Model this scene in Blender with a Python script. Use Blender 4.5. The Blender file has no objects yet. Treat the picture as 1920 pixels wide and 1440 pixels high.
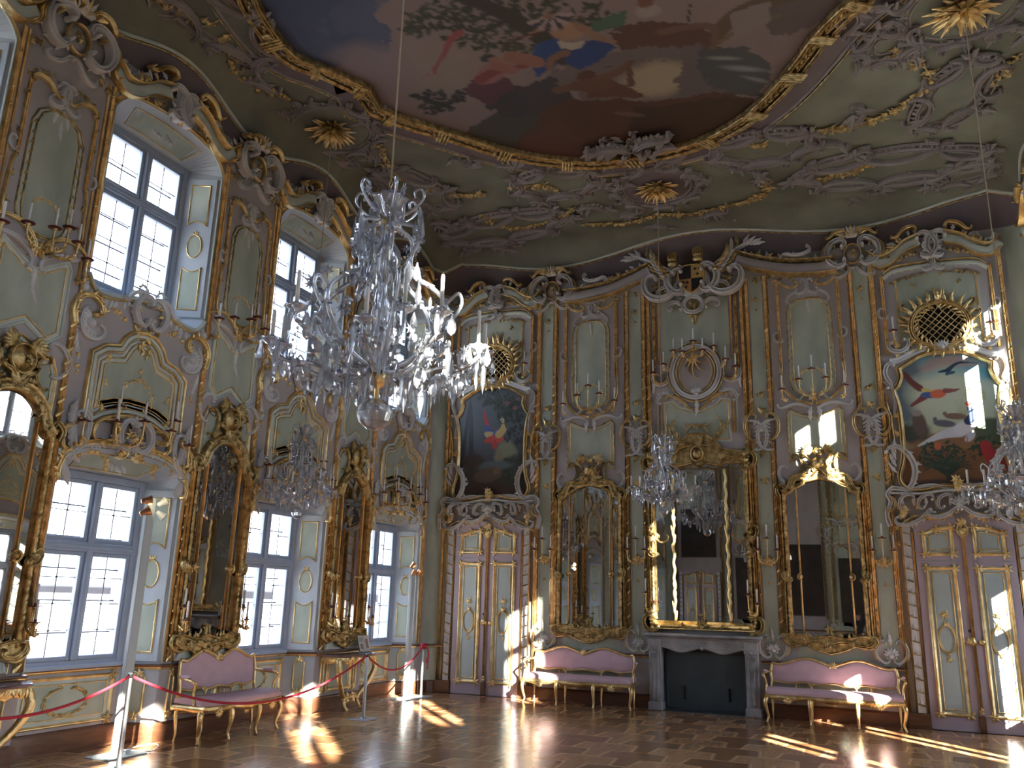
import bpy, math, random
import numpy as np
from mathutils import Vector, Matrix
R = math.radians
PI = math.pi
random.seed(7)
C = bpy.context.scene.collection
SC = bpy.context.scene

# ------------------------------------------------------------------ camera, world, sun, exposure
CAM_F = 1555.146
CAM_R = np.array([[0.92339, 0.07271, 0.37691], [0.38295, -0.24192, -0.89153], [0.02636, 0.96757, -0.25123]])
CAM_C = np.array([7.266, -13.717, 1.6])

cam = bpy.data.objects.new('camera', bpy.data.cameras.new('camera')); C.objects.link(cam)
cam.data.sensor_width = 36.0; cam.data.lens = CAM_F / 1920 * 36.0
cam.data.clip_start = 0.05; cam.data.clip_end = 300
cam.matrix_world = Matrix([list(CAM_R[i]) + [CAM_C[i]] for i in range(3)] + [[0, 0, 0, 1]])
SC.camera = cam
SC.view_settings.view_transform = 'Standard'; SC.view_settings.look = 'None'
SC.view_settings.gamma = 1.0; SC.view_settings.use_curve_mapping = False
SC.view_settings.exposure = 1.55
cy = SC.cycles
cy.max_bounces = 9; cy.diffuse_bounces = 5; cy.glossy_bounces = 4; cy.transmission_bounces = 5; cy.transparent_max_bounces = 10
cy.caustics_reflective = False; cy.caustics_refractive = False
cy.sample_clamp_indirect = 4.0; cy.blur_glossy = 0.6
try:
    cy.use_denoising = True
except Exception: pass

w = bpy.data.worlds.new('sky'); SC.world = w; w.use_nodes = True; nt = w.node_tree
bg = nt.nodes['Background']; bg.inputs[1].default_value = 3.6
tc = nt.nodes.new('ShaderNodeTexCoord'); sp = nt.nodes.new('ShaderNodeSeparateXYZ'); rp = nt.nodes.new('ShaderNodeValToRGB')
nt.links.new(tc.outputs['Generated'], sp.inputs[0]); nt.links.new(sp.outputs[2], rp.inputs[0]); nt.links.new(rp.outputs[0], bg.inputs[0])
rp.color_ramp.elements[0].position = 0.0; rp.color_ramp.elements[0].color = (.04, .04, .045, 1)
rp.color_ramp.elements[1].position = .02; rp.color_ramp.elements[1].color = (.80, .87, 1.0, 1)
e_ = rp.color_ramp.elements.new(.7); e_.color = (.58, .72, 1.0, 1)
sun = bpy.data.objects.new('sun', bpy.data.lights.new('sun', 'SUN')); C.objects.link(sun)
sun.data.energy = 42; sun.data.angle = R(0.53); sun.data.color = (1.0, 0.90, 0.74)
SUN_D = Vector((-1.0, 1.18, -0.615)).normalized()
sun.rotation_euler = SUN_D.to_track_quat('-Z', 'Y').to_euler()

# room size and bays
XW, YL, ZC, PITCH = 9.85, -20.03, 8.0, 2.885
WC = [-1.36 - PITCH * k for k in range(7)]
MC = [-2.80 - PITCH * k for k in range(6)]
WR = [y + .03 for y in WC]; MR = [y + .03 for y in MC]      # bays of the right wall
for side in (0, 1):
    for k, wy in enumerate((WC, WR)[side]):
        for z0, z1 in ((0.9, 2.7), (4.9, 6.75)):
            l = bpy.data.lights.new('window_portal', 'AREA'); l.shape = 'RECTANGLE'; l.size = z1 - z0; l.size_y = 1.15
            l.cycles.is_portal = True
            o = bpy.data.objects.new('window_portal', l); C.objects.link(o)
            o.location = ((-0.52, wy, (z0 + z1) / 2) if side == 0 else (XW + 0.52, wy, (z0 + z1) / 2))
            o.rotation_euler = Matrix(((0, 0, -1 if side == 0 else 1), (0, 1 if side == 0 else -1, 0), (1, 0, 0))).to_euler()

# pixel of the photograph -> point on a surface of the room
def ray(px, py): return CAM_R @ np.array([px - 960.0, 720.0 - py, -CAM_F])
def Lp(px, py, h=0.0, o=0.0):
    d = ray(px, py); t = (h - CAM_C[0]) / d[0]; p = CAM_C + t * d; return (p[1] - o, p[2])
def Bp(px, py, h=0.0, o=0.0):
    d = ray(px, py); t = (-h - CAM_C[1]) / d[1]; p = CAM_C + t * d; return (p[0] - o, p[2])
def Zp(px, py, z=8.0):
    d = ray(px, py); t = (z - CAM_C[2]) / d[2]; p = CAM_C + t * d; return (p[0], p[1])
def Ls(pts, o=0.0, h=0.0): return [Lp(a, b, h, o) for a, b in pts]
def Bs(pts, o=0.0, h=0.0): return [Bp(a, b, h, o) for a, b in pts]
def Zs(pts, z=8.0): return [Zp(a, b, z) for a, b in pts]

# ------------------------------------------------------------------ mesh building
class MB:
    def __init__(s, xf=None):
        s.V = []; s.n = 0; s.F = []; s.xf = xf
    def add(s, V, F, mi=0, sm=True):
        V = np.asarray(V, float)
        if s.xf is not None: V = s.xf(V)
        F = [np.asarray(F, int)] if isinstance(F, np.ndarray) else [np.asarray(f, int).reshape(1, -1) for f in F]
        for f in F: s.F.append((f + s.n, mi, sm))
        s.V.append(V); s.n += len(V)
    def grid(s, G, mi=0, cu=False, cv=False, sm=True):
        nu, nv = G.shape[:2]
        iu = np.arange(nu if cu else nu - 1); iv = np.arange(nv if cv else nv - 1)
        a, b = np.meshgrid(iu, iv, indexing='ij'); a2 = (a + 1) % nu; b2 = (b + 1) % nv
        F = np.stack([a * nv + b, a2 * nv + b, a2 * nv + b2, a * nv + b2], -1).reshape(-1, 4)
        s.add(G.reshape(-1, 3), F, mi, sm)
    def box(s, x0, x1, y0, y1, z0, z1, mi=0, bev=0.0):
        if bev > 0:
            b = min(bev, abs(x1 - x0) / 3, abs(y1 - y0) / 3, abs(z1 - z0) / 3)
            V = []
            for sx in (0, 1):
                for sy in (0, 1):
                    for sz in (0, 1):
                        c = [(x0, x1)[sx], (y0, y1)[sy], (z0, z1)[sz]]; d = [b if q == 0 else -b for q in (sx, sy, sz)]
                        V += [(c[0], c[1] + d[1], c[2] + d[2]), (c[0] + d[0], c[1], c[2] + d[2]), (c[0] + d[0], c[1] + d[1], c[2])]
            def i(sx, sy, sz, k): return (sx * 4 + sy * 2 + sz) * 3 + k
            F = []
            for q in (0, 1):
                F += [(i(q, 0, 0, 0), i(q, 1, 0, 0), i(q, 1, 1, 0), i(q, 0, 1, 0)), (i(0, q, 0, 1), i(1, q, 0, 1), i(1, q, 1, 1), i(0, q, 1, 1)), (i(0, 0, q, 2), i(1, 0, q, 2), i(1, 1, q, 2), i(0, 1, q, 2))]
                for r_ in (0, 1):
                    F += [(i(q, r_, 0, 0), i(q, r_, 1, 0), i(q, r_, 1, 1), i(q, r_, 0, 1)), (i(q, 0, r_, 0), i(q, 1, r_, 0), i(q, 1, r_, 2), i(q, 0, r_, 2)), (i(0, q, r_, 1), i(1, q, r_, 1), i(1, q, r_, 2), i(0, q, r_, 2))]
            for sx in (0, 1):
                for sy in (0, 1):
                    for sz in (0, 1): F.append((i(sx, sy, sz, 0), i(sx, sy, sz, 1), i(sx, sy, sz, 2)))
            s.add(V, F, mi, False); return
        V = [(x, y, z) for x in (x0, x1) for y in (y0, y1) for z in (z0, z1)]
        s.add(V, [(0, 1, 3, 2), (4, 6, 7, 5), (0, 4, 5, 1), (2, 3, 7, 6), (0, 2, 6, 4), (1, 5, 7, 3)], mi, False)
    def lathe(s, prof, c=(0, 0, 0), n=16, mi=0, sm=True, flute=0, fd=0.0, axis=None):
        prof = np.asarray(prof, float); th = np.linspace(0, 2 * PI, n, endpoint=False)
        r = prof[:, 0][:, None] * (1 - fd * (0.5 + 0.5 * np.cos(flute * th))[None, :]) if flute else np.repeat(prof[:, 0][:, None], n, 1)
        G = np.stack([r * np.cos(th), r * np.sin(th), np.repeat(prof[:, 1][:, None], n, 1)], -1)
        if axis is not None:
            q = np.array(Vector(axis).to_track_quat('Z', 'Y').to_matrix()); G = G @ q.T
        s.grid(G + np.asarray(c, float), mi, False, True, sm)
    def tube(s, P, r, n=8, mi=0, sm=True, caps=True, flat=1.0):
        P = np.asarray(P, float); N = len(P); r = np.broadcast_to(np.asarray(r, float), (N,))
        T = np.gradient(P, axis=0); T /= (np.linalg.norm(T, axis=1)[:, None] + 1e-12)
        up = np.array([0, 0, 1.0]) if abs(T[0][2]) < 0.9 else np.array([1.0, 0, 0])
        a = np.cross(T[0], up); a /= np.linalg.norm(a); th = np.linspace(0, 2 * PI, n, endpoint=False); G = np.zeros((N, n, 3))
        for i in range(N):
            a = a - T[i] * (a @ T[i]); a /= (np.linalg.norm(a) + 1e-12); b = np.cross(T[i], a)
            G[i] = P[i] + r[i] * (np.cos(th)[:, None] * a + np.sin(th)[:, None] * b * flat)
        s.grid(G, mi, False, True, sm)
        if caps:
            k = s.n - N * n; s.F.append((np.array([list(range(k, k + n))]), mi, sm)); s.F.append((np.array([list(range(s.n - n, s.n))]), mi, sm))
    def ball(s, c, r, n=10, m=6, mi=0, sc=(1, 1, 1)):
        ph = np.linspace(0, PI, m); th = np.linspace(0, 2 * PI, n, endpoint=False)
        G = np.stack([np.sin(ph)[:, None] * np.cos(th), np.sin(ph)[:, None] * np.sin(th), np.repeat(np.cos(ph)[:, None], n, 1)], -1) * r * np.asarray(sc) + np.asarray(c)
        s.grid(G, mi, False, True)
    def build(s, name, mats, parent=None, loc=None, rot=None, **tags):
        me = bpy.data.meshes.new(name)
        if s.V:
            V = np.concatenate(s.V); me.vertices.add(len(V)); me.vertices.foreach_set('co', V.ravel())
            li = np.concatenate([f.ravel() for f, _, _ in s.F]); tot = np.concatenate([np.full(len(f), f.shape[1]) for f, _, _ in s.F])
            me.loops.add(len(li)); me.loops.foreach_set('vertex_index', li.astype(np.int32))
            me.polygons.add(len(tot)); st = np.concatenate([[0], np.cumsum(tot)[:-1]])
            me.polygons.foreach_set('loop_start', st.astype(np.int32)); me.polygons.foreach_set('loop_total', tot.astype(np.int32))
            me.polygons.foreach_set('material_index', np.concatenate([np.full(len(f), m) for f, m, _ in s.F]).astype(np.int32))
            me.polygons.foreach_set('use_smooth', np.concatenate([np.full(len(f), b) for f, _, b in s.F]))
            me.update(calc_edges=True); me.validate()
        for m in (mats if isinstance(mats, (list, tuple)) else [mats]): me.materials.append(m)
        o = bpy.data.objects.new(name, me); C.objects.link(o)
        if parent is not None: o.parent = parent
        if loc is not None: o.location = loc
        if rot is not None: o.rotation_euler = (0, 0, rot) if not isinstance(rot, (tuple, list)) else rot
        for k, v in tags.items(): o[k] = v
        return o

def empty(name, loc=(0, 0, 0), rot=0.0, label=None, cat=None, group=None, kind=None):
    o = bpy.data.objects.new(name, None); C.objects.link(o); o.location = loc; o.rotation_euler = (0, 0, rot) if not isinstance(rot, (tuple, list)) else rot
    tag(o, label, cat, group, kind); return o
def tag(o, label=None, cat=None, group=None, kind=None):
    if label: o['label'] = label
    if cat: o['category'] = cat
    if group: o['group'] = group
    if kind: o['kind'] = kind
    return o
KIDS = {}
def dup(o, loc=None, rot=None, label=None, parent=None, **tags):
    c = o.copy(); C.objects.link(c)
    if parent is not None: c.parent = parent
    for ch in list(o.children): dup(ch, parent=c)
    if loc is not None: c.location = loc
    if rot is not None: c.rotation_euler = (0, 0, rot) if not isinstance(rot, (tuple, list)) else rot
    if label: c['label'] = label
    for k, v in tags.items(): c[k] = v
    return c

# profiles (across, height) for mouldings lying on a wall
PR = np.array([(-.5, 0), (-.42, .55), (-.2, .93), (0, 1), (.2, .93), (.42, .55), (.5, 0)])
PG = np.array([(-.5, 0), (-.46, .7), (-.3, 1), (-.14, .75), (0, .45), (.14, .75), (.3, 1), (.46, .7), (.5, 0)])
PM = np.array([(-.5, 0), (-.5, .4), (-.34, .5), (-.3, .9), (-.12, 1), (.06, .9), (.16, .55), (.4, .4), (.5, .3), (.5, 0)])
PF = np.array([(-.5, 0), (-.5, .9), (-.44, 1), (.44, 1), (.5, .9), (.5, 0)])
def norms(P, closed=False):
    P = np.asarray(P, float)
    if closed: D = np.roll(P, -1, 0) - P; Dp = np.roll(D, 1, 0)
    else:
        D = np.diff(P, axis=0); D = np.vstack([D, D[-1:]]); Dp = np.vstack([D[:1], D[:-1]])
    D = D / (np.linalg.norm(D, axis=1)[:, None] + 1e-12); Dp = Dp / (np.linalg.norm(Dp, axis=1)[:, None] + 1e-12)
    N = np.stack([-D[:, 1], D[:, 0]], 1); Np = np.stack([-Dp[:, 1], Dp[:, 0]], 1)
    M = N + Np; k = 1 + (N * Np).sum(1); return M / np.maximum(k, 0.35)[:, None]
def offset(P, d, closed=True): return np.asarray(P, float) + norms(P, closed) * d
def sweep(mb, P, w, h, prof=PR, base=0.0, closed=False, mi=0, shift=0.0):
    P = np.asarray(P, float); n = len(P); w = np.broadcast_to(np.asarray(w, float), (n,)); h = np.broadcast_to(np.asarray(h, float), (n,)); base = np.broadcast_to(np.asarray(base, float), (n,))
    N = norms(P, closed); a = prof[:, 0]; b = prof[:, 1]
    X = P[:, None, :] + N[:, None, :] * (a[None, :, None] * w[:, None, None] + shift)
    Y = -(base[:, None] + b[None, :] * h[:, None])
    G = np.stack([X[..., 0], Y, X[..., 1]], -1)
    mb.grid(G, mi, closed, False)
    if not closed:
        k = mb.n - n * len(a); mb.F.append((np.array([list(range(k, k + len(a)))]), mi, False)); mb.F.append((np.array([list(range(mb.n - len(a), mb.n))]), mi, False))
def fill(mb, P, h, mi=0, rim=0.0):
    P = np.asarray(P, float); n = len(P); V = np.stack([P[:, 0], np.full(n, -h), P[:, 1]], 1)
    mb.add(V, [list(range(n))], mi, False)
    if rim:
        G = np.stack([V, V + np.array([0, rim, 0])], 1); mb.grid(G, mi, True, False, False)
def cr(P, n=8, closed=False):
    P = np.asarray(P, float)
    Q = np.vstack([P[-1], P, P[0], P[1]]) if closed else np.vstack([2 * P[0] - P[1], P, 2 * P[-1] - P[-2]])
    out = []
    for i in range(1, len(Q) - 2):
        p0, p1, p2, p3 = Q[i - 1:i + 3]; t = np.linspace(0, 1, n, endpoint=False)[:, None]
        out.append(0.5 * ((2 * p1) + (p2 - p0) * t + (2 * p0 - 5 * p1 + 4 * p2 - p3) * t ** 2 + (3 * p1 - p0 - 3 * p2 + p3) * t ** 3))
    o = np.vstack(out)
    return o if closed else np.vstack([o, Q[-2]])
def mirx(P, c=0.0):
    P = np.array(P, float); P[:, 0] = 2 * c - P[:, 0]; return P
def scroll(p0, p1, body, c0, c1, n=44, e=.3):
    s = np.linspace(0, 1, n); ds = s[1] - s[0]
    k = np.where(s < e, 2 * c0 / e * (1 - s / e), 0) + np.where(s > 1 - e, 2 * c1 / e * ((s - 1 + e) / e), 0) + body * np.sin(PI * s) * PI / 2
    th = np.cumsum(k) * ds; P = np.cumsum(np.stack([np.cos(th), np.sin(th)], 1), 0) * ds
    i0 = int(n * e * .5); i1 = n - 1 - i0; a = P[i0]; b = P[i1]; p0 = np.asarray(p0, float); p1 = np.asarray(p1, float)
    za = complex(*(b - a)); zb = complex(*(p1 - p0)); q = zb / za
    Z = (P[:, 0] - a[0] + 1j * (P[:, 1] - a[1])) * q; return np.stack([Z.real + p0[0], Z.imag + p0[1]], 1)
def sc(mb, p0, p1, body, c0, c1, w, h=None, prof=PG, mi=0, base=0.0, e=.3, n=44, eyes=True, frill=0, fl=0.0, fside=1, fmi=None):
    P = scroll(p0, p1, body, c0, c1, n, e); s = np.linspace(0, 1, n); tw = .3 + .7 * np.sin(PI * np.clip(s, .02, .98)) ** .55
    h = w * .55 if h is None else h
    sweep(mb, P, w * tw, h * (.45 + .55 * tw), prof, base, False, mi)
    if eyes:
        for q in ((0, abs(c0)), (-1, abs(c1))):
            if q[1] > 1.5: dome(mb, P[q[0]], w * .42, h * 1.15, mi, base)
    if frill: frills(mb, P, frill, fl or w * 1.3, fside, mi if fmi is None else fmi, base)
    return P
def dome(mb, p, r, h, mi=0, base=0.0, n=8):
    th = np.linspace(0, 2 * PI, n, endpoint=False); rr = np.array([1, .8, .45, .0]); hh = np.array([0, .6, .92, 1.0])
    G = np.stack([p[0] + r * rr[:, None] * np.cos(th), np.repeat((-base - h * hh)[:, None], n, 1), p[1] + r * rr[:, None] * np.sin(th)], -1)
    mb.grid(G, mi, False, True)
def leaf(mb, p, ang, L, W, H=None, bend=0.0, lobes=4, mi=0, base=0.0, lift=0.0, n=10):
    H = W * .35 if H is None else H; t = np.linspace(0, 1, n); th = ang + bend * t
    S = np.cumsum(np.stack([np.cos(th), np.sin(th)], 1), 0) * L / n; S += np.asarray(p, float) - S[0]
    N = np.stack([-np.sin(th), np.cos(th)], 1)
    wd = W * .5 * np.sin(PI * np.clip(t, .03, .985) ** .7) ** .75 * (1 - .42 * np.abs(np.sin(lobes * PI * t)) ** 1.0 * (t < .93))
    v = np.array([-1, -.55, 0, .55, 1.0]); yy = np.array([0, .75, .62, .75, 0]); lt = H * (.35 + .65 * np.sin(PI * t ** .8)) 
    X = S[:, None, :] + N[:, None, :] * (v[None, :, None] * wd[:, None, None])
    Y = -(base + lt[:, None] * yy[None, :] + (lift * t ** 2)[:, None])
    mb.grid(np.stack([X[..., 0], Y, X[..., 1]], -1), mi)
def frills(mb, P, k, L, side=1, mi=0, base=0.0, a0=.06, a1=.94, lean=.5, W=None):
    N = norms(P); n = len(P); D = np.gradient(P, axis=0)
    for j in range(k):
        f = a0 + (a1 - a0) * j / max(k - 1, 1); i = min(n - 1, int(f * n)); nn = N[i] * side; ang = math.atan2(nn[1], nn[0]) - side * lean * (1 if f < .5 else -.4)
        l = L * (.7 + .5 * math.sin(PI * f)) * random.uniform(.75, 1.2)
        leaf(mb, P[i], ang, l, W or l * .55, None, random.uniform(-.9, .9), 2, mi, base, 0, 7)
def flower(mb, p, r, h, mi=0, base=0.0, pet=5, rot=None):
    rot = random.uniform(0, 6) if rot is None else rot; n = pet * 3; th = np.linspace(0, 2 * PI, n, endpoint=False)
    rad = [0.0, .28, .62, 1.0]; hh = [.75, .95, .9, .15]; G = []
    for a, b in zip(rad, hh):
        q = a * r * ((.62 + .38 * np.abs(np.cos(pet / 2 * (th + rot)))) if a > .5 else 1.0)
        G.append(np.stack([p[0] + q * np.cos(th), np.full(n, -base - b * h), p[1] + q * np.sin(th)], -1))
    mb.grid(np.array(G), mi, False, True)
def garland(mb, P, k, r, mi=0, base=0.0, spread=.6, leafy=2, mi2=None):
    P = np.asarray(P, float); n = len(P); mi2 = mi if mi2 is None else mi2
    k = int(k * 1.5 + .5)
    for j in range(k):
        f = (j + .5) / k; i = min(n - 1, int(f * (n - 1) + random.random())); q = P[i] + np.array([random.uniform(-1, 1), random.uniform(-1, 1)]) * r * spread
        for _ in range(leafy): leaf(mb, q, random.uniform(0, 2 * PI), r * random.uniform(1.2, 2.0), r * .7, None, random.uniform(-.8, .8), 2, mi2, base, 0, 6)
        if random.random() < .75: flower(mb, q, r * random.uniform(.5, .9), r * .55, mi, base + .004)
def ribs(mb, c, r0, r1, a0, a1, k, mi=0, base=0.0, H=.02):
    for j in range(k):
        a = a0 + (a1 - a0) * (j + .5) / k; L = (r1 - r0) * (.75 + .25 * math.sin(PI * (j + .5) / k))
        leaf(mb, (c[0] + r0 * math.cos(a), c[1] + r0 * math.sin(a)), a, L, abs(a1 - a0) * r1 / k * 1.25, H, 0, 1, mi, base, 0, 7)
def tendril(mb, P, w, mi=0, base=0.0, k=6, L=None):
    sweep(mb, P, w, w * .7, PR, base, False, mi); L = L or w * 4; N = norms(P); D = np.gradient(np.asarray(P), axis=0)
    for j in range(k):
        i = int((j + .5) / k * (len(P) - 1)); s_ = 1 if j % 2 else -1; a = math.atan2(D[i][1], D[i][0]) + s_ * .9
        leaf(mb, P[i], a, L * random.uniform(.8, 1.2), L * .5, None, s_ * -.6, 1, mi, base, 0, 6)
def ring(cx, cz, rx, rz, n=40, a0=0, a1=2 * PI, end=False):
    t = np.linspace(a0, a1, n, endpoint=end); return np.stack([cx + rx * np.cos(t), cz + rz * np.sin(t)], 1)

# ------------------------------------------------------------------ materials
def mat(name, col, rough=.6, metal=0.0, var=0.0, scale=6.0, bump=0.0, bscale=40.0, col2=None, stretch=None, det=4.0, **kw):
    m = bpy.data.materials.new(name); m.use_nodes = True; nt = m.node_tree; b = nt.nodes['Principled BSDF']
    b.inputs['Base Color'].default_value = (*col, 1); b.inputs['Roughness'].default_value = rough; b.inputs['Metallic'].default_value = metal
    for k, v in kw.items(): b.inputs[k.replace('_', ' ')].default_value = v
    if var or col2 or bump:
        tc = nt.nodes.new('ShaderNodeTexCoord'); src = tc.outputs['Object']
        if stretch:
            mp = nt.nodes.new('ShaderNodeMapping'); mp.inputs['Scale'].default_value = stretch; nt.links.new(src, mp.inputs[0]); src = mp.outputs[0]
    if var or col2:
        nz = nt.nodes.new('ShaderNodeTexNoise'); nz.inputs['Scale'].default_value = scale; nz.inputs['Detail'].default_value = det; nt.links.new(src, nz.inputs['Vector'])
        rp = nt.nodes.new('ShaderNodeValToRGB'); rp.color_ramp.elements[0].position = .32; rp.color_ramp.elements[1].position = .68
        c2 = col2 or tuple(min(1, c * (1 + var)) for c in col); c1 = col if col2 else tuple(c * (1 - var) for c in col)
        rp.color_ramp.elements[0].color = (*c1, 1); rp.color_ramp.elements[1].color = (*c2, 1)
        nt.links.new(nz.outputs[0], rp.inputs[0]); nt.links.new(rp.outputs[0], b.inputs['Base Color'])
    if bump:
        n2 = nt.nodes.new('ShaderNodeTexNoise'); n2.inputs['Scale'].default_value = bscale; nt.links.new(src, n2.inputs['Vector'])
        bp = nt.nodes.new('ShaderNodeBump'); bp.inputs['Strength'].default_value = bump; bp.inputs['Distance'].default_value = .01
        nt.links.new(n2.outputs[0], bp.inputs['Height']); nt.links.new(bp.outputs[0], b.inputs['Normal'])
    return m
GOLD = mat('gilding', (.62, .43, .17), .30, .86, col2=(.94, .74, .38), scale=9, bump=.5, bscale=55)
DGOLD = mat('old_gilding', (.24, .165, .06), .32, .86, col2=(.74, .58, .28), scale=14, bump=.7, bscale=60)
STUC = mat('white_stucco', (.66, .665, .66), .7, var=.10, scale=7, bump=.25, bscale=30)
MAUVE = mat('mauve_plaster', (.43, .405, .40), .65, var=.10, scale=2.2, stretch=(1, 1, .5))
GREEN = mat('green_plaster', (.33, .385, .31), .6, col2=(.49, .54, .44), scale=1.9, stretch=(1.6, 1.6, .7), det=6)
PALE = mat('pale_moulding', (.58, .64, .57), .6, var=.08, scale=5)
BLUE = mat('pale_blue_paint', (.50, .56, .60), .5, var=.05, scale=3)
WFRAME = mat('grey_blue_window_paint', (.36, .43, .54), .5, var=.06, scale=4)
LILAC = mat('lilac_door_paint', (.46, .39, .45), .5, var=.06, scale=2)
WOODB = mat('brown_skirting', (.13, .055, .028), .35, var=.25, scale=5, stretch=(1, 1, 6))
CANDLE = mat('candle_wax', (.90, .90, .88), .5)
REDM = mat('dark_red_metal', (.12, .016, .02), .35)
IRON = mat('dark_iron', (.03, .03, .04), .5)
MIRR = mat('mirror_glass', (.44, .42, .40), .015, 1.0)
STEEL = mat('brushed_steel', (.42, .46, .50), .35, 0.6)
WHITEM = mat('white_metal', (.62, .64, .66), .45)
PINK = mat('pink_upholstery', (.60, .42, .46), .8, var=.06, scale=8, bump=.15, bscale=300)
ROPE = mat('red_rope', (.42, .02, .04), .75, bump=.5, bscale=120)
DARK = mat('void_shade', (.012, .010, .010), .9)  # near-black painted in for the shade inside openings
MARB = mat('grey_marble', (.20, .205, .21), .35, col2=(.46, .46, .46), scale=3.5, det=9)
DMARB = mat('red_brown_marble', (.10, .05, .05), .12, col2=(.28, .17, .16), scale=6, det=8)
SLATE = mat('painted_fireboard', (.055, .075, .085), .45, var=.15, scale=3)
STAND = mat('stand_paint', (.50, .58, .60), .4)
# ------------------------------------------------------------------ the room shell
XC, YC = XW / 2, YL / 2
def to_left(off=0.0): return lambda V: np.stack([-V[:, 1], V[:, 0] + off, V[:, 2]], 1)
def to_right(off=0.0): return lambda V: np.stack([XW + V[:, 1], -V[:, 0] + off, V[:, 2]], 1)
def to_front(): return lambda V: np.stack([XW - V[:, 0], YL - V[:, 1], V[:, 2]], 1)
AW, AI, AD = .84, .65, .38            # window niche: half width at the wall, half width at the frame, depth
def low_arch(x): x = abs(x) / AW; return 3.03 - .10 * x ** 2 - .21 * x ** 7
def up_sill(x): x = abs(x) / AW; return 4.66 + .12 * math.cos(min(1, x * 1.35) * PI / 1.0) * .5 + .06 + (.0 if x < .8 else (x - .8) ** 2 * 4.0)
def up_arch(x): x = abs(x) / AW; return 7.05 - .12 * x ** 2 - .18 * x ** 8
ZT = 7.40
XS = np.concatenate([np.linspace(-AW, AW, 41)])
def ruled(mb, A, B, mi=0, n=2, sm=False):
    A = np.asarray(A, float); B = np.asarray(B, float); t = np.linspace(0, 1, n)[None, :, None]
    mb.grid(A[:, None, :] * (1 - t) + B[:, None, :] * t, mi, False, False, sm)
def vline(X, zf, y=0.0): return [(x, y, zf(x)) for x in X]
def window_bay(mb):
    hb = .92
    for s in (-1, 1):
        mb.add([(s * AW, 0, 0), (s * hb, 0, 0), (s * hb, 0, ZT), (s * AW, 0, ZT)], [(0, 1, 2, 3)], 0, False)
    ruled(mb, vline(XS, low_arch), vline(XS, up_sill), 0); ruled(mb, vline(XS, up_arch), vline(XS, lambda x: ZT), 0)
    # jambs, soffits, back plane of the niches; y grows into the wall
    Xi = XS * AI / AW
    for s in (-1, 1):
        mb.add([(s * AW, 0, 0), (s * AI, AD, 0), (s * AI, AD, 2.80), (s * AW, 0, low_arch(AW))], [(0, 1, 2, 3)], 1, False)
        mb.add([(s * AW, 0, up_sill(AW)), (s * AI, AD, 4.80), (s * AI, AD, 6.80), (s * AW, 0, up_arch(AW))], [(0, 1, 2, 3)], 1, False)
    ruled(mb, vline(XS, low_arch), [(x, AD, 2.80) for x in Xi], 1); ruled(mb, vline(XS, up_arch), [(x, AD, 6.80) for x in Xi], 1); ruled(mb, vline(XS, up_sill), [(x, AD, 4.80) for x in Xi], 1)
    mb.add([(-AI, AD, 0), (AI, AD, 0), (AI, AD, .80), (-AI, AD, .80)], [(0, 1, 2, 3)], 0, False)
    # outer masonry reveal beyond the frame, splayed outwards
    for z0, z1 in ((.80, 2.80), (4.80, 6.80)):
        for a, b in (((-AI, z0), (AI, z0)), ((AI, z0), (AI, z1)), ((AI, z1), (-AI, z1)), ((-AI, z1), (-AI, z0))):
            mb.add([(a[0], AD, a[1]), (b[0], AD, b[1]), (b[0], AD + .30, b[1]), (a[0], AD + .30, a[1])], [(0, 1, 2, 3)], 2, False)
def long_wall(name, xfm):
    mb = MB()
    W_, M_c = (WR, MR) if name == 'wall_right' else (WC, MC)
    for wy in W_: mb.xf = xfm(wy); window_bay(mb)
    for my in M_c:
        mb.xf = xfm(my); h = PITCH / 2 - .92; mb.add([(-h, 0, 0), (h, 0, 0), (h, 0, ZT), (-h, 0, ZT)], [(0, 1, 2, 3)], 0, False)
    for wy, s in ((W_[0], 1), (W_[-1], -1)):
        mb.xf = xfm(wy); e = max(.93, (abs(wy) if s > 0 else wy - YL) - .25)
        if name == 'wall_right': s = -s
        mb.add([(s * .92, 0, 0), (s * e, 0, 0), (s * e, 0, ZT), (s * .92, 0, ZT)], [(0, 1, 2, 3)], 0, False)
    # rear skin so no daylight leaks round the niches
    mb.xf = xfm(0); s = -1 if name == 'wall_right' else 1; y0 = 1.0 * s; y1 = YL * s - s
    ys = sorted([y0, y1]); cut = sorted([(s * wy) for wy in W_]); D = AD + .30; prev = ys[0]
    for cwy in cut:
        mb.add([(prev, D, -.3), (cwy - AI, D, -.3), (cwy - AI, D, 9), (prev, D, 9)], [(0, 1, 2, 3)], 2, False)
        for z0, z1 in ((-.3, .8), (2.8, 4.8), (6.8, 9)): mb.add([(cwy - AI, D, z0), (cwy + AI, D, z0), (cwy + AI, D, z1), (cwy - AI, D, z1)], [(0, 1, 2, 3)], 2, False)
        prev = cwy + AI
    mb.add([(prev, D, -.3), (ys[1], D, -.3), (ys[1], D, 9), (prev, D, 9)], [(0, 1, 2, 3)], 2, False)
    return mb.build(name, [MAUVE, BLUE, OUTW], kind='structure')
OUTW = mat('outer_masonry', (.62, .62, .60), .8, var=.06, scale=3)
long_wall('wall_left', to_left); long_wall('wall_right', to_right)
def short_wall(name, xf):
    mb = MB(xf); mb.add([(.25, 0, 0), (XW - .25, 0, 0), (XW - .25, 0, ZT + .9), (.25, 0, ZT + .9)], [(0, 1, 2, 3)], 0, False)
    mb.add([(-1, .5, -.3), (XW + 1, .5, -.3), (XW + 1, .5, 9), (-1, .5, 9)], [(0, 1, 2, 3)], 1, False)
    return mb.build(name, [MAUVE, OUTW], kind='structure')
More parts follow.
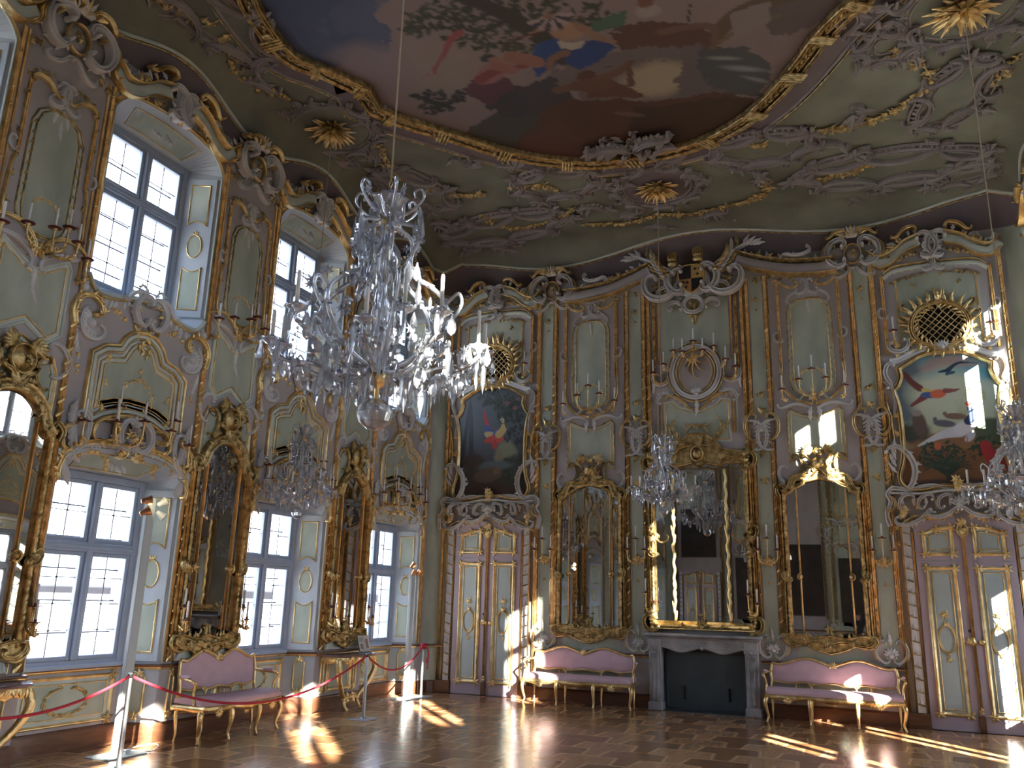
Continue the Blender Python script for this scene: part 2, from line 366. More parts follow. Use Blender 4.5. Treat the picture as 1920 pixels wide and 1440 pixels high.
# the back wall is built with the fireplace opening cut in it
mb = MB(); FX, FW, FH = 4.85, .64, .95
for x0, x1, z0, z1 in ((.25, FX - FW, 0, ZT + .9), (FX + FW, XW - .25, 0, ZT + .9), (FX - FW, FX + FW, FH, ZT + .9)):
    mb.add([(x0, 0, z0), (x1, 0, z0), (x1, 0, z1), (x0, 0, z1)], [(0, 1, 2, 3)], 0, False)
mb.add([(-1, .6, -.3), (XW + 1, .6, -.3), (XW + 1, .6, 9), (-1, .6, 9)], [(0, 1, 2, 3)], 1, False)
mb.build('wall_back', [MAUVE, OUTW], kind='structure')
short_wall('wall_front', to_front())
# rounded corners of the room
mb = MB(); t = np.linspace(0, PI / 2, 9)
for sx, sy in ((0, 0), (1, 0), (0, 1), (1, 1)):
    ax = .25 - .25 * np.sin(t); ay = -.25 + .25 * np.cos(t)
    X = ax if not sx else XW - ax; Y = ay if not sy else YL - ay
    mb.grid(np.stack([np.stack([X, Y, np.full(9, z)], -1) for z in (0, ZT + .9)], 1), 0)
mb.build('trim_corner', [GREEN], kind='structure')

# parquet floor
def parquet():
    m = bpy.data.materials.new('star_parquet'); m.use_nodes = True; nt = m.node_tree; L = nt.links.new; b = nt.nodes['Principled BSDF']
    def N(t, **k):
        n = nt.nodes.new(t)
        for a, v in k.items(): setattr(n, a, v)
        return n
    def M(op, a, b_=None, c=None):
        n = N('ShaderNodeMath', operation=op)
        for i, v in enumerate((a, b_, c)):
            if v is None: continue
            if isinstance(v, (int, float)): n.inputs[i].default_value = v
            else: L(v, n.inputs[i])
        return n.outputs[0]
    tc = N('ShaderNodeTexCoord'); sp = N('ShaderNodeSeparateXYZ'); L(tc.outputs['Object'], sp.inputs[0]); S = .62
    u = M('DIVIDE', M('ADD', sp.outputs[0], sp.outputs[1]), S * 1.414); v = M('DIVIDE', M('SUBTRACT', sp.outputs[0], sp.outputs[1]), S * 1.414)
    def tri(x): return M('SUBTRACT', M('MULTIPLY', M('ABSOLUTE', M('SUBTRACT', M('FRACT', x), .5)), 2.0), .5)
    # checks whose edges zigzag, so every tile is a notched cross that locks into its neighbours
    uu = M('ADD', u, M('MULTIPLY', M('MULTIPLY', tri(M('MULTIPLY', v, 1.0)), 1.0), .42)); vv = M('ADD', v, M('MULTIPLY', tri(M('ADD', M('MULTIPLY', u, 1.0), .5)), .42))
    par = M('MODULO', M('ABSOLUTE', M('ADD', M('FLOOR', uu), M('FLOOR', vv))), 2.0)
    cell = N('ShaderNodeCombineXYZ'); L(M('FLOOR', uu), cell.inputs[0]); L(M('FLOOR', vv), cell.inputs[1])
    wn = N('ShaderNodeTexWhiteNoise', noise_dimensions='3D'); L(cell.outputs[0], wn.inputs[0])
    mp1 = N('ShaderNodeMapping'); mp1.inputs['Rotation'].default_value = (0, 0, R(0)); mp1.inputs['Scale'].default_value = (3, 26, 1); L(tc.outputs['Object'], mp1.inputs[0])
    mp2 = N('ShaderNodeMapping'); mp2.inputs['Scale'].default_value = (26, 3, 1); L(tc.outputs['Object'], mp2.inputs[0])
    mxv = N('ShaderNodeMix', data_type='VECTOR'); L(par, mxv.inputs[0]); L(mp1.outputs[0], mxv.inputs[4]); L(mp2.outputs[0], mxv.inputs[5])
    gr = N('ShaderNodeTexNoise'); gr.inputs['Scale'].default_value = 1.0; gr.inputs['Detail'].default_value = 5; L(mxv.outputs[1], gr.inputs['Vector'])
    c1 = N('ShaderNodeValToRGB'); e = c1.color_ramp.elements; e[0].color = (.20, .088, .036, 1); e[1].color = (.66, .40, .21, 1); e[0].position = .1; e[1].position = .9
    def edge(x): fr_ = M('FRACT', x); return M('MINIMUM', fr_, M('SUBTRACT', 1.0, fr_))
    ed = M('SUBTRACT', 1.0, M('MINIMUM', M('DIVIDE', M('MINIMUM', edge(uu), edge(vv)), .055), 1.0))
    f = M('ADD', M('ADD', M('MULTIPLY', par, .27), M('MULTIPLY', M('GREATER_THAN', ed, .25), .38)), M('ADD', M('MULTIPLY', wn.outputs[0], .16), M('MULTIPLY', M('SUBTRACT', gr.outputs[0], .30), .55))); L(f, c1.inputs[0])
    L(c1.outputs[0], b.inputs['Base Color'])
    rn = N('ShaderNodeTexNoise'); rn.inputs['Scale'].default_value = 3.0; L(tc.outputs['Object'], rn.inputs['Vector'])
    L(M('ADD', M('MULTIPLY', rn.outputs[0], .12), .15), b.inputs['Roughness'])
    b.inputs['Specular IOR Level'].default_value = .45; b.inputs['Coat Weight'].default_value = .12; b.inputs['Coat Roughness'].default_value = .12
    n3 = N('ShaderNodeTexNoise'); n3.inputs['Scale'].default_value = 5; n3.inputs['Detail'].default_value = 3; L(tc.outputs['Object'], n3.inputs['Vector'])
    bp = N('ShaderNodeBump'); bp.inputs['Strength'].default_value = .25; bp.inputs['Distance'].default_value = .012; L(M('ADD', n3.outputs[0], M('MULTIPLY', par, .04)), bp.inputs['Height']); L(bp.outputs[0], b.inputs['Normal'])
    return m
mb = MB(); mb.add([(-.68, YL - .6, 0), (XW + .68, YL - .6, 0), (XW + .68, .6, 0), (-.68, .6, 0)], [(0, 1, 2, 3)], 0, False)
mb.build('floor', [parquet()], kind='structure')

# ceiling: flat field, coved edge with a wavy line above the wall
mb = MB(); mb.add([(-.7, YL - .7, ZC), (XW + .7, YL - .7, ZC), (XW + .7, .7, ZC), (-.7, .7, ZC)], [(0, 1, 2, 3)], 0, False)
mb.add([(-1.2, YL - 1.2, 9), (XW + 1.2, YL - 1.2, 9), (XW + 1.2, 1.2, 9), (-1.2, 1.2, 9)], [(0, 1, 2, 3)], 1, False)
CH = .55
def perim(h):
    """plan outline inset by h with rounded corners; returns points and the side each belongs to"""
    rc = .25 + .35 * h; x0, x1, y0, y1 = h, XW - h, YL + h, -h; out = []
    def arc(cx, cy_, a0): return [(cx + rc * math.cos(a0 + k * PI / 16), cy_ + rc * math.sin(a0 + k * PI / 16)) for k in range(9)]
    def line(a, b, n): return [(a[0] + (b[0] - a[0]) * k / n, a[1] + (b[1] - a[1]) * k / n) for k in range(1, n)]
    a1 = arc(x1 - rc, y1 - rc, 0); a2 = arc(x0 + rc, y1 - rc, PI / 2); a3 = arc(x0 + rc, y0 + rc, PI); a4 = arc(x1 - rc, y0 + rc, 1.5 * PI)
    return np.array(a1 + line(a1[-1], a2[0], 70) + a2 + line(a2[-1], a3[0], 150) + a3 + line(a3[-1], a4[0], 70) + a4 + line(a4[-1], a1[0], 150))
P0 = perim(0)
def theta_line(p):
    x, y = p
    if y > -.2 or y < YL + .2: return R(42) + R(16) * math.cos(2 * PI * (x - XC) / 5.1)
    return R(30) + R(19) * math.cos(2 * PI * (y - WC[0]) / PITCH)
TH = np.array([theta_line(p) for p in P0]); k_ = np.ones(9) / 9; TH = np.convolve(np.concatenate([TH[-8:], TH, TH[:8]]), k_, 'same')[8:-8]
PRM = {}
def cove_pt(i, th):
    h = CH * (1 - math.cos(th)); key = round(h, 3)
    if key not in PRM: PRM[key] = perim(key)
    p = PRM[key][i]; return (p[0], p[1], ZT - .05 + (ZC - ZT + .05) * math.sin(th))
n = len(P0)
G = np.array([[cove_pt(i, TH[i] * q) for q in np.linspace(0, 1, 7)] for i in range(n)]); mb.grid(G, 2, True, False)
G = np.array([[cove_pt(i, TH[i] + (PI / 2 - TH[i]) * q) for q in np.linspace(0, 1, 8)] for i in range(n)]); mb.grid(G, 0, True, False)
mb.build('ceiling', [GREEN, OUTW, MAUVE], kind='structure')
mb = MB(); Lw = np.array([cove_pt(i, TH[i]) for i in range(n)]); Lw = np.vstack([Lw, Lw[:1]])
mb.tube(Lw + np.array([0, 0, -.004]), .026, 6, 0, caps=False)
Lw2 = np.array([cove_pt(i, TH[i] - .07) for i in range(n)]); mb.tube(np.vstack([Lw2, Lw2[:1]]), .014, 6, 1, caps=False)
mb.build('trim_cove', [PALE, DGOLD], kind='structure')

# ------------------------------------------------------------------ windows
def pane_mat():
    m = bpy.data.materials.new('window_glass'); m.use_nodes = True; nt = m.node_tree; nt.nodes.clear()
    o = nt.nodes.new('ShaderNodeOutputMaterial'); mx = nt.nodes.new('ShaderNodeMixShader'); t = nt.nodes.new('ShaderNodeBsdfTransparent'); g = nt.nodes.new('ShaderNodeBsdfGlossy')
    g.inputs['Roughness'].default_value = .02; mx.inputs[0].default_value = .06; t.inputs[0].default_value = (.96, .97, 1, 1)
    nt.links.new(t.outputs[0], mx.inputs[1]); nt.links.new(g.outputs[0], mx.inputs[2]); nt.links.new(mx.outputs[0], o.inputs[0]); return m
PANE = pane_mat()
def window_unit(z0, z1, zt, rows_low, rows_up, shut):
    r = empty('window_1', kind='structure')
    mb = MB(); y0, y1 = AD - .02, AD + .07; f = .085
    mb.box(-AI, -AI + f, y0, y1, z0, z1, bev=.008); mb.box(AI - f, AI, y0, y1, z0, z1, bev=.008)
    mb.box(-AI + f, AI - f, y0, y1, z0, z0 + .07, bev=.008); mb.box(-AI + f, AI - f, y0, y1, z1 - .08, z1, bev=.008)
    mb.box(-.035, .035, y0 - .025, y1, z0 + .07, z1 - .08, bev=.012); mb.box(-AI + f, AI - f, y0 - .02, y1 - .004, zt - .05, zt + .05, bev=.012)
    mb.box(-AI + f, AI - f, y0 - .035, y1 - .01, zt - .018, zt + .018, bev=.008)
    mb.box(-AI - .0, AI + .0, y0 - .03, y1 - .01, z0 - .02, z0 + .03, bev=.01)
    mb.build('window_frame', [WFRAME], r)
    mb = MB()
    for sx in (-1, 1):
        for a, b in ((z0 + .07, zt - .05), (zt + .05, z1 - .08)):
            xa, xb = (.035, AI - f) if sx > 0 else (-AI + f, -.035); c = .045; q = y0 + .012
            mb.box(xa, xa + c, q, y1 - .02, a, b, bev=.006); mb.box(xb - c, xb, q, y1 - .02, a, b, bev=.006)
            mb.box(xa + c, xb - c, q, y1 - .02, a, a + c, bev=.006); mb.box(xa + c, xb - c, q, y1 - .02, b - c, b, bev=.006)
    mb.build('sash', [WFRAME], r)
    mb = MB(); mb.add([(-AI + f, AD + .035, z0 + .05), (AI - f, AD + .035, z0 + .05), (AI - f, AD + .035, z1 - .06), (-AI + f, AD + .035, z1 - .06)], [(0, 1, 2, 3)], 0, False)
    mb.build('pane', [PANE], r)
    mb = MB(); ya, yb = AD + .030, AD + .040
    for sx in (-1, 1):
        cx = sx * (.035 + AI - f) / 2
        mb.box(cx - .004, cx + .004, ya, yb, z0 + .08, z1 - .08)
        for a, b, k in ((z0 + .1, zt - .05, rows_low), (zt + .05, z1 - .1, rows_up)):
            for j in range(1, k): z = a + (b - a) * j / k; mb.box(min(sx * .04, sx * (AI - f)), max(sx * .04, sx * (AI - f)), ya, yb, z - .004, z + .004); mb.ball((cx, AD + .035, z), .014, 6, 4)
    mb.build('glazing_bar', [IRON], r)
    mb = MB(); yy = AD + .24
    for j in range(1, 6): z = z0 + (z1 - z0) * j / 6; mb.box(-AI, AI, yy, yy + .014, z - .007, z + .007)
    mb.build('iron_bar', [IRON], r)
    if shut:
        for s in (-1, 1):
            e = np.array([-s * (AW - AI), AD]); wd = np.linalg.norm(e); e = e / wd; nn = np.array([-s * e[1], -abs(e[0])]);
            def xf(V, s=s, e=e, nn=nn): P = np.array([s * AW, 0]) + V[:, :1] * e + (-V[:, 1:2]) * nn; return np.stack([P[:, 0], P[:, 1], V[:, 2]], 1)
            mb = MB(xf); mb.box(.035, wd - .01, -.022, 0, shut[0], shut[1], 0, .004)
            c = wd / 2 + .01; a = wd * .27; zm = (shut[0] + shut[1]) / 2; oz = .19; ca = .75 * a
            for u0, u1, curve in ((shut[0] + .10, zm - oz - .10, 1), (zm + oz + .10, shut[1] - .10, 0)):
                arcx = np.linspace(-a, a, 9); dip = -.05 * np.cos(arcx / a * PI / 2)
                if curve: out = [(c - a, u0), (c + a, u0)] + [(c + q, u1 + d) for q, d in zip(arcx[::-1], dip[::-1])]
                else: out = [(c + a, u1), (c - a, u1)] + [(c + q, u0 - d) for q, d in zip(arcx, dip)]
                out = np.array(out); fill(mb, out, .024, 1); sweep(mb, out, .020, .012, PR, .022, True, 2)
            E = ring(c, zm, ca, oz * .8); fill(mb, E, .024, 1); sweep(mb, E, .018, .012, PR, .022, True, 2)
            for q in range(10):
                an = 2 * PI * q / 10 + .3; leaf(mb, (c + ca * math.cos(an), zm + oz * .8 * math.sin(an)), an + 1.2, .05, .03, None, .8, 1, 2, .022, 0, 5)
            for q in (-1, 0, 1): leaf(mb, (c, zm + oz * .8), PI / 2 + q * .7, .08, .04, None, 0, 1, 2, .022, 0, 5)
            mb.build('shutter', [BLUE, GREEN, GOLD], r)
    return r
WIN_LOW = window_unit(.80, 2.80, 2.02, 4, 2, (.83, 2.72)); WIN_UP = window_unit(4.80, 6.80, 6.03, 4, 2, (4.83, 6.70))
first = [True, True]; num = 1
for side in (0, 1):
    for k, wy in enumerate((WC, WR)[side]):
        for q, proto in enumerate((WIN_LOW, WIN_UP)):
            loc = (0, wy, 0) if side == 0 else (XW, wy, 0); rot = PI / 2 if side == 0 else -PI / 2
            if first[q]: first[q] = False; proto.location = loc; proto.rotation_euler = (0, 0, rot); o = proto
            else: o = dup(proto, loc, rot)
            o.name = 'window_%d' % num; num += 1
# low snowy-bright roof of a neighbouring wing, seen small through the lower panes
mb = MB(); mb.box(-280, -12, -300, 200, -6, -.35, 0); 
tag(mb.build('neighbouring_roof', [mat('pale_roof', (.5, .51, .53), .8)]), 'pale flat roof of a neighbouring wing outside the lower windows', 'roof')
# ------------------------------------------------------------------ skirting and dado that follow the walls
def niche_path(cs):
    out = []
    for c in cs: out += [(c - AW, 0), (c - AI, AD), (c + AI, AD), (c + AW, 0)]
    return out
def hsweep(mb, path, prof, mi=0):
    P = np.asarray(path, float); N = norms(P); G = np.stack([np.stack([P[:, 0] - N[:, 0] * o, P[:, 1] - N[:, 1] * o, np.full(len(P), z)], -1) for o, z in prof], 1); mb.grid(G, mi, False, False, False)
cornerarc = lambda x0, x1: None
def wall_run(side):
    if side in ('left', 'right'):
        cs = sorted(WC) if side == 'left' else sorted([-c for c in WR]); e0, e1 = (YL + .25, -.25) if side == 'left' else (.25, -YL - .25)
        return [(e0, 0)] + niche_path(cs) + [(e1, 0)]
    return [(.25, 0), (XW - .25, 0)]
XF = {'left': to_left(0), 'right': to_right(0), 'back': None, 'front': to_front()}
for sd in ('left', 'right', 'front'):
    mb = MB(XF[sd]); hsweep(mb, wall_run(sd), [(0, .20), (.022, .19), (.03, .17), (.03, 0)]); mb.build('baseboard_' + sd, [WOODB], kind='structure')
    mb = MB(XF[sd]); hsweep(mb, wall_run(sd), [(0, .745), (.02, .755), (.035, .765), (.04, .775)], 0); hsweep(mb, wall_run(sd), [(.04, .775), (.048, .785), (.045, .80), (0, .805)], 1); mb.build('trim_dado_' + sd, [GOLD, WOODB], kind='structure')
mb = MB()
for pts in ([(.0, -.25), (.03, -.12), (.12, -.03), (.25, 0), (.36, 0)], [(1.96, 0), (FX - .87, 0)], [(FX + .87, 0), (7.74, 0)], [(9.36, 0), (9.60, 0), (9.75, -.04), (9.82, -.12), (XW, -.25)]):
    hsweep(mb, pts, [(0, .20), (.022, .19), (.03, .17), (.03, 0)])
mb.build('baseboard_back', [WOODB], kind='structure')
mb = MB()
for pts in ([(.0, -.25), (.03, -.12), (.12, -.03), (.25, 0), (.30, 0)], [(1.97, 0), (FX - .87, 0)], [(FX + .87, 0), (7.73, 0)], [(9.42, 0), (9.60, 0), (9.75, -.04), (9.82, -.12), (XW, -.25)]):
    hsweep(mb, pts, [(0, .745), (.02, .755), (.035, .765), (.04, .775)], 0); hsweep(mb, pts, [(.04, .775), (.048, .785), (.045, .80), (0, .805)], 1)
mb.build('trim_dado_back', [GOLD, WOODB], kind='structure')

# ------------------------------------------------------------------ ornament shared by several places
ORN = [GOLD, STUC, PALE, GREEN, MAUVE, DGOLD]
G_, S_, P_, E_, M_, D_ = 0, 1, 2, 3, 4, 5
def rect(x0, x1, z0, z1): return np.array([(x0, z0), (x1, z0), (x1, z1), (x0, z1)])
def batten(mb, x, z0, z1, w=.05, h=.03, mi=G_, k=0, prof=PG, base=0.0):
    sweep(mb, [(x, z0), (x, z1)], w, h, prof, base, False, mi)
    for j in range(k):
        z = z0 + (z1 - z0) * (j + .5) / k; leaf(mb, (x - w * .6, z - w), PI / 4, w * 2.2, w * .9, .012, 0, 1, mi, base + h * .8, 0, 5)
def sym(fn, *a, **k):
    """run a builder for the right half and its mirror image"""
    fn(1, *a, **k); fn(-1, *a, **k)
def sp(s, P): P = np.array(P, float); P[..., 0] *= s; return P
def shell(mb, c, r, a0, a1, k, mi=S_, base=0.0, H=.035):
    ribs(mb, c, r * .25, r, a0, a1, k, mi, base, H); dome(mb, c, r * .3, H * 1.2, mi, base)
def ssc(mb, s, p0, p1, body, c0, c1, w, **k):
    return sc(mb, (s * p0[0], p0[1]), (s * p1[0], p1[1]), s * body, s * c0, s * c1, w, **k)
def panel_frame(mb, x0, x1, z0, z1, oval=False):
    fill(mb, rect(x0, x1, z0, z1), .006, E_); sweep(mb, rect(x0, x1, z0, z1), .04, .028, PM, .004, True, G_); sweep(mb, offset(rect(x0, x1, z0, z1), .05), .014, .012, PR, .004, True, G_)
    for cx in (x0, x1):
        for cz in (z0, z1):
            for a in range(4): leaf(mb, (cx, cz), a * PI / 2 + .4, .08, .045, .02, .5, 1, G_, .02, 0, 5)
def wreath(mb, cx, cz, rx, rz, w=.02, k=26, mi=G_, gap=0.0, base=.006):
    P = ring(cx, cz, rx, rz, 50, PI / 2 + gap, 2.5 * PI - gap, True); sweep(mb, P, w, w * .8, PR, base, False, mi)
    for j in range(k):
        i = int((j + .5) / k * 49); D = P[min(i + 1, 49)] - P[i - 1]; a = math.atan2(D[1], D[0]); sgn = 1 if j % 2 else -1
        leaf(mb, P[i], a + sgn * .7, w * 3.6, w * 1.7, None, -sgn * .8, 1, mi, base + .004, 0, 6)

# ------------------------------------------------------------------ window bay of the long walls (local x along the wall, -y into the room)
def trim_window_bay():
    mb = MB()
    for s in (-1, 1):
        batten(mb, s * .925, .83, 4.28, .065, .045, G_, 26); batten(mb, s * .865, .83, 2.66, .032, .03, G_); batten(mb, s * .90, 4.30, 6.95, .035, .035, G_, 14); batten(mb, s * .955, 4.6, 6.95, .02, .02, G_)
        batten(mb, s * .848, .81, low_arch(AW), .03, .02, P_, prof=PF)
        # corner scroll, its shell, hanging leaves
        P = sp(s, cr([(.92, 4.20), (.955, 4.36), (.90, 4.50), (.76, 4.56), (.64, 4.50), (.62, 4.40), (.68, 4.36)], 8)); sweep(mb, P, np.linspace(.075, .05, len(P)), .06, PG, 0, False, G_)
        for j in range(7): q = P[6 + j * 6]; leaf(mb, q, PI / 2 + s * (1.2 - j * .35), .09, .05, .02, s * .5, 1, G_, .05, 0, 6)
        dome(mb, (s * .68, 4.37), .04, .05, G_)
        shell(mb, (s * .72, 4.27), .20, PI / 2 - s * .3, PI / 2 - s * 3.9, 9, S_, 0, .05); P = ssc(mb, s, (.84, 4.36), (.55, 4.22), -3.0, -.5, -2.2, .05, h=.05, mi=S_)
        for j in range(4): leaf(mb, (s * (.86 - .02 * j), 4.12 - j * .06), -PI / 2 - s * .2, .14, .06, .02, s * .5, 2, S_)
        garland(mb, sp(s, cr([(.58, 4.46), (.42, 4.50), (.30, 4.44)], 6)), 5, .04, G_, 0, .5, 1)
        garland(mb, sp(s, [(.80, 3.92), (.80, 3.80), (.80, 3.72)]), 3, .035, G_, 0, .5, 2)
    # frame of the upper window
    up = [(x, up_arch(x)) for x in XS]; U = np.array([(-AW, up_sill(-AW))] + up + [(AW, up_sill(AW))]); lo = np.array([(x, up_sill(x)) for x in XS])
    sweep(mb, offset(U, .035, False), .05, .035, PM, 0, False, G_); sweep(mb, offset(U, .005, False), .02, .02, PR, 0, False, P_)
    sweep(mb, lo + np.array([0, -.03]), .055, .05, PM, 0, False, P_); sweep(mb, lo + np.array([0, -.065]), .022, .04, PR, 0, False, G_)
    for s in (-1, 1):
        dome(mb, (s * .86, 4.62), .055, .05, S_); frills(mb, np.array([(s * x, up_sill(x) - .07) for x in np.linspace(.25, .84, 20)]), 8, .12, -1 * s, S_, 0, lean=.2)
    # arch of the lower niche
    A = np.array([(x, low_arch(x)) for x in XS]); sweep(mb, offset(A, .03, False), .04, .03, PF, 0, False, P_); sweep(mb, offset(A, .065, False), .035, .045, PM, 0, False, G_)
    # soffit panel of the upper niche seen from below, painted green with a gold line
    for zz, fn in ((2.80, low_arch), (6.80, up_arch)):
        xs = np.linspace(-.52, .52, 13); a = np.array([(x, .08, fn(x) + (zz - fn(x)) * .08 / AD - .003) for x in xs]); b_ = np.array([(x * .86, AD - .07, fn(x) + (zz - fn(x)) * (AD - .07) / AD - .003) for x in xs])
        ruled(mb, a, b_, E_); mb.tube(np.vstack([a, b_[::-1], a[:1]]) - np.array([0, 0, .004]), .008, 5, G_)
        for j in range(5): leaf(mb, (-.12 + .06 * j, zz + .02), PI / 2 + random.uniform(-1, 1), .12, .06, .03, .5, 2, S_, -.14)
    # shaped panel between the windows
    H = [(0, 4.37), (.14, 4.35), (.26, 4.26), (.33, 4.14), (.50, 4.10), (.66, 3.98), (.66, 3.36), (.54, 3.23)]; bot = [(x, 3.42 - .17 * (x / .54) ** 2) for x in (.4, .25, .1)]
    top = cr(H[:4], 5); half = np.vstack([top, H[4:], bot]); O = np.vstack([half, mirx(half)[::-1][:-1]])[::-1]
    sweep(mb, O, .042, .045, PR, 0, True, G_); sweep(mb, offset(O, .045), .04, .03, PF, 0, True, P_); sweep(mb, offset(O, .075), .018, .025, PR, 0, True, G_)
    sweep(mb, offset(O, .112), .03, .012, PR, 0, True, P_); I = offset(O, .14); fill(mb, I, .006, P_); sweep(mb, I, .016, .018, PR, 0, True, G_)
    J2 = offset(O, .185); fill(mb, J2, .010, E_); sweep(mb, J2, .016, .012, PR, .006, True, G_)
    for s in (-1, 1):
        for z in (3.98, 3.72, 3.44): garland(mb, [(s * .44, z), (s * .44, z - .03)], 2, .035, G_, .01, .3, 2)
    # hanging gold ornament at the head of the panel
    for j in range(13): leaf(mb, (random.uniform(-.08, .08), 4.42 - j * .022), -PI / 2 + random.uniform(-.9, .9), .11, .05, .03, random.uniform(-.6, .6), 2, G_, .02)
    for s in (-1, 1): sc(mb, (s * .02, 4.36), (s * .17, 4.42), s * 1.2, s * 2.5, s * 3, .035, h=.04, mi=G_)
    # white double scroll over it, breaking over the window sill
    for s in (-1, 1):
        P = ssc(mb, s, (.04, 4.78), (.07, 4.44), -2.6, -3.4, -2.2, .065, h=.07, mi=S_, base=.02); frills(mb, P, 9, .07, s, S_, .02)
        P = ssc(mb, s, (.10, 4.80), (.34, 4.66), -1.6, -2.2, 2.4, .045, h=.05, mi=S_, base=.02); frills(mb, P, 5, .06, s, S_, .02)
        tendril(mb, sp(s, cr([(.05, 4.82), (.12, 4.90), (.20, 4.86)], 5)), .022, S_, .02, 4, .06); garland(mb, sp(s, [(.16, 4.70), (.16, 4.62), (.15, 4.54)]), 3, .035, G_, .03, .4, 1)
    # gold wreath of leaves low in the panel
    t = np.linspace(-.3, PI + .5, 30); tendril(mb, np.stack([.21 * np.cos(t), 3.62 + .20 * np.sin(t)], 1), .014, G_, .010, 16, .07); garland(mb, [(0, 3.86), (0, 3.93)], 3, .03, G_, .01, .3, 2)
    t = np.linspace(-2.6, -.5, 12); tendril(mb, np.stack([.15 * np.cos(t), 3.60 + .17 * np.sin(t)], 1), .014, G_, .010, 8, .07)
    # dado below the window and on the jambs
    mb.xf = lambda V: V + np.array([0, AD, 0]); fill(mb, rect(-.56, .56, .25, .70), .004, P_); fill(mb, rect(-.50, .50, .30, .65), .008, E_); sweep(mb, rect(-.56, .56, .25, .70), .035, .03, PM, 0, True, G_); sweep(mb, rect(-.49, .49, .31, .64), .014, .014, PR, .004, True, G_)
    wreath(mb, 0, .475, .25, .135, .022, 30, D_, .25, .008)
    for cx in (-.55, .55):
        for cz in (.26, .69):
            for a in range(5): leaf(mb, (cx, cz), a * 1.25, .09, .05, .02, .6, 2, D_, .02, 0, 6)
    for s in (-1, 1):
        e = np.array([-s * (AW - AI), AD]); wd = np.linalg.norm(e); e = e / wd; nn = np.array([-s * e[1], -abs(e[0])])
        def xf(V, s=s, e=e, nn=nn): P = np.array([s * AW, 0]) + V[:, :1] * e + (-V[:, 1:2]) * nn; return np.stack([P[:, 0], P[:, 1], V[:, 2]], 1)
        mb.xf = xf; narrow_panel(mb, wd / 2, .07)
    mb.xf = None
    return mb.build('trim_1', ORN, kind='structure')
def narrow_panel(mb, cx, hw, z0=.27, z1=.71):
    P = np.array([(cx - hw, z0 + .05), (cx - hw * .5, z0 + .02), (cx, z0), (cx + hw * .5, z0 + .02), (cx + hw, z0 + .05), (cx + hw, z1 - .05), (cx + hw * .5, z1 - .01), (cx, z1), (cx - hw * .5, z1 - .01), (cx - hw, z1 - .05)])
    fill(mb, P, .006, E_); sweep(mb, P, .026, .022, PR, 0, True, G_)
    for z in (z0, z1):
        for a in range(5): leaf(mb, (cx, z), a * 1.25, .075, .04, .02, .5, 1, G_, .012, 0, 5)

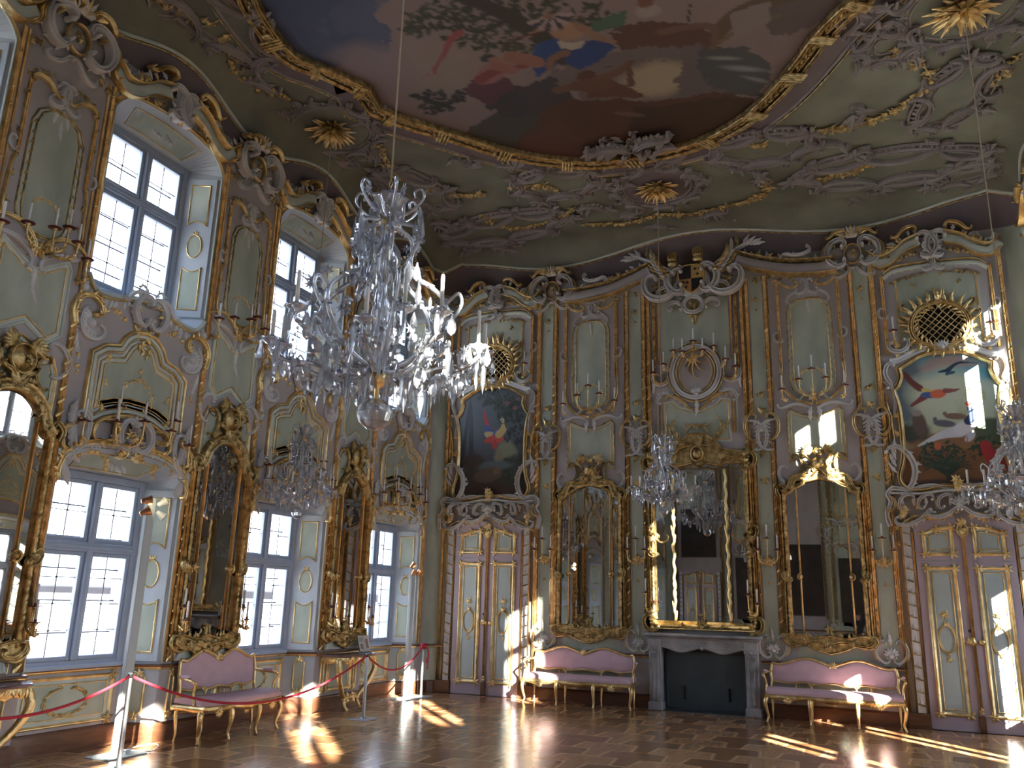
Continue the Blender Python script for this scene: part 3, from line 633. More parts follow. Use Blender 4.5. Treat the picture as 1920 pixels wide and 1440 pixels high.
# ------------------------------------------------------------------ pier bay
def trim_pier_bay(back=False):
    mb = MB()
    # green field behind the mirror, with a pale and a gold border
    O = np.array([(-.43, .83), (.43, .83), (.43, 3.62), (.36, 3.78), (.25, 3.74), (.13, 3.86), (0, 3.92), (-.13, 3.86), (-.25, 3.74), (-.36, 3.78), (-.43, 3.62)])
    fill(mb, O, .004, P_); fill(mb, offset(O, .05), .008, E_); sweep(mb, O, .03, .025, PM, 0, True, G_); sweep(mb, offset(O, .05), .014, .012, PR, .004, True, D_)
    # middle panel
    O = np.array([(-.40, 4.02), (-.25, 3.90), (-.12, 3.98), (0, 4.05), (.12, 3.98), (.25, 3.90), (.40, 4.02), (.40, 4.72), (.36, 4.80), (.22, 4.72), (.1, 4.64), (0, 4.60), (-.1, 4.64), (-.22, 4.72), (-.36, 4.80), (-.40, 4.72)])
    fill(mb, O, .004, P_); fill(mb, offset(O, .055), .008, E_); sweep(mb, O, .03, .022, PR, 0, True, P_); sweep(mb, offset(O, .055), .018, .014, PR, .004, True, G_)
    for s in (-1, 1):
        P = ssc(mb, s, (.33, 3.93), (.44, 3.60), -2.4, -2.6, -1.2, .05, h=.05, mi=S_); frills(mb, P, 6, .06, s, S_)
        P = ssc(mb, s, (.42, 4.84), (.05, 4.66), 1.2, -2.8, 1.6, .055, h=.05, mi=S_); frills(mb, P, 6, .06, -s, S_)
        P = ssc(mb, s, (.46, 4.98), (.04, 4.78), 1.6, .4, 1.4, .045, h=.05, mi=G_, prof=PG)
        # upper frame: gold rod with wrapped leaves
        P = sp(s, cr([(.40, 4.95), (.44, 5.08), (.435, 5.30), (.42, 5.55), (.40, 5.62)], 6)); sweep(mb, P, .038, .04, PR, 0, False, G_)
        batten(mb, s * .39, 5.62, 6.45, .034, .035, G_); 
        for z in (5.15, 5.4, 5.62, 5.85, 6.1, 6.3): garland(mb, [(s * .40, z), (s * .40, z + .03)], 2, .028, D_, .02, .4, 2)
        sc(mb, (s * .42, 5.66), (s * .45, 5.80), s * 2.5, s * 2.6, s * 2, .03, h=.04, mi=S_)
        P = ssc(mb, s, (.36, 6.52), (.10, 6.44), 1.6, 2.6, -1.8, .05, h=.05, mi=G_); P = ssc(mb, s, (.03, 6.62), (.16, 6.34), 2.4, 2.8, 2.4, .05, h=.05, mi=S_); frills(mb, P, 7, .06, -s, S_)
        garland(mb, sp(s, cr([(.14, 6.62), (.30, 6.60), (.42, 6.50)], 5)), 5, .035, D_, 0, .5, 2)
        leaf(mb, (s * .04, 6.30), -PI / 2 + s * .5, .2, .08, .03, -s * .5, 3, S_)
    # inner upper panel
    b = [(.25, 5.16), (.22, 5.04), (.13, 4.96), (0, 4.94)]; half = np.vstack([[(0, 6.28), (.12, 6.26), (.20, 6.19), (.245, 6.05)], [(.25, 5.6)], cr(b, 4)[:-1]]); O = np.vstack([half, [(0, 4.94)], mirx(half)[::-1][:-1]])[::-1]
    O2 = np.array([(x * 1.22, 5.6 + (z - 5.6) * 1.03) for x, z in O]); fill(mb, O2, .003, P_); sweep(mb, O2, .02, .02, PR, 0, True, D_); fill(mb, O, .008, E_); sweep(mb, O, .02, .018, PR, .004, True, D_)
    for s in (-1, 1):
        for z in np.linspace(5.3, 6.2, 9): leaf(mb, (s * .25, z), -PI / 2 + s * .5, .08, .03, .012, 0, 1, D_, .01, 0, 5)
    t = np.linspace(.5, PI - .5, 16); tendril(mb, np.stack([.18 * np.cos(t), 5.12 + .20 * np.sin(t)], 1), .012, G_, .008, 10, .06)
    leaf(mb, (0, 6.20), -PI / 2, .26, .07, .02, .2, 3, S_, .008); leaf(mb, (0, 4.62), -PI / 2 + .2, .30, .08, .025, -.4, 3, S_, .008); leaf(mb, (.02, 4.42), -PI / 2, .2, .05, .02, .7, 3, S_, .008)
    # dado
    for cx in ((-.42, .42) if not back else ()): narrow_panel(mb, cx, .035)
    if not back:
        panel_frame(mb, -.30, .30, .27, .70)
        batten(mb, -.50, .83, 3.6, .02, .02, P_); batten(mb, .50, .83, 3.6, .02, .02, P_)
        O = np.array([(-.40, .84), (.40, .84), (.36, .96), (.20, .93), (0, .97), (-.20, .93), (-.36, .96)]); fill(mb, O, .03, E_); sweep(mb, O, .03, .03, PR, .01, True, S_)
        for s in (-1, 1): P = ssc(mb, s, (.44, 1.02), (.36, .86), 2.2, 2.0, 2.0, .04, h=.04, mi=S_)
    return mb.build('trim_1', ORN, kind='structure')

# ------------------------------------------------------------------ entablature over a bay
def cornice_window(w=.92, zb=7.02, hw=1.0):
    """broken cornice of gold and white scrolls over a window or door, half width w"""
    mb = MB()
    for s in (-1, 1):
        k = w / .92
        P = sp(s, cr([(.96 * k, zb + .22), (.80 * k, zb + .10), (.60 * k, zb + .16), (.40 * k, zb + .32), (.18 * k, zb + .40)], 7)); sweep(mb, P, .06, .16, PM, 0, False, G_)
        P2 = P + np.array([0, -.10]); sweep(mb, P2, .13, .08, PF, 0, False, P_); P3 = P + np.array([0, -.18]); sweep(mb, P3, .04, .11, PM, 0, False, G_)
        garland(mb, sp(s, cr([(.80 * k, zb - .02), (.5 * k, zb + .03), (.2 * k, zb + .12)], 5)), 7, .045, D_, .05, .4, 2)
        frills(mb, P + np.array([0, .02]), 9, .13, -s, S_, .10, lean=.4); frills(mb, P[8:20], 5, .12, -s, G_, .14, lean=.8)
        P = ssc(mb, s, (.14 * k, zb + .42), (.12 * k, zb + .02), 2.6, 2.4, 3.0, .08, h=.12, mi=S_, base=.04); frills(mb, P, 10, .09, -s, S_, .06)
        P = ssc(mb, s, (.22 * k, zb + .50), (.52 * k, zb + .36), -1.4, -3, 2.2, .055, h=.13, mi=G_, base=.08)
    for j in range(9): leaf(mb, (random.uniform(-.06, .06), zb + .1 + .02 * j), PI / 2 + random.uniform(-1.4, 1.4), .16, .08, .04, random.uniform(-.7, .7), 3, S_, .05, .05)
    flower(mb, (0, zb + .02), .06, .05, G_, .06); shell(mb, (0, zb + .25), .15, PI / 2 - 1.6, PI / 2 + 1.6, 7, S_, .06, .05)
    return mb.build('trim_1', ORN, kind='structure')
def cornice_pier(w=.52, zb=6.95):
    """volute cartouche over a pier"""
    mb = MB()
    for s in (-1, 1):
        P = ssc(mb, s, (.13, zb + .46), (.20, zb + .02), -2.8, -3.6, -2.0, .085, h=.14, mi=S_, base=.02); frills(mb, P, 10, .10, s, S_, .04)
        P = ssc(mb, s, (.30, zb + .42), (.46, zb + .10), -1.8, -2.6, 2.2, .05, h=.12, mi=G_, base=.02)
        P = ssc(mb, s, (.10, zb + .58), (.34, zb + .50), -1.6, -2.4, 2.0, .055, h=.14, mi=G_, base=.06); leaf(mb, (s * .1, zb + .52), PI / 2 - s * .9, .22, .10, .06, -s * .6, 3, G_, .08, .06)
        P = ssc(mb, s, (.05, zb - .02), (.30, zb - .14), 1.4, -2.4, 2.4, .05, h=.06, mi=S_); garland(mb, sp(s, [(.36, zb - .05), (.46, zb - .10)]), 3, .045, D_, .02, .5, 2)
    dome(mb, (0, zb + .22), .13, .05, M_, 0, 14); sweep(mb, ring(0, zb + .22, .13, .17), .03, .06, PR, .02, True, G_); garland(mb, [(0, zb + .20), (0, zb + .25)], 5, .04, D_, .06, .6, 2)
    for j in range(7): leaf(mb, (.0, zb + .50), PI / 2 + (j - 3) * .45, .20, .09, .05, (j - 3) * -.15, 3, G_ if j % 2 else S_, .08, .08)
    return mb.build('trim_1', ORN, kind='structure')

T_WIN = trim_window_bay(); T_PIER = trim_pier_bay(); T_CW = cornice_window(); T_CP = cornice_pier()
TN = [1]
def put(o, loc, rot, first=[]):
    if o.name in first: c = dup(o, loc, rot)
    else: first.append(o.name); o.location = loc; o.rotation_euler = (0, 0, rot); c = o
    return c
T_ALL = {'w': T_WIN, 'p': T_PIER, 'cw': T_CW, 'cp': T_CP}
for side in (0, 1):
    X, rt = (0, PI / 2) if side == 0 else (XW, -PI / 2)
    for wy in (WC, WR)[side]: put(T_WIN, (X, wy, 0), rt); put(T_CW, (X, wy, 0), rt)
    for my in (MC, MR)[side]: put(T_PIER, (X, my, 0), rt); put(T_CP, (X, my, 0), rt)
for x in (1.6, 4.85, 8.1): put(T_CW, (x, YL, 0), PI)
for x in (3.2, 6.5): put(T_CP, (x, YL, 0), PI); put(T_PIER, (x, YL, 0), PI)
# ------------------------------------------------------------------ candles, sconces
def mk_candle(parent, p, h=.17, r=.011, tilt=0.0):
    key = ('candle', round(h, 3), r)
    if key not in CACHE:
        mb = MB(); mb.lathe([(0, 0), (r, 0), (r * .94, h * .93), (r * .55, h * .975), (0, h * .98)], n=8); mb.tube([(0, 0, h * .97), (0, 0, h * 1.05)], .0016, 4, 1)
        o = mb.build('candle', [CANDLE, IRON], parent, p); CACHE[key] = o.data; return o
    o = bpy.data.objects.new('candle', CACHE[key]); C.objects.link(o); o.parent = parent; o.location = p; return o
CACHE = {}
def shared(key, name, parent, p, make, mats):
    if key not in CACHE:
        mb = MB(); make(mb); o = mb.build(name, mats, parent, p); CACHE[key] = o.data; return o
    o = bpy.data.objects.new(name, CACHE[key]); C.objects.link(o); o.parent = parent; o.location = p; return o
def pan_shape(mb): 
    mb.lathe([(.010, -.010), (.024, -.006), (.062, 0), (.066, .006), (.05, .005), (.016, .006), (.014, .012), (.017, .024), (.013, .030), (.0, .030)], n=14)
def sconce(name, label, group, loc, rot, cups, base=(0, 0, 0), ch=.19, arm_r=.011, deco=True, cat='wall sconce'):
    r = empty(name, loc, rot, label, cat, group)
    for i, c in enumerate(cups):
        c = np.array(c, float); b = np.array(c[3:6]) if len(c) > 3 else np.array(base, float); c = c[:3]; d = c - b
        P = cr([b, b + d * (.30, .45, .05) + (0, -.02, -.05), b + d * (.62, .8, .22) + (0, -.03, -.07), b + d * (.93, 1, .5) + (0, 0, -.05), c + (0, 0, -.05)], 6)
        mb = MB(); mb.tube(P, np.linspace(arm_r * 1.6, arm_r, len(P)), 7); mb.lathe([(.008, -.055), (.013, -.05), (.010, -.04), (.020, -.018), (.030, -.006), (0, -.004)], c, 10)
        for q in (6, 12, 17): mb.ball(P[q], arm_r * 2.0, 7, 5)
        for q in (8, 14):
            for a in (0, 1.6, 3.2): mb.tube([P[q], P[q] + np.array([math.cos(a) * .03, -.01, math.sin(a) * .03]), P[q] + np.array([math.cos(a) * .035, -.02, math.sin(a) * .05 + .02])], [.006, .009, .001], 5)
        mb.build('arm', [GOLD], r)
        shared('pan', 'drip_pan', r, c, pan_shape, [REDM]); mk_candle(r, (c[0], c[1], c[2] + .028), ch * 1.1 * random.uniform(.95, 1.08), .0125)
    if deco:
        mb = MB(); bx, by, bz = base
        for a in range(8): leaf(mb, (bx, bz), a * PI / 4 + .3, .11, .06, .04, .5, 2, 0, .01)
        flower(mb, (bx, bz), .05, .06, 0, .01); mb.build('backplate', [GOLD], r)
    return r
BAYN = ['window by the corner', 'middle window', 'window beside the near pier mirror']
BAYS = ['by the room corner', 'in the middle', 'closest to the camera']

# ------------------------------------------------------------------ relief and sconce over each lower window (left wall)
def overwindow_relief():
    r = empty('overwindow_relief'); mb = MB()
    for s in (-1, 1):
        # feathery wings
        for j in range(10):
            f = j / 9; leaf(mb, (s * (.60 + .16 * f), 2.84 + .36 * f), PI / 2 - s * (1.3 - 1.0 * f), .27 + .08 * math.sin(PI * f), .11, .06, s * (1.1 - .6 * f), 3, 0, .01, .04)
            leaf(mb, (s * (.70 + .12 * f), 2.72 + .2 * f), -PI / 2 + s * (.5 + f), .16, .08, .04, -s * .9, 3, 0, .01, .02)
        P = ssc(mb, s, (.80, 2.86), (.66, 3.34), -1.6, -.8, -2.6, .06, h=.07, mi=0, base=.01)
        for j in range(7): leaf(mb, (s * (.18 + .05 * j), 3.04 - .008 * j), PI / 2 + random.uniform(-.8, .8), .13, .06, .03, random.uniform(-1, 1), 3, 0, .02)
        P = ssc(mb, s, (.03, 3.36), (.05, 3.06), -3.0, -2.6, -3.0, .065, h=.09, mi=0, base=.03); frills(mb, P, 10, .07, s, 0, .03)
    shell(mb, (0, 3.30), .14, .4, PI - .4, 7, 0, .05, .05)
    mb.build('white_scrollwork', [STUC], r); mb = MB()
    for s in (-1, 1):
        P = sp(s, cr([(.84, 2.62), (.85, 2.74), (.78, 2.90), (.62, 3.01), (.42, 3.07), (.22, 3.10), (.10, 3.07), (.07, 3.00), (.12, 2.96), (.17, 2.98)], 6)); sweep(mb, P, np.linspace(.05, .07, len(P)), .07, PG, 0, False, 0)
        for j in range(9): q = P[4 + 5 * j]; leaf(mb, q, random.uniform(0, 6), .10, .06, .03, .6, 2, 0, .06)
        garland(mb, sp(s, cr([(.70, 2.86), (.5, 2.95), (.35, 2.92), (.30, 2.84)], 5)), 7, .035, 0, .05, .4, 2); garland(mb, sp(s, [(.33, 2.9), (.31, 2.80)]), 3, .04, 0, .05, .4, 2)
        P = ssc(mb, s, (.84, 2.95), (.72, 3.22), 2.2, 1.0, -1.6, .045, h=.06, mi=0, base=.02); P = ssc(mb, s, (.30, 3.06), (.26, 3.26), -1.2, -2.2, 1.6, .04, h=.06, mi=0, base=.03); P = ssc(mb, s, (.24, 3.27), (.50, 3.10), -2.6, -.5, -1.8, .035, h=.05, mi=0, base=.03)
        for q in ((.86, 2.64), (.80, 2.9)): garland(mb, [(s * q[0], q[1]), (s * q[0], q[1] + .02)], 3, .04, 0, .03, .5, 2)
    t = np.linspace(.3, PI - .3, 14); sweep(mb, np.stack([.30 * np.cos(t), 3.30 + .10 * np.sin(t)], 1), .03, .04, PR, .02, False, 0)
    flower(mb, (0, 3.16), .05, .05, 0, .06); mb.build('gilt_scrollwork', [GOLD], r); return r
OW = overwindow_relief(); CUPS = [(-.40, -.22, 3.27, -.30, -.04, 3.10), (-.28, -.10, 3.47, -.22, -.03, 3.24), (-.10, -.28, 3.33, -.20, -.05, 3.10), (.32, -.24, 3.31, .26, -.05, 3.20), (.47, -.14, 3.46, .28, -.04, 3.22), (.72, -.14, 3.22, .74, -.02, 3.02), (-.72, -.14, 3.22, -.74, -.02, 3.02)]
for k in (0, 1, 2):
    wy = WC[k]
    o = OW if k == 0 else dup(OW); o.location = (0, wy, 0); o.rotation_euler = (0, 0, PI / 2)
    tag(o, 'white and gilt rocaille relief arching over the lower ' + BAYN[k], 'relief', 'reliefs over the lower windows')
    if k == 0: SCN = sconce('window_sconce', '', 'sconces over the lower windows', (0, wy, 0), PI / 2, CUPS, (0, -.10, 3.2)); o2 = SCN
    else: o2 = dup(SCN, (0, wy, 0))
    o2['label'] = 'gilt seven-candle wall sconce spreading above the lower ' + BAYN[k]

# ------------------------------------------------------------------ pier sconces, high on the piers
PN = ['between the far and middle windows', 'between the middle and near windows', 'at the left edge of the photo']
c5 = [(-.25, -.16, 4.94, -.10, -.05, 4.80), (.0, -.20, 4.99, .0, -.06, 4.80), (.21, -.12, 5.10, .06, -.05, 4.84), (.26, -.22, 4.94, .10, -.05, 4.78), (.47, -.12, 4.86, .46, -.02, 4.66), (-.47, -.12, 4.86, -.46, -.02, 4.66)]
SP_ = None
for k in (0, 1, 2):
    if SP_ is None: SP_ = sconce('pier_sconce', '', 'sconces high on the window piers', (0, MC[k], 0), PI / 2, c5, (0, -.06, 4.80), ch=.17); o = SP_
    else: o = dup(SP_, (0, MC[k], 0))
    o['label'] = 'gilt candle sconce high on the wall pier ' + PN[k]

# ------------------------------------------------------------------ pier mirrors
def frame_side(mb, s, x, z0, z1, w=.12, dep=.07):
    sweep(mb, [(s * x, z0), (s * x, z1)], w, dep, PG, .02, False, 0); sweep(mb, [(s * (x + w * .55), z0), (s * (x + w * .55), z1)], w * .35, dep * .8, PR, .01, False, 0)
    k = int((z1 - z0) / .065)
    for j in range(k):
        z = z0 + (z1 - z0) * (j + .5) / k; leaf(mb, (s * (x - w * .3), z - .02), PI / 2 - s * .7, w * 1.15, w * .55, .028, s * .9, 2, 0, .02 + dep * .8, 0, 6)
    for z in (z0 + (z1 - z0) * .42,):
        sc(mb, (s * (x - w * .5), z - .06), (s * (x + w * .3), z + .06), s * 2.0, s * 3, s * 3, w * .5, h=dep * .8, mi=0, base=.06); flower(mb, (s * x, z), w * .5, dep, 0, .06)
def pier_mirror(hw=.47, z0=1.05, z1=3.0, ztop=3.36, rod=.29, crest=0, name='pier_mirror'):
    r = empty(name); 
    top = cr([(hw * .72, z1 + .04), (hw * .66, z1 + .16), (hw * .4, ztop - .06), (0, ztop)], 5); half = np.vstack([[(hw - .03, z0 - .02), (hw - .03, z1)], top]); O = np.vstack([half, mirx(half)[::-1][1:]])
    mb = MB(); fill(mb, O, .035, 0); mb.build('mirror_glass', [MIRR], r)
    mb = MB(); fill(mb, offset(O, .0), .02, 0); 
    for s in (-1, 1):
        frame_side(mb, s, hw, z0, z1)
        P = sp(s, cr([(hw + .05, z1 - .04), (hw + .08, z1 + .08), (hw, z1 + .15), (hw - .06, z1 + .06), (hw - .0, z1 + .02)], 7)); sweep(mb, P, .055, .08, PG, .03, False, 0); dome(mb, (s * hw, z1 + .07), .03, .09, 0, .03)
        P = sp(s, cr([(hw - .02, z1 + .02), (hw * .80, z1 + .10), (hw * .66, z1 + .26), (hw * .35, ztop + .03), (0, ztop + .07)], 6)); sweep(mb, P, .13, .09, PG, .02, False, 0)
        for j in range(8): q = P[2 + 3 * j]; leaf(mb, q, random.uniform(0, 6), .10, .06, .03, .6, 2, 0, .08)
    mb.build('frame', [DGOLD], r)
    for s in (-1, 1):
        mb = MB(); sweep(mb, [(s * rod, z0), (s * rod, z1 + .12)], .030, .03, PR, .036, False, 0); 
        for z in (z0 + (z1 - z0) * .42,): dome(mb, (s * rod, z), .035, .06, 0, .036); sc(mb, (s * rod, z - .05), (s * rod, z + .05), s * 3, 1, 1, .02, h=.03, mi=0, base=.05)
        mb.build('inner_rod', [GOLD], r)
    mb = MB(); Bh = cr([(hw + .07, z0 + .05), (hw + .09, z0 - .04), (hw - .02, z0 - .12), (hw * .62, z0 - .09), (hw * .38, z0 - .15), (0, z0 - .21)], 4); O2 = np.vstack([Bh, mirx(Bh)[::-1][1:], [(-hw * .8, z0 + .06), (-hw * .4, z0 + .01), (0, z0 + .05), (hw * .4, z0 + .01), (hw * .8, z0 + .06)]])
    fill(mb, O2, .075, 0, .075); sweep(mb, O2, .035, .03, PR, .07, True, 0)
    for s in (-1, 1):
        P = ssc(mb, s, (hw + .04, z0 + .0), (hw * .62, z0 - .05), -1.2, -3.0, -2.4, .05, h=.06, mi=0, base=.075); P = ssc(mb, s, (hw * .50, z0 - .06), (.05, z0 - .10), .9, 2.2, 2.6, .05, h=.05, mi=0, base=.075); frills(mb, P, 6, .05, -s, 0, .09)
        garland(mb, sp(s, [(hw, z0 - .06), (hw * .6, z0 - .04), (.1, z0 - .04)]), 12, .035, 0, .08, .8, 2)
        for j in range(5): leaf(mb, (s * hw * (.3 + .16 * j), z0 + .02), PI / 2 + random.uniform(-.5, .5), .09, .05, .02, random.uniform(-.8, .8), 2, 0, .07)
        P = ssc(mb, s, (.12, z0 + .02), (.03, z0 + .15), -1.8, -2, -1, .03, h=.04, mi=0, base=.045)
    shell(mb, (0, z0 - .10), .11, .1, PI - .1, 7, 0, .09, .04)
    for j in range(6): leaf(mb, (0, z0 + .12), PI / 2 + (j - 2.5) * .5, .08, .04, .02, 0, 2, 0, .05)
    mb.build('base_ornament', [DGOLD], r)
    mb = MB()
    zc = ztop + .32
    for s in (-1, 1):
        garland(mb, sp(s, cr([(hw * .55, ztop - .02), (hw * .45, ztop + .10), (hw * .3, ztop + .14)], 5)), 7, .045, 0, .03, .5, 3); P = ssc(mb, s, (hw * .55, ztop + .10), (hw * .62, zc + .10), -1.6, -1.6, -2.4, .035, h=.04, mi=0, base=.02); frills(mb, P, 5, .07, s, 0, .02)
        for j in range(6): leaf(mb, (s * .08, zc + .12), PI / 2 - s * (.2 + .3 * j), .19, .08, .05, -s * .7, 3, 0, .06, .04)
        P = ssc(mb, s, (.05, ztop + .06), (.16, zc - .10), -1.8, -2.6, 1.6, .05, h=.06, mi=0, base=.05)
    for j in range(8): leaf(mb, (0, ztop + .04), PI / 2 + (j - 3.5) * .42, .17, .08, .05, (j - 3.5) * .1, 3, 0, .06, .03)
    if crest == 0:
        dome(mb, (0, zc), .12, .05, 0, .06, 16); sweep(mb, ring(0, zc, .125, .14), .035, .05, PR, .06, True, 0); shell(mb, (.03, zc - .02), .10, -.6, 2.0, 6, 0, .10, .03)
    mb.build('crest', [DGOLD], r); return r
PM0 = pier_mirror()
for k in (0, 1, 2):
    o = PM0 if k == 0 else dup(PM0); o.location = (0, MC[k], 0); o.rotation_euler = (0, 0, PI / 2)
    tag(o, ['tall narrow gilt pier mirror with two inner rods between the far and middle windows', 'tall narrow gilt pier mirror hanging above the pink settee on the window wall', 'tall gilt pier mirror cut by the left edge of the photo'][k], 'mirror', 'gilt pier mirrors on the window wall')
BR = None
for k in (0, 1, 2):
    for s in (-1, 1):
        if BR is None: BR = sconce('mirror_bracket', '', 'two-candle brackets flanking the pier mirrors', (0, MC[k] + s * .50, 1.22), PI / 2, [(0.03, -.12, .20), (-.05, -.25, .06)], (0, -.09, 0), .17, .008, False, 'candle bracket'); o = BR
        else: o = dup(BR, (0, MC[k] + s * .50, 1.22))
        o['label'] = 'two-candle gilt bracket on the %s edge of the pier mirror %s' % ('window-2' if 0 else ('corner-facing' if s > 0 else 'camera-facing'), ['nearest the room corner', 'above the pink settee', 'cut by the photo edge'][k])

# ------------------------------------------------------------------ the back wall: fixed panelling
STR = [2.17, 3.81, 5.89, 7.53]; BXL, BXR, FXC, DXL, DXR = 2.99, 6.71, 4.85, 1.10, 8.60
def strip_trim():
    mb = MB(); 
    for s in (-1, 1):
        batten(mb, s * .15, 1.12, 4.15, .05, .045, G_, 16); batten(mb, s * .15, 4.62, 7.0, .05, .045, G_, 14); batten(mb, s * .105, 1.2, 4.0, .018, .02, P_); batten(mb, s * .105, 4.9, 6.9, .018, .02, P_); batten(mb, s * .195, 1.2, 7.0, .016, .018, D_)
    fill(mb, rect(-.095, .095, .82, 7.0), .006, E_)
    garland(mb, [(0, 6.95), (0, 6.6)], 8, .04, D_, .01, .4, 2); garland(mb, [(0, 6.6), (0, 6.42)], 3, .025, D_, .01, .3, 2); garland(mb, [(0, 4.98), (0, 4.70)], 7, .045, D_, .01, .9, 2); garland(mb, [(0, 3.98), (0, 3.55)], 9, .04, D_, .01, .7, 2)
    # pierced white shell
    for s in (-1, 1):
        P = ssc(mb, s, (.16, 4.52), (.04, 4.04), 2.2, .5, 1.2, .05, h=.06, mi=S_, base=.02); frills(mb, P, 8, .07, s, S_, .02); P = ssc(mb, s, (.17, 4.20), (.13, 4.62), 1.6, 1.6, 2.6, .045, h=.07, mi=G_, base=.03)
        P = ssc(mb, s, (.14, 1.16), (.05, .86), -2.0, -2.4, -2.8, .04, h=.05, mi=S_, base=.01); frills(mb, P, 7, .05, s, S_, .01); P = ssc(mb, s, (.15, 1.18), (.19, .90), -1, .4, -2.6, .04, h=.05, mi=G_)
    for j in range(6):
        for s in (-1, 1): leaf(mb, (s * .13, 4.14 + j * .06), PI / 2 + s * 1.2, .15, .045, .03, -s * .8, 2, S_, .03)
    shell(mb, (0, 4.36), .13, .3, PI - .3, 6, S_, .03, .04); shell(mb, (0, .95), .14, .1, PI - .1, 7, S_, .02, .04); leaf(mb, (0, 1.1), PI / 2, .22, .06, .02, .2, 3, S_, .01); fill(mb, rect(-.11, .11, 4.05, 4.6), .012, M_)
    leaf(mb, (0, 4.62), PI / 2, .16, .08, .04, .8, 3, G_, .02); garland(mb, [(0, 2.3), (0, 1.95)], 4, .028, D_, .01, .3, 2)
    return mb.build('trim_1', ORN, kind='structure')
ST = strip_trim()
for i, x in enumerate(STR): (ST if i == 0 else dup(ST)).location = (x, 0, 0)
def mirror_bay_trim():
    mb = MB()
    O = np.array([(-.50, .83), (.50, .83), (.50, 3.70), (.30, 3.88), (0, 4.0), (-.30, 3.88), (-.50, 3.70)]); fill(mb, O, .004, M_); fill(mb, rect(-.46, .46, .83, 1.6), .008, E_)
    O = np.array([(-.42, 3.82), (0, 4.02), (.42, 3.82), (.42, 4.62), (.36, 4.68), (.22, 4.60), (0, 4.54), (-.22, 4.60), (-.36, 4.68), (-.42, 4.62)]); fill(mb, O, .006, P_); fill(mb, offset(O, .05), .01, E_); sweep(mb, O, .028, .025, PR, 0, True, D_); sweep(mb, offset(O, .05), .018, .014, PR, .004, True, G_)
    for s in (-1, 1):
        P = ssc(mb, s, (.50, 4.70), (.06, 4.66), 1.2, -2.8, 1.8, .05, h=.05, mi=S_); P = ssc(mb, s, (.54, 3.76), (.46, 3.50), -2.2, -2.4, -1.2, .05, h=.04, mi=S_)
        U = sp(s, cr([(.47, 5.45), (.48, 5.15), (.40, 4.95), (.22, 4.80), (.03, 4.74)], 6)); sweep(mb, U, .05, .05, PG, 0, False, G_); batten(mb, s * .47, 5.45, 6.85, .045, .05, G_)
        for z in np.linspace(5.5, 6.8, 7): garland(mb, [(s * .47, z), (s * .47, z + .06)], 3, .03, D_, .02, .5, 2)
        sc(mb, (s * .44, 5.82), (s * .52, 5.98), s * 2.5, s * 2.6, s * 2, .04, h=.05, mi=S_)
        P = ssc(mb, s, (.46, 6.88), (.14, 6.78), -1.4, 2.2, -2.4, .05, h=.05, mi=G_); P = ssc(mb, s, (.03, 6.86), (.17, 6.64), 2.4, 2.8, 2.4, .045, h=.05, mi=S_); frills(mb, P, 6, .05, -s, S_); P = ssc(mb, s, (.18, 6.66), (.32, 6.48), -1.2, 1.4, -1.8, .035, h=.04, mi=S_); frills(mb, P, 6, .05, s, S_)
        garland(mb, sp(s, cr([(.16, 6.84), (.34, 6.94), (.52, 6.90)], 5)), 7, .035, D_, 0, .5, 2)
        leaf(mb, (s * .05, 4.70), -PI / 2 + s * .4, .28, .09, .04, -s * .6, 3, S_, .02); P = ssc(mb, s, (.05, 4.88), (.22, 4.82), -1.8, -2.6, 2, .045, h=.06, mi=S_, base=.01)
    b = [(.28, 5.2), (.25, 5.02), (.14, 4.93), (0, 4.91)]; half = np.vstack([[(0, 6.52), (.16, 6.50), (.25, 6.42), (.28, 6.3)], cr(b, 4)[:-1]]); O = np.vstack([half, [(0, 4.91)], mirx(half)[::-1][:-1]])[::-1]
    O2 = np.array([(x * 1.22, 5.7 + (z - 5.7) * 1.035) for x, z in O]); fill(mb, O2, .004, P_); sweep(mb, O2, .022, .02, PR, 0, True, D_); fill(mb, O, .01, E_); sweep(mb, O, .022, .022, PR, .004, True, G_)
    for s in (-1, 1):
        for z in np.linspace(5.2, 6.4, 11): leaf(mb, (s * .28, z), -PI / 2 + s * .5, .08, .035, .014, 0, 1, D_, .01, 0, 5)
    t = np.linspace(-.5, PI + .5, 26); tendril(mb, np.stack([.22 * np.cos(t), 5.16 + .17 * np.sin(t)], 1), .014, G_, .01, 16, .07); leaf(mb, (0, 6.5), -PI / 2, .28, .07, .02, .2, 3, S_, .01)
    panel_frame(mb, -.52, .52, .27, .70); return mb.build('trim_1', ORN, kind='structure')
MT = mirror_bay_trim(); MT.location = (BXL, 0, 0); dup(MT, (BXR, 0, 0))

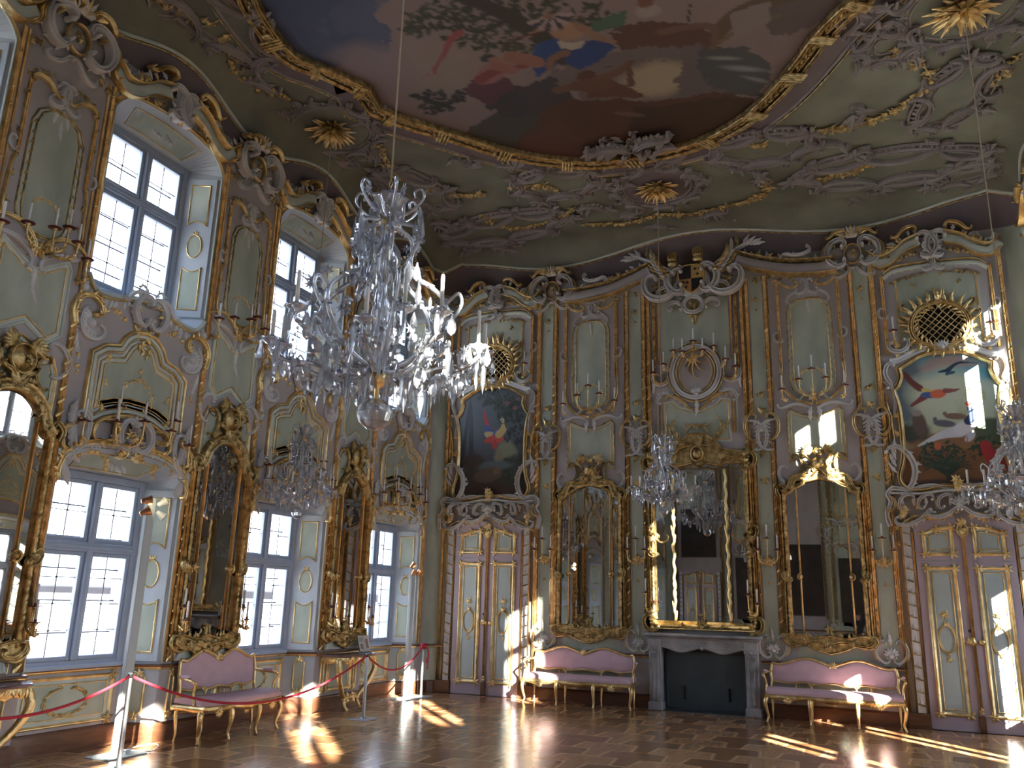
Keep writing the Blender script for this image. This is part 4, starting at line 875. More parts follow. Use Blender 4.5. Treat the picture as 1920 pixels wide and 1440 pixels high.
# fireplace bay panelling
mb = MB()
for s in (-1, 1):
    batten(mb, s * .80, 1.2, 4.1, .06, .05, G_, 20); batten(mb, s * .80, 4.1, 7.0, .05, .05, G_, 14); batten(mb, s * .62, 5.6, 6.95, .03, .03, G_); batten(mb, s * .70, 5.35, 6.95, .05, .04, D_, 12)
    batten(mb, s * .60, 4.35, 4.95, .03, .03, G_); batten(mb, s * .66, 4.35, 4.98, .03, .03, P_)
    P = ssc(mb, s, (.66, 4.92), (.44, 5.05), 2.4, 2.0, -1.2, .06, h=.07, mi=S_); frills(mb, P, 6, .07, -s, S_); P = ssc(mb, s, (.72, 5.42), (.46, 5.30), -2.8, -2.8, -1.4, .055, h=.07, mi=S_, base=.01); P = ssc(mb, s, (.68, 5.40), (.48, 5.30), -2.8, -2.8, -1.4, .03, h=.06, mi=G_, base=.05)
    P = ssc(mb, s, (.46, 5.02), (.10, 4.78), .8, 2.2, -1.4, .045, h=.05, mi=G_, base=.01); frills(mb, P, 5, .07, s, S_, 0); leaf(mb, (s * .74, 5.1), PI / 2 + s * .3, .45, .08, .04, -s * .7, 3, S_, .01)
O = np.array([(-.56, 4.2), (.56, 4.2), (.56, 4.92), (.40, 4.95), (.30, 4.84), (0, 4.74), (-.30, 4.84), (-.40, 4.95), (-.56, 4.92)]); fill(mb, O, .004, P_); fill(mb, offset(O, .04), .008, E_); sweep(mb, offset(O, .04), .02, .02, PR, 0, True, G_)
fill(mb, rect(-.58, .58, 5.6, 6.95), .006, E_)
RG = ring(0, 5.42, .40, .45, 60); sweep(mb, RG, .085, .07, PG, .01, True, S_); sweep(mb, offset(RG, .07), .03, .05, PR, .01, True, G_); sweep(mb, offset(RG, -.07), .03, .05, PR, .01, True, G_); fill(mb, offset(RG, .03), .012, M_)
frills(mb, RG, 40, .05, -1, S_, .03, 0, .98, .4); wreath(mb, 0, 5.42, .28, .33, .016, 18, G_, .6, .014); shell(mb, (0, 5.02), .16, .5, PI - .5, 7, S_, .04, .05); leaf(mb, (0, 4.94), -PI / 2 + .2, .34, .09, .04, -.5, 3, S_, .03)
for a, L_ in ((-PI / 2, .34), (-PI / 2 - .5, .26), (-PI / 2 + .5, .26), (-2.6, .2), (-.54, .2)): P = scroll((.0, 5.66), (L_ * math.cos(a), 5.66 + L_ * math.sin(a)), .9, .3, 1.4); sweep(mb, P, np.linspace(.05, .01, len(P)), .04, PR, .03, False, G_)
for j in range(10): leaf(mb, (random.uniform(-.1, .1), 5.68), random.uniform(0, 6), .12, .06, .04, .5, 2, G_, .04)
for s in (-1, 1): garland(mb, sp(s, cr([(.1, 6.86), (.3, 6.72), (.5, 6.86)], 5)), 7, .04, D_, .01, .4, 2)
garland(mb, [(0, 6.8), (0, 6.5)], 5, .04, G_, .02, .4, 2)
mb.build('trim_1', ORN, kind='structure', loc=(FXC, 0, 0))

# door bays
def door_bay_trim():
    mb = MB()
    for s in (-1, 1):
        batten(mb, s * .895, .2, 3.1, .045, .06, G_); batten(mb, s * .66, .2, 2.72, .03, .05, G_); fill(mb, sp(s, rect(.68, .79, .2, 2.84))[::s], .035, S_)
        for j in range(15): z = .32 + j * .17; leaf(mb, (s * .735, z), PI / 2, .11, .05, .02, .25 * (-1) ** j, 1, S_, .03, 0, 5); sweep(mb, [(s * .69, z - .02), (s * .78, z + .01)], .02, .02, PR, .035, False, D_)
        batten(mb, s * .80, .2, 2.86, .025, .05, G_); mb.box(*sorted((s * .64, s * .92)), -.07, -.001, 0, .21, D_ + 1, .006); garland(mb, [(s * .86, 2.78), (s * .86, 2.55)], 5, .04, D_, .03, .4, 2)
        batten(mb, s * .90, 3.3, 7.0, .055, .05, G_, 20); batten(mb, s * .84, 3.4, 4.8, .03, .035, G_); batten(mb, s * .76, 5.45, 6.75, .05, .05, G_)
        for z in np.linspace(5.6, 6.7, 6): garland(mb, [(s * .76, z), (s * .76, z + .06)], 3, .03, D_, .02, .5, 2)
        sc(mb, (s * .73, 6.05), (s * .80, 6.22), s * 2.5, s * 2.6, s * 2, .04, h=.05, mi=S_); batten(mb, s * .56, 5.5, 6.62, .02, .02, G_)
        P = sp(s, [(0, 6.93), (.55, 6.90), (.74, 6.78)]); P = cr(P, 8); sweep(mb, P, .04, .05, PM, 0, False, G_); sweep(mb, P - np.array([0, .07]), .06, .04, PF, 0, False, P_)
        garland(mb, sp(s, cr([(.62, 6.62), (.42, 6.70), (.1, 6.74)], 5)), 8, .035, D_, .01, .6, 2); garland(mb, [(s * .34, 6.70), (s * .33, 6.56)], 4, .03, D_, .01, .4, 2)
        frills(mb, P - np.array([0, .12]), 9, .07, s, S_, .01)
    fill(mb, np.array([(-.60, 5.42), (.60, 5.42), (.60, 6.60), (.5, 6.68), (0, 6.74), (-.5, 6.68), (-.60, 6.60)]), .006, E_)
    for s in (-1, 1): P = ssc(mb, s, (.02, 6.98), (.14, 6.80), 2.4, 2.8, 2.4, .05, h=.07, mi=S_, base=.02)
    for s in (-1, 1): sweep(mb, sp(s, [(.60, .83), (.60, 2.3)]), .01, .005, PF, 0, False, M_)
    return mb.build('trim_1', ORN + [WOODB], kind='structure')
DT = door_bay_trim(); DT.location = (DXL, 0, 0); dup(DT, (DXR, 0, 0))
# cornices along the back wall
cb = cornice_window(.90, 6.98); cb.location = (DXL, -.0, 0); dup(cb, (DXR, 0, 0)); cp = cornice_pier(.6, 6.98)
for i, x in enumerate((2.25, 7.45)): (cp if i == 0 else dup(cp)).location = (x, 0, 0)
mb = MB()
for s in (-1, 1):
    for dz, w_, h_, mi, pf in ((0, .07, .22, D_, PM), (-.12, .16, .12, M_, PF), (-.22, .05, .15, G_, PM)):
        P = sp(s, cr([(2.35, 7.14), (2.0, 7.14), (1.5, 7.20), (1.05, 7.34), (.75, 7.46)], 8)) + np.array([0, dz]); sweep(mb, P, w_, h_, pf, 0, False, mi)
        if dz == 0: frills(mb, P, 12, .14, s * -1, S_, .12, lean=.5); frills(mb, P[10:24], 5, .13, s * -1, G_, .16, lean=.9)
    garland(mb, sp(s, cr([(2.3, 6.98), (1.9, 6.92), (1.4, 6.98), (1.1, 7.0)], 5)), 10, .04, D_, .02, .5, 2)
    P = ssc(mb, s, (1.95, 7.32), (1.55, 7.28), -1.4, -2.8, 2.0, .06, h=.1, mi=S_, base=.14); frills(mb, P, 7, .1, -s, S_, .14)
mb.build('trim_1', ORN, kind='structure', loc=(FXC, 0, 0))
# ------------------------------------------------------------------ mirrors on the back wall
mA = pier_mirror(hw=.56, z0=1.15, z1=3.30, ztop=3.52, rod=.36, crest=1, name='pier_mirror')
mb = MB()   # trophy crest of quiver, torch and ribbons
for j in range(16): leaf(mb, (random.uniform(-.16, .16), 3.60 + random.uniform(0, .16)), random.uniform(0, 6), .16, .08, .05, random.uniform(-.8, .8), 3, 0, .06, .03)
for s in (-1, 1):
    sweep(mb, [(s * -.10, 3.58), (s * .20, 3.92)], .035, .05, PR, .08, False, 0); leaf(mb, (s * .18, 3.88), PI / 2 - s * .6, .14, .07, .04, 0, 2, 0, .1); garland(mb, sp(s, cr([(.12, 3.62), (.30, 3.60), (.46, 3.42)], 6)), 9, .045, 0, .04, .5, 2)
    P = ssc(mb, s, (.14, 3.60), (.50, 3.42), 1.0, -1.2, 2.4, .06, h=.08, mi=0, base=.03)
dome(mb, (0, 3.78), .10, .08, 0, .08, 12); flower(mb, (0, 3.96), .08, .08, 0, .06); mb.build('trophy', [DGOLD], mA)
mA.location = (BXL, 0, 0); tag(mA, 'arched gilt pier mirror with a trophy crest between the closed door and the fireplace', 'mirror', 'arched mirrors flanking the fireplace')
mC = dup(mA, (BXR, 0, 0)); tag(mC, 'arched gilt pier mirror between the fireplace and the door under the bird painting', 'mirror')
# large mirror over the mantelpiece
r = empty('overmantel_mirror', (FXC, 0, 0), 0, 'large square-headed gilt mirror standing over the marble fireplace', 'mirror'); H = .80
mb = MB(); fill(mb, rect(-H, H, 1.30, 3.92), .045, 0); mb.build('mirror_glass', [MIRR], r)
mb = MB()
for s in (-1, 1):
    frame_side(mb, s, H - .02, 1.36, 3.86, .13, .10); batten(mb, s * (H + .07), 1.3, 3.95, .03, .08, 0)
    for z in (1.30, 2.72, 3.86):
        k = 1.0 if z != 2.72 else .8; P = ssc(mb, s, (H - .10, z - .09 * k), (H + .04, z + .12 * k), 3.0, 2.8, 2.8, .075 * k, h=.10, mi=0, base=.06); dome(mb, (s * (H - .02), z), .07 * k, .16, 0, .02)
        garland(mb, [(s * (H - .02), z - .1), (s * (H - .02), z + .12)], 5, .05, 0, .12, .6, 2)
    sc(mb, (s * (H - .10), 2.62), (s * .52, 2.66), s * -2.4, s * -1, s * -1.5, .03, h=.03, mi=0, base=.05)
sweep(mb, [(-H, 1.28), (H, 1.28)], .12, .11, PM, .03, False, 0); sweep(mb, [(-H, 1.22), (H, 1.22)], .05, .14, PR, .03, False, 0); shell(mb, (0, 1.26), .14, .2, PI - .2, 7, 0, .12, .05)
for s in (-1, 1): sc(mb, (s * .05, 1.27), (s * .3, 1.27), s * 1.0, s * 2.5, s * 1.5, .05, h=.06, mi=0, base=.10)
mb.build('frame', [DGOLD], r)
for s in (-1, 1):
    mb = MB(); P = np.array([(s * .43 + .012 * math.sin(k * 1.3), 1.34 + k * .05) for k in range(49)]); sweep(mb, P, .045, .04, PR, .045, False, 0)
    for j in range(15): leaf(mb, P[3 * j + 1], PI / 2 + (1 if j % 2 else -1) * .5, .13, .05, .02, (-1) ** j * .5, 1, 0, .07, 0, 6)
    mb.build('palm_rod', [GOLD], r)
mb = MB()
O = np.array([(-.80, 3.82), (-.45, 3.86), (-.36, 3.80), (-.1, 3.86), (0, 3.78), (.1, 3.86), (.36, 3.80), (.45, 3.86), (.80, 3.82), (.72, 4.02), (.42, 4.06), (.28, 4.22), (.12, 4.34), (-.12, 4.34), (-.28, 4.22), (-.42, 4.06), (-.72, 4.02)])
fill(mb, O, .07, 0, .07); sweep(mb, O, .04, .05, PR, .06, True, 0)
for s in (-1, 1):
    P = ssc(mb, s, (.10, 4.14), (.36, 4.02), -1.6, 3.2, 2.2, .05, h=.06, mi=0, base=.09); P = ssc(mb, s, (.34, 4.06), (.80, 4.00), 1.2, -2.0, 2.6, .06, h=.07, mi=0, base=.08); P = ssc(mb, s, (.12, 4.20), (.42, 4.50), 1.5, 2.8, 1.2, .05, h=.06, mi=0, base=.04)
    for j in range(5): leaf(mb, (s * (.30 + .05 * j), 4.22 + .05 * j), PI / 2 + s * (.5 - .1 * j), .20, .05, .03, -s * .9, 2, 0, .05, .02)
    leaf(mb, (s * .40, 4.42), PI / 2 - s * .1, .3, .06, .03, s * .7, 2, 0, .05); garland(mb, sp(s, [(.1, 3.92), (.4, 3.94), (.7, 3.92)]), 10, .05, 0, .09, .5, 2)
dome(mb, (0, 4.0), .09, .06, 0, .10, 14); sweep(mb, ring(0, 4.0, .10, .12), .04, .05, PR, .10, True, 0); sweep(mb, cr([(-.18, 4.36), (-.12, 4.46), (0, 4.50), (.12, 4.46), (.18, 4.36)], 6), .035, .04, PR, .05, False, 0)
for j in range(9): leaf(mb, (-.16 + .04 * j, 4.44 + .03 * math.sin(j)), PI / 2 + (4 - j) * .2, .09, .05, .02, 0, 1, 0, .06)
mb.build('crest', [DGOLD], r)

# ------------------------------------------------------------------ fireplace
r = empty('fireplace', (FXC, 0, 0), 0, 'grey veined marble fireplace with a shaped shelf and dark closed hearth', 'fireplace')
mb = MB(); S1 = [(x, -.02) for x in (-.88, .88)]
def slab(mb, hw, dep, z0, z1, mi=0, bow=.03):
    xs = np.linspace(-hw, hw, 25); F = np.array([(x, -dep - bow * math.cos(x / hw * PI * 1.5) * .5) for x in xs]); pr = [(0, z0), (.02, z0 + .01), (.03, (z0 + z1) / 2), (.02, z1 - .006), (0, z1)]
    G = np.array([[(-hw - o, 0, z) for o, z in pr]] + [[(x * (1 + o / hw), y - o, z) for o, z in pr] for x, y in F] + [[(hw + o, 0, z) for o, z in pr]]); mb.grid(G, mi)
    for q in (0, -1): mb.add(G[:, q], [list(range(len(G)))], mi, False)
slab(mb, .87, .27, 1.10, 1.15); slab(mb, .84, .23, 1.07, 1.10); mb.build('mantel_shelf', [MARB], r)
mb = MB(); ar = [(x, .90 + .035 * math.cos(x / .64 * PI * 2)) for x in np.linspace(-.64, .64, 25)]
V = np.array([[(x, -.20, z), (x, -.20, 1.07)] for x, z in ar]); mb.grid(V, 0, sm=False); mb.grid(np.array([[(x, -.20, z), (x, .15, z)] for x, z in ar]), 0)
mb.add([(-.64, -.2, 1.07), (.64, -.2, 1.07), (.64, 0, 1.07), (-.64, 0, 1.07)], [(0, 1, 2, 3)]); mb.xf = lambda V: V + np.array([0, -.20, 0])
for s in (-1, 1): P = ssc(mb, s, (.08, .97), (.40, .97), .8, 2.2, 2.2, .03, h=.02, mi=0); leaf(mb, (s * .3, .98), s * .1, .16, .05, .015, .4, 3, 0)
sweep(mb, np.array(ar) + np.array([0, .02]), .03, .02, PR, 0, False, 0); shell(mb, (0, .94), .10, .2, PI - .2, 7, 0, 0, .03); mb.build('lintel', [MARB], r)
for s in (-1, 1):
    mb = MB(); mb.box(*sorted((s * .64, s * .83)), -.20, 0, 0, 1.07, 0, .01); mb.box(*sorted((s * .62, s * .85)), -.23, 0, 0, .12, 0, .01); mb.box(*sorted((s * .63, s * .84)), -.225, -.19, .88, 1.07, 0, .012)
    mb.xf = lambda V: V + np.array([0, -.20, 0]); sweep(mb, cr([(s * .735, .14), (s * .72, .5), (s * .745, .84)], 6), .12, .03, PG, 0, False, 0); shell(mb, (s * .735, .92), .09, .2, PI - .2, 5, 0, .02, .03); sc(mb, (s * .70, .90), (s * .785, .80), s * 2, s * 3, 1, .04, h=.04, mi=0, base=.01); leaf(mb, (s * .735, .80), -PI / 2, .3, .10, .03, 0, 4, 0, .02); mb.build('jamb', [MARB], r)
mb = MB(); mb.box(-.635, .635, .06, .08, 0, .94, 0); mb.box(-.635, .635, -.20, .06, .0, .010, 0)
for x in (-.33, .36): mb.box(x - .016, x + .016, .045, .06, .16, .36, 1, .004)
sweep(mb, rect(-.60, .60, .04, .88), .02, .012, PR, -.06, True, 0); mb.build('fireboard', [SLATE, DARK], r)

# ------------------------------------------------------------------ coat of arms over the fireplace
r = empty('coat_of_arms', (FXC, 0, -.10), 0, 'carved coat of arms with a quartered shield, two helmets and feathered wings above the fireplace', 'coat of arms'); mb = MB()
for s in (-1, 1):
    P = ssc(mb, s, (.22, 7.42), (.20, 6.96), -2.6, -3.0, -2.4, .12, h=.16, mi=0, base=.05); frills(mb, P, 10, .10, s, 0, .1)
    P = ssc(mb, s, (.78, 7.30), (.34, 6.96), -2.8, -2.6, -.8, .11, h=.16, mi=0, base=.06); frills(mb, P, 8, .07, s, 0, .12)
    P = ssc(mb, s, (.62, 6.92), (.34, 6.98), 2.6, 2.4, 2.0, .07, h=.10, mi=0, base=.02); P = ssc(mb, s, (.20, 6.72), (.42, 6.66), -2.6, -1.6, -3.0, .06, h=.09, mi=0, base=.02); frills(mb, P, 6, .07, -s, 0, .03)
sweep(mb, ring(0, 6.72, .16, .14, 30), .07, .09, PG, .02, True, 0); dome(mb, (0, 7.16), .30, .10, 0, .02, 18); mb.build('cartouche', [STUC], r)
mb = MB(); Hs = cr([(0, 7.42), (.14, 7.40), (.22, 7.30), (.21, 7.14), (.12, 6.98), (0, 6.90)], 5); O = np.vstack([Hs, mirx(Hs)[::-1][1:-1]])
fill(mb, O, .165, 0, .05); fill(mb, np.array([(0, 7.16), (0, 7.41), (.14, 7.39), (.215, 7.30), (.212, 7.16)]), .168, 1); fill(mb, np.array([(0, 7.16), (-.212, 7.16), (-.19, 7.08), (-.12, 6.98), (0, 6.905)]), .168, 2); sweep(mb, O, .03, .03, PR, .15, True, 1)
for (x, z) in ((.07, 7.33), (.15, 7.32), (.11, 7.23), (-.14, 7.10), (-.07, 7.09), (-.09, 7.01)):
    for a in (0, PI / 2): dx, dz = math.cos(a) * .028, math.sin(a) * .028; sweep(mb, [(x - dx, z - dz), (x + dx, z + dz)], .018, .008, PF, .168, False, 0)
mb.build('shield', [mat('shield_black', (.02, .02, .025), .4), mat('shield_gold', (.55, .38, .12), .45), mat('shield_ochre', (.40, .22, .08), .5)], r)
for s, z in ((-1, 7.52), (1, 7.56)):
    mb = MB(); x = s * .30 if s < 0 else .12; x = -.30 if s < 0 else .14; mb.ball((x, -.24, z + .04), .10, 12, 8, 0, (1, 1, 1.15)); mb.lathe([(.07, -.14), (.10, -.10), (.08, -.05)], (x, -.24, z), 12, 0)
    for j in range(5): a = (j - 2) * .32 - s * .2; mb.tube([(x + math.sin(a) * .1, -.24 - math.cos(a) * .103, z + .10), (x + math.sin(a) * .106, -.24 - math.cos(a) * .112, z + .03), (x + math.sin(a) * .1, -.24 - math.cos(a) * .103, z - .03)], .008, 5, 1)
    mb.build('helmet', [DGOLD, GOLD], r)
for s in (-1, 1):
    mb = MB()
    for row, (n_, L_) in enumerate(((8, .42), (7, .30), (5, .20))):
        for j in range(n_): f = j / (n_ - 1); leaf(mb, (s * (.36 + .34 * f * (1 - .15 * row)), 7.30 + .22 * f), PI / 2 - s * (1.9 - 1.5 * f), L_ * (.7 + .4 * f), .14, .06, s * .4, 1, 0 if row != 1 else 1, .06 + row * .05, .06)
    P = cr(sp(s, [(.30, 7.30), (.5, 7.46), (.78, 7.62), (.98, 7.72)]), 6); sweep(mb, P, np.linspace(.07, .04, len(P)), .12, PR, .06, False, 1)
    for j in range(4): leaf(mb, (s * (.90 + .05 * j), 7.66), PI / 2 - s * (.2 + .35 * j), .24, .10, .05, -s * .6, 2, 1, .12, .04)
    mb.build('wing', [DGOLD, STUC], r)
for s in (-1, 1): mb = MB(); garland(mb, sp(s, cr([(.40, 7.10), (.55, 7.02), (.66, 7.14)], 5)), 12, .06, 0, .05, .6, 3); mb.build('fruit_cluster', [DGOLD], r)
mb = MB(); garland(mb, [(0, 6.72), (0, 6.70)], 9, .05, 0, .05, 1.2, 3); leaf(mb, (0, 6.58), -PI / 2, .26, .12, .04, 0, 3, 0, .02); garland(mb, cr([(-.12, 6.58), (0, 6.50), (.12, 6.58)], 5), 5, .04, 0, .02, .4, 2)
mb.build('fruit_cluster', [DGOLD], r)

# ------------------------------------------------------------------ doors
def make_door():
    r = empty('door_1', kind='structure')
    for s in (-1, 1):
        lf = MB(); top = lambda x: 2.84 + .10 * math.cos(x / .64 * PI / 2); xs = np.linspace(.02, .635, 9)
        lf.add([(s * .012, -.03, .01), (s * .635, -.03, .01), (s * .635, -.03, 2.298), (s * .012, -.03, 2.298)], [(0, 1, 2, 3)], 0, False); mbx = np.array([[(s * x, -.03, 2.305), (s * x, -.03, top(x))] for x in xs]); lf.grid(mbx, 0, sm=False)
        lo = lf.build('door_leaf', [LILAC], r)
        for z0, z1, cut in ((.22, 2.20, 1), (2.40, 2.74, 0)):
            mb = MB(); x0, x1 = (.145, .51); O = sp(s, rect(x0, x1, z0, z1)) if cut else sp(s, np.array([(x0, z0), (x1, z0), (x1, z1 - .05), ((x0 + x1) / 2, z1 + .02), (x0, z1 + .04)])); O = O[::s]
            fill(mb, O, .034, 1); sweep(mb, O, .05, .035, PM, .03, True, 0); I = offset(O, .06); sweep(mb, I, .018, .016, PR, .032, True, 0)
            for q in O:
                for a in range(5): leaf(mb, q, a * 1.26 + .3, .10, .05, .025, .6, 2, 0, .045, 0, 6)
            if cut:
                E = ring(s * .33, 1.22, .105, .185, 30); sweep(mb, E, .026, .024, PG, .034, True, 0); garland(mb, [(s * .33, 1.42), (s * .33, 1.56)], 5, .045, 0, .04, .3, 3); garland(mb, [(s * .33, 1.02), (s * .33, .94)], 3, .035, 0, .04, .3, 2)
                for j in range(12): q = E[int(j * 2.5)]; leaf(mb, q, j * .52 + 1.8, .05, .025, .012, .4, 1, 0, .045, 0, 5)
            mb.build('door_panel', [GOLD, mat('door_panel_blue', (.42, .50, .49), .5, var=.06, scale=3) if 'door_panel_blue' not in bpy.data.materials else bpy.data.materials['door_panel_blue']], lo)
    mb = MB(); batten(mb, 0, .25, 2.78, .045, .035, 0, base=.03); mb.box(-.04, .04, -.075, -.03, .01, .22, 1, .005); garland(mb, [(0, .30), (0, .26)], 3, .03, 0, .06, .4, 2); garland(mb, [(0, 2.7), (0, 2.86)], 8, .05, 0, .05, .6, 3); sweep(mb, ring(0, 2.74, .07, .085, 20), .025, .03, PR, .05, True, 0)
    mb.build('door_astragal', [GOLD, WOODB], r)
    mb = MB(); flower(mb, (-.03, 1.20), .07, .03, 0, .05); flower(mb, (.10, 1.19), .05, .03, 0, .05); mb.tube([(-.04, -.06, 1.20), (-.04, -.10, 1.20), (-.10, -.105, 1.205), (-.13, -.10, 1.20)], .009, 7, 0); dome(mb, (-.04, 1.34), .022, .02, 1, .035); mb.build('door_handle', [GOLD, IRON], r)
    return r
DR = make_door(); DR.location = (DXL, 0, 0); d2 = dup(DR, (DXR, 0, 0)); d2.name = 'door_2'

# the wall behind the camera repeats the scheme; it shows in the mirrors
for x in STR: dup(ST, (XW - x, YL, 0), PI)
for x in (BXL, BXR): dup(MT, (XW - x, YL, 0), PI)
for i, x in enumerate((DXL, DXR)):
    dup(DT, (XW - x, YL, 0), PI); d3 = dup(DR, (XW - x, YL, 0), PI); d3.name = 'door_%d' % (3 + i); dup(cb, (XW - x, YL, 0), PI)
mb = MB(to_front())
for x in (DXL, DXR): fill(mb, rect(x - .68, x + .68, 3.4, 5.3), .03, 0)
for x in (BXL, BXR): fill(mb, rect(x - .5, x + .5, 1.1, 3.4), .03, 0)
fill(mb, rect(FXC - .8, FXC + .8, 1.3, 3.9), .03, 0); mb.build('trim_1', [mat('added_dark_board', (.05, .04, .035), .3, var=.3, scale=3)], kind='structure')  # dark boards added for unseen pictures and mirrors, to darken the reflections

# ------------------------------------------------------------------ overdoor consoles, painting frames, grilles
def overdoor():
    r = empty('overdoor_relief'); mb = MB()
    for s in (-1, 1):
        P = sp(s, cr([(.94, 2.80), (.97, 2.98), (.90, 3.16), (.94, 3.28), (.86, 3.36), (.70, 3.34)], 7)); sweep(mb, P, .07, .10, PG, .02, False, 0)
        for x0, x1 in ((.06, .30), (.30, .56), (.56, .82)): P = ssc(mb, s, (x0 + .04, 3.24), (x1 - .05, 3.06), -2.2, -2.8, -2.4, .05, h=.09, mi=0, base=.05); frills(mb, P, 6, .05, s, 0, .06)
        P = ssc(mb, s, (.05, 3.06), (.42, 2.98), 1.4, -2.6, 2.4, .06, h=.09, mi=0, base=.05); P = ssc(mb, s, (.42, 3.00), (.86, 2.86), 1.2, -2.2, 2.6, .055, h=.08, mi=0, base=.05); frills(mb, P, 8, .07, -s, 0, .05)
        for j in range(5): leaf(mb, (s * (.12 + .16 * j), 3.10), PI / 2 + s * .3, .16, .06, .04, -s * .6, 3, 0, .05, .02)
    shell(mb, (0, 3.10), .16, .2, PI - .2, 7, 0, .08, .05); P = [(-.92, 3.30), (-.5, 3.28), (0, 3.33), (.5, 3.28), (.92, 3.30)]; sweep(mb, cr(P, 5), .05, .12, PM, .0, False, 0); mb.build('white_scrollwork', [STUC], r)
    mb = MB()
    for s in (-1, 1):
        garland(mb, sp(s, cr([(.80, 3.10), (.74, 3.02), (.78, 2.94)], 5)), 7, .05, 0, .08, .6, 3); garland(mb, sp(s, cr([(.08, 2.98), (.30, 2.90), (.58, 2.92), (.84, 2.80)], 6)), 14, .04, 0, .05, .6, 2)
        P = sp(s, cr([(.10, 3.01), (.35, 2.95), (.62, 2.93), (.86, 2.78)], 6)); sweep(mb, P, .03, .06, PR, .05, False, 0); batten(mb, s * .30, 3.05, 3.2, .03, .05, 0, base=.05); batten(mb, s * .56, 3.05, 3.2, .03, .05, 0, base=.05)
        P = ssc(mb, s, (.88, 3.22), (.96, 3.02), 2, 2, 2, .04, h=.05, mi=0, base=.08)
    garland(mb, [(0, 3.38), (0, 3.46)], 7, .05, 0, .10, .8, 3); garland(mb, [(0, 2.86), (0, 2.74)], 6, .045, 0, .06, .6, 3); mb.build('gilt_scrollwork', [GOLD], r); return r
OD = overdoor(); OD.location = (DXL, 0, 0); tag(OD, 'pierced white and gilt scroll console over the closed door beside the window wall', 'relief', 'consoles over the doors')
dup(OD, (DXR, 0, 0), label='pierced white and gilt scroll console over the door under the bright bird painting')

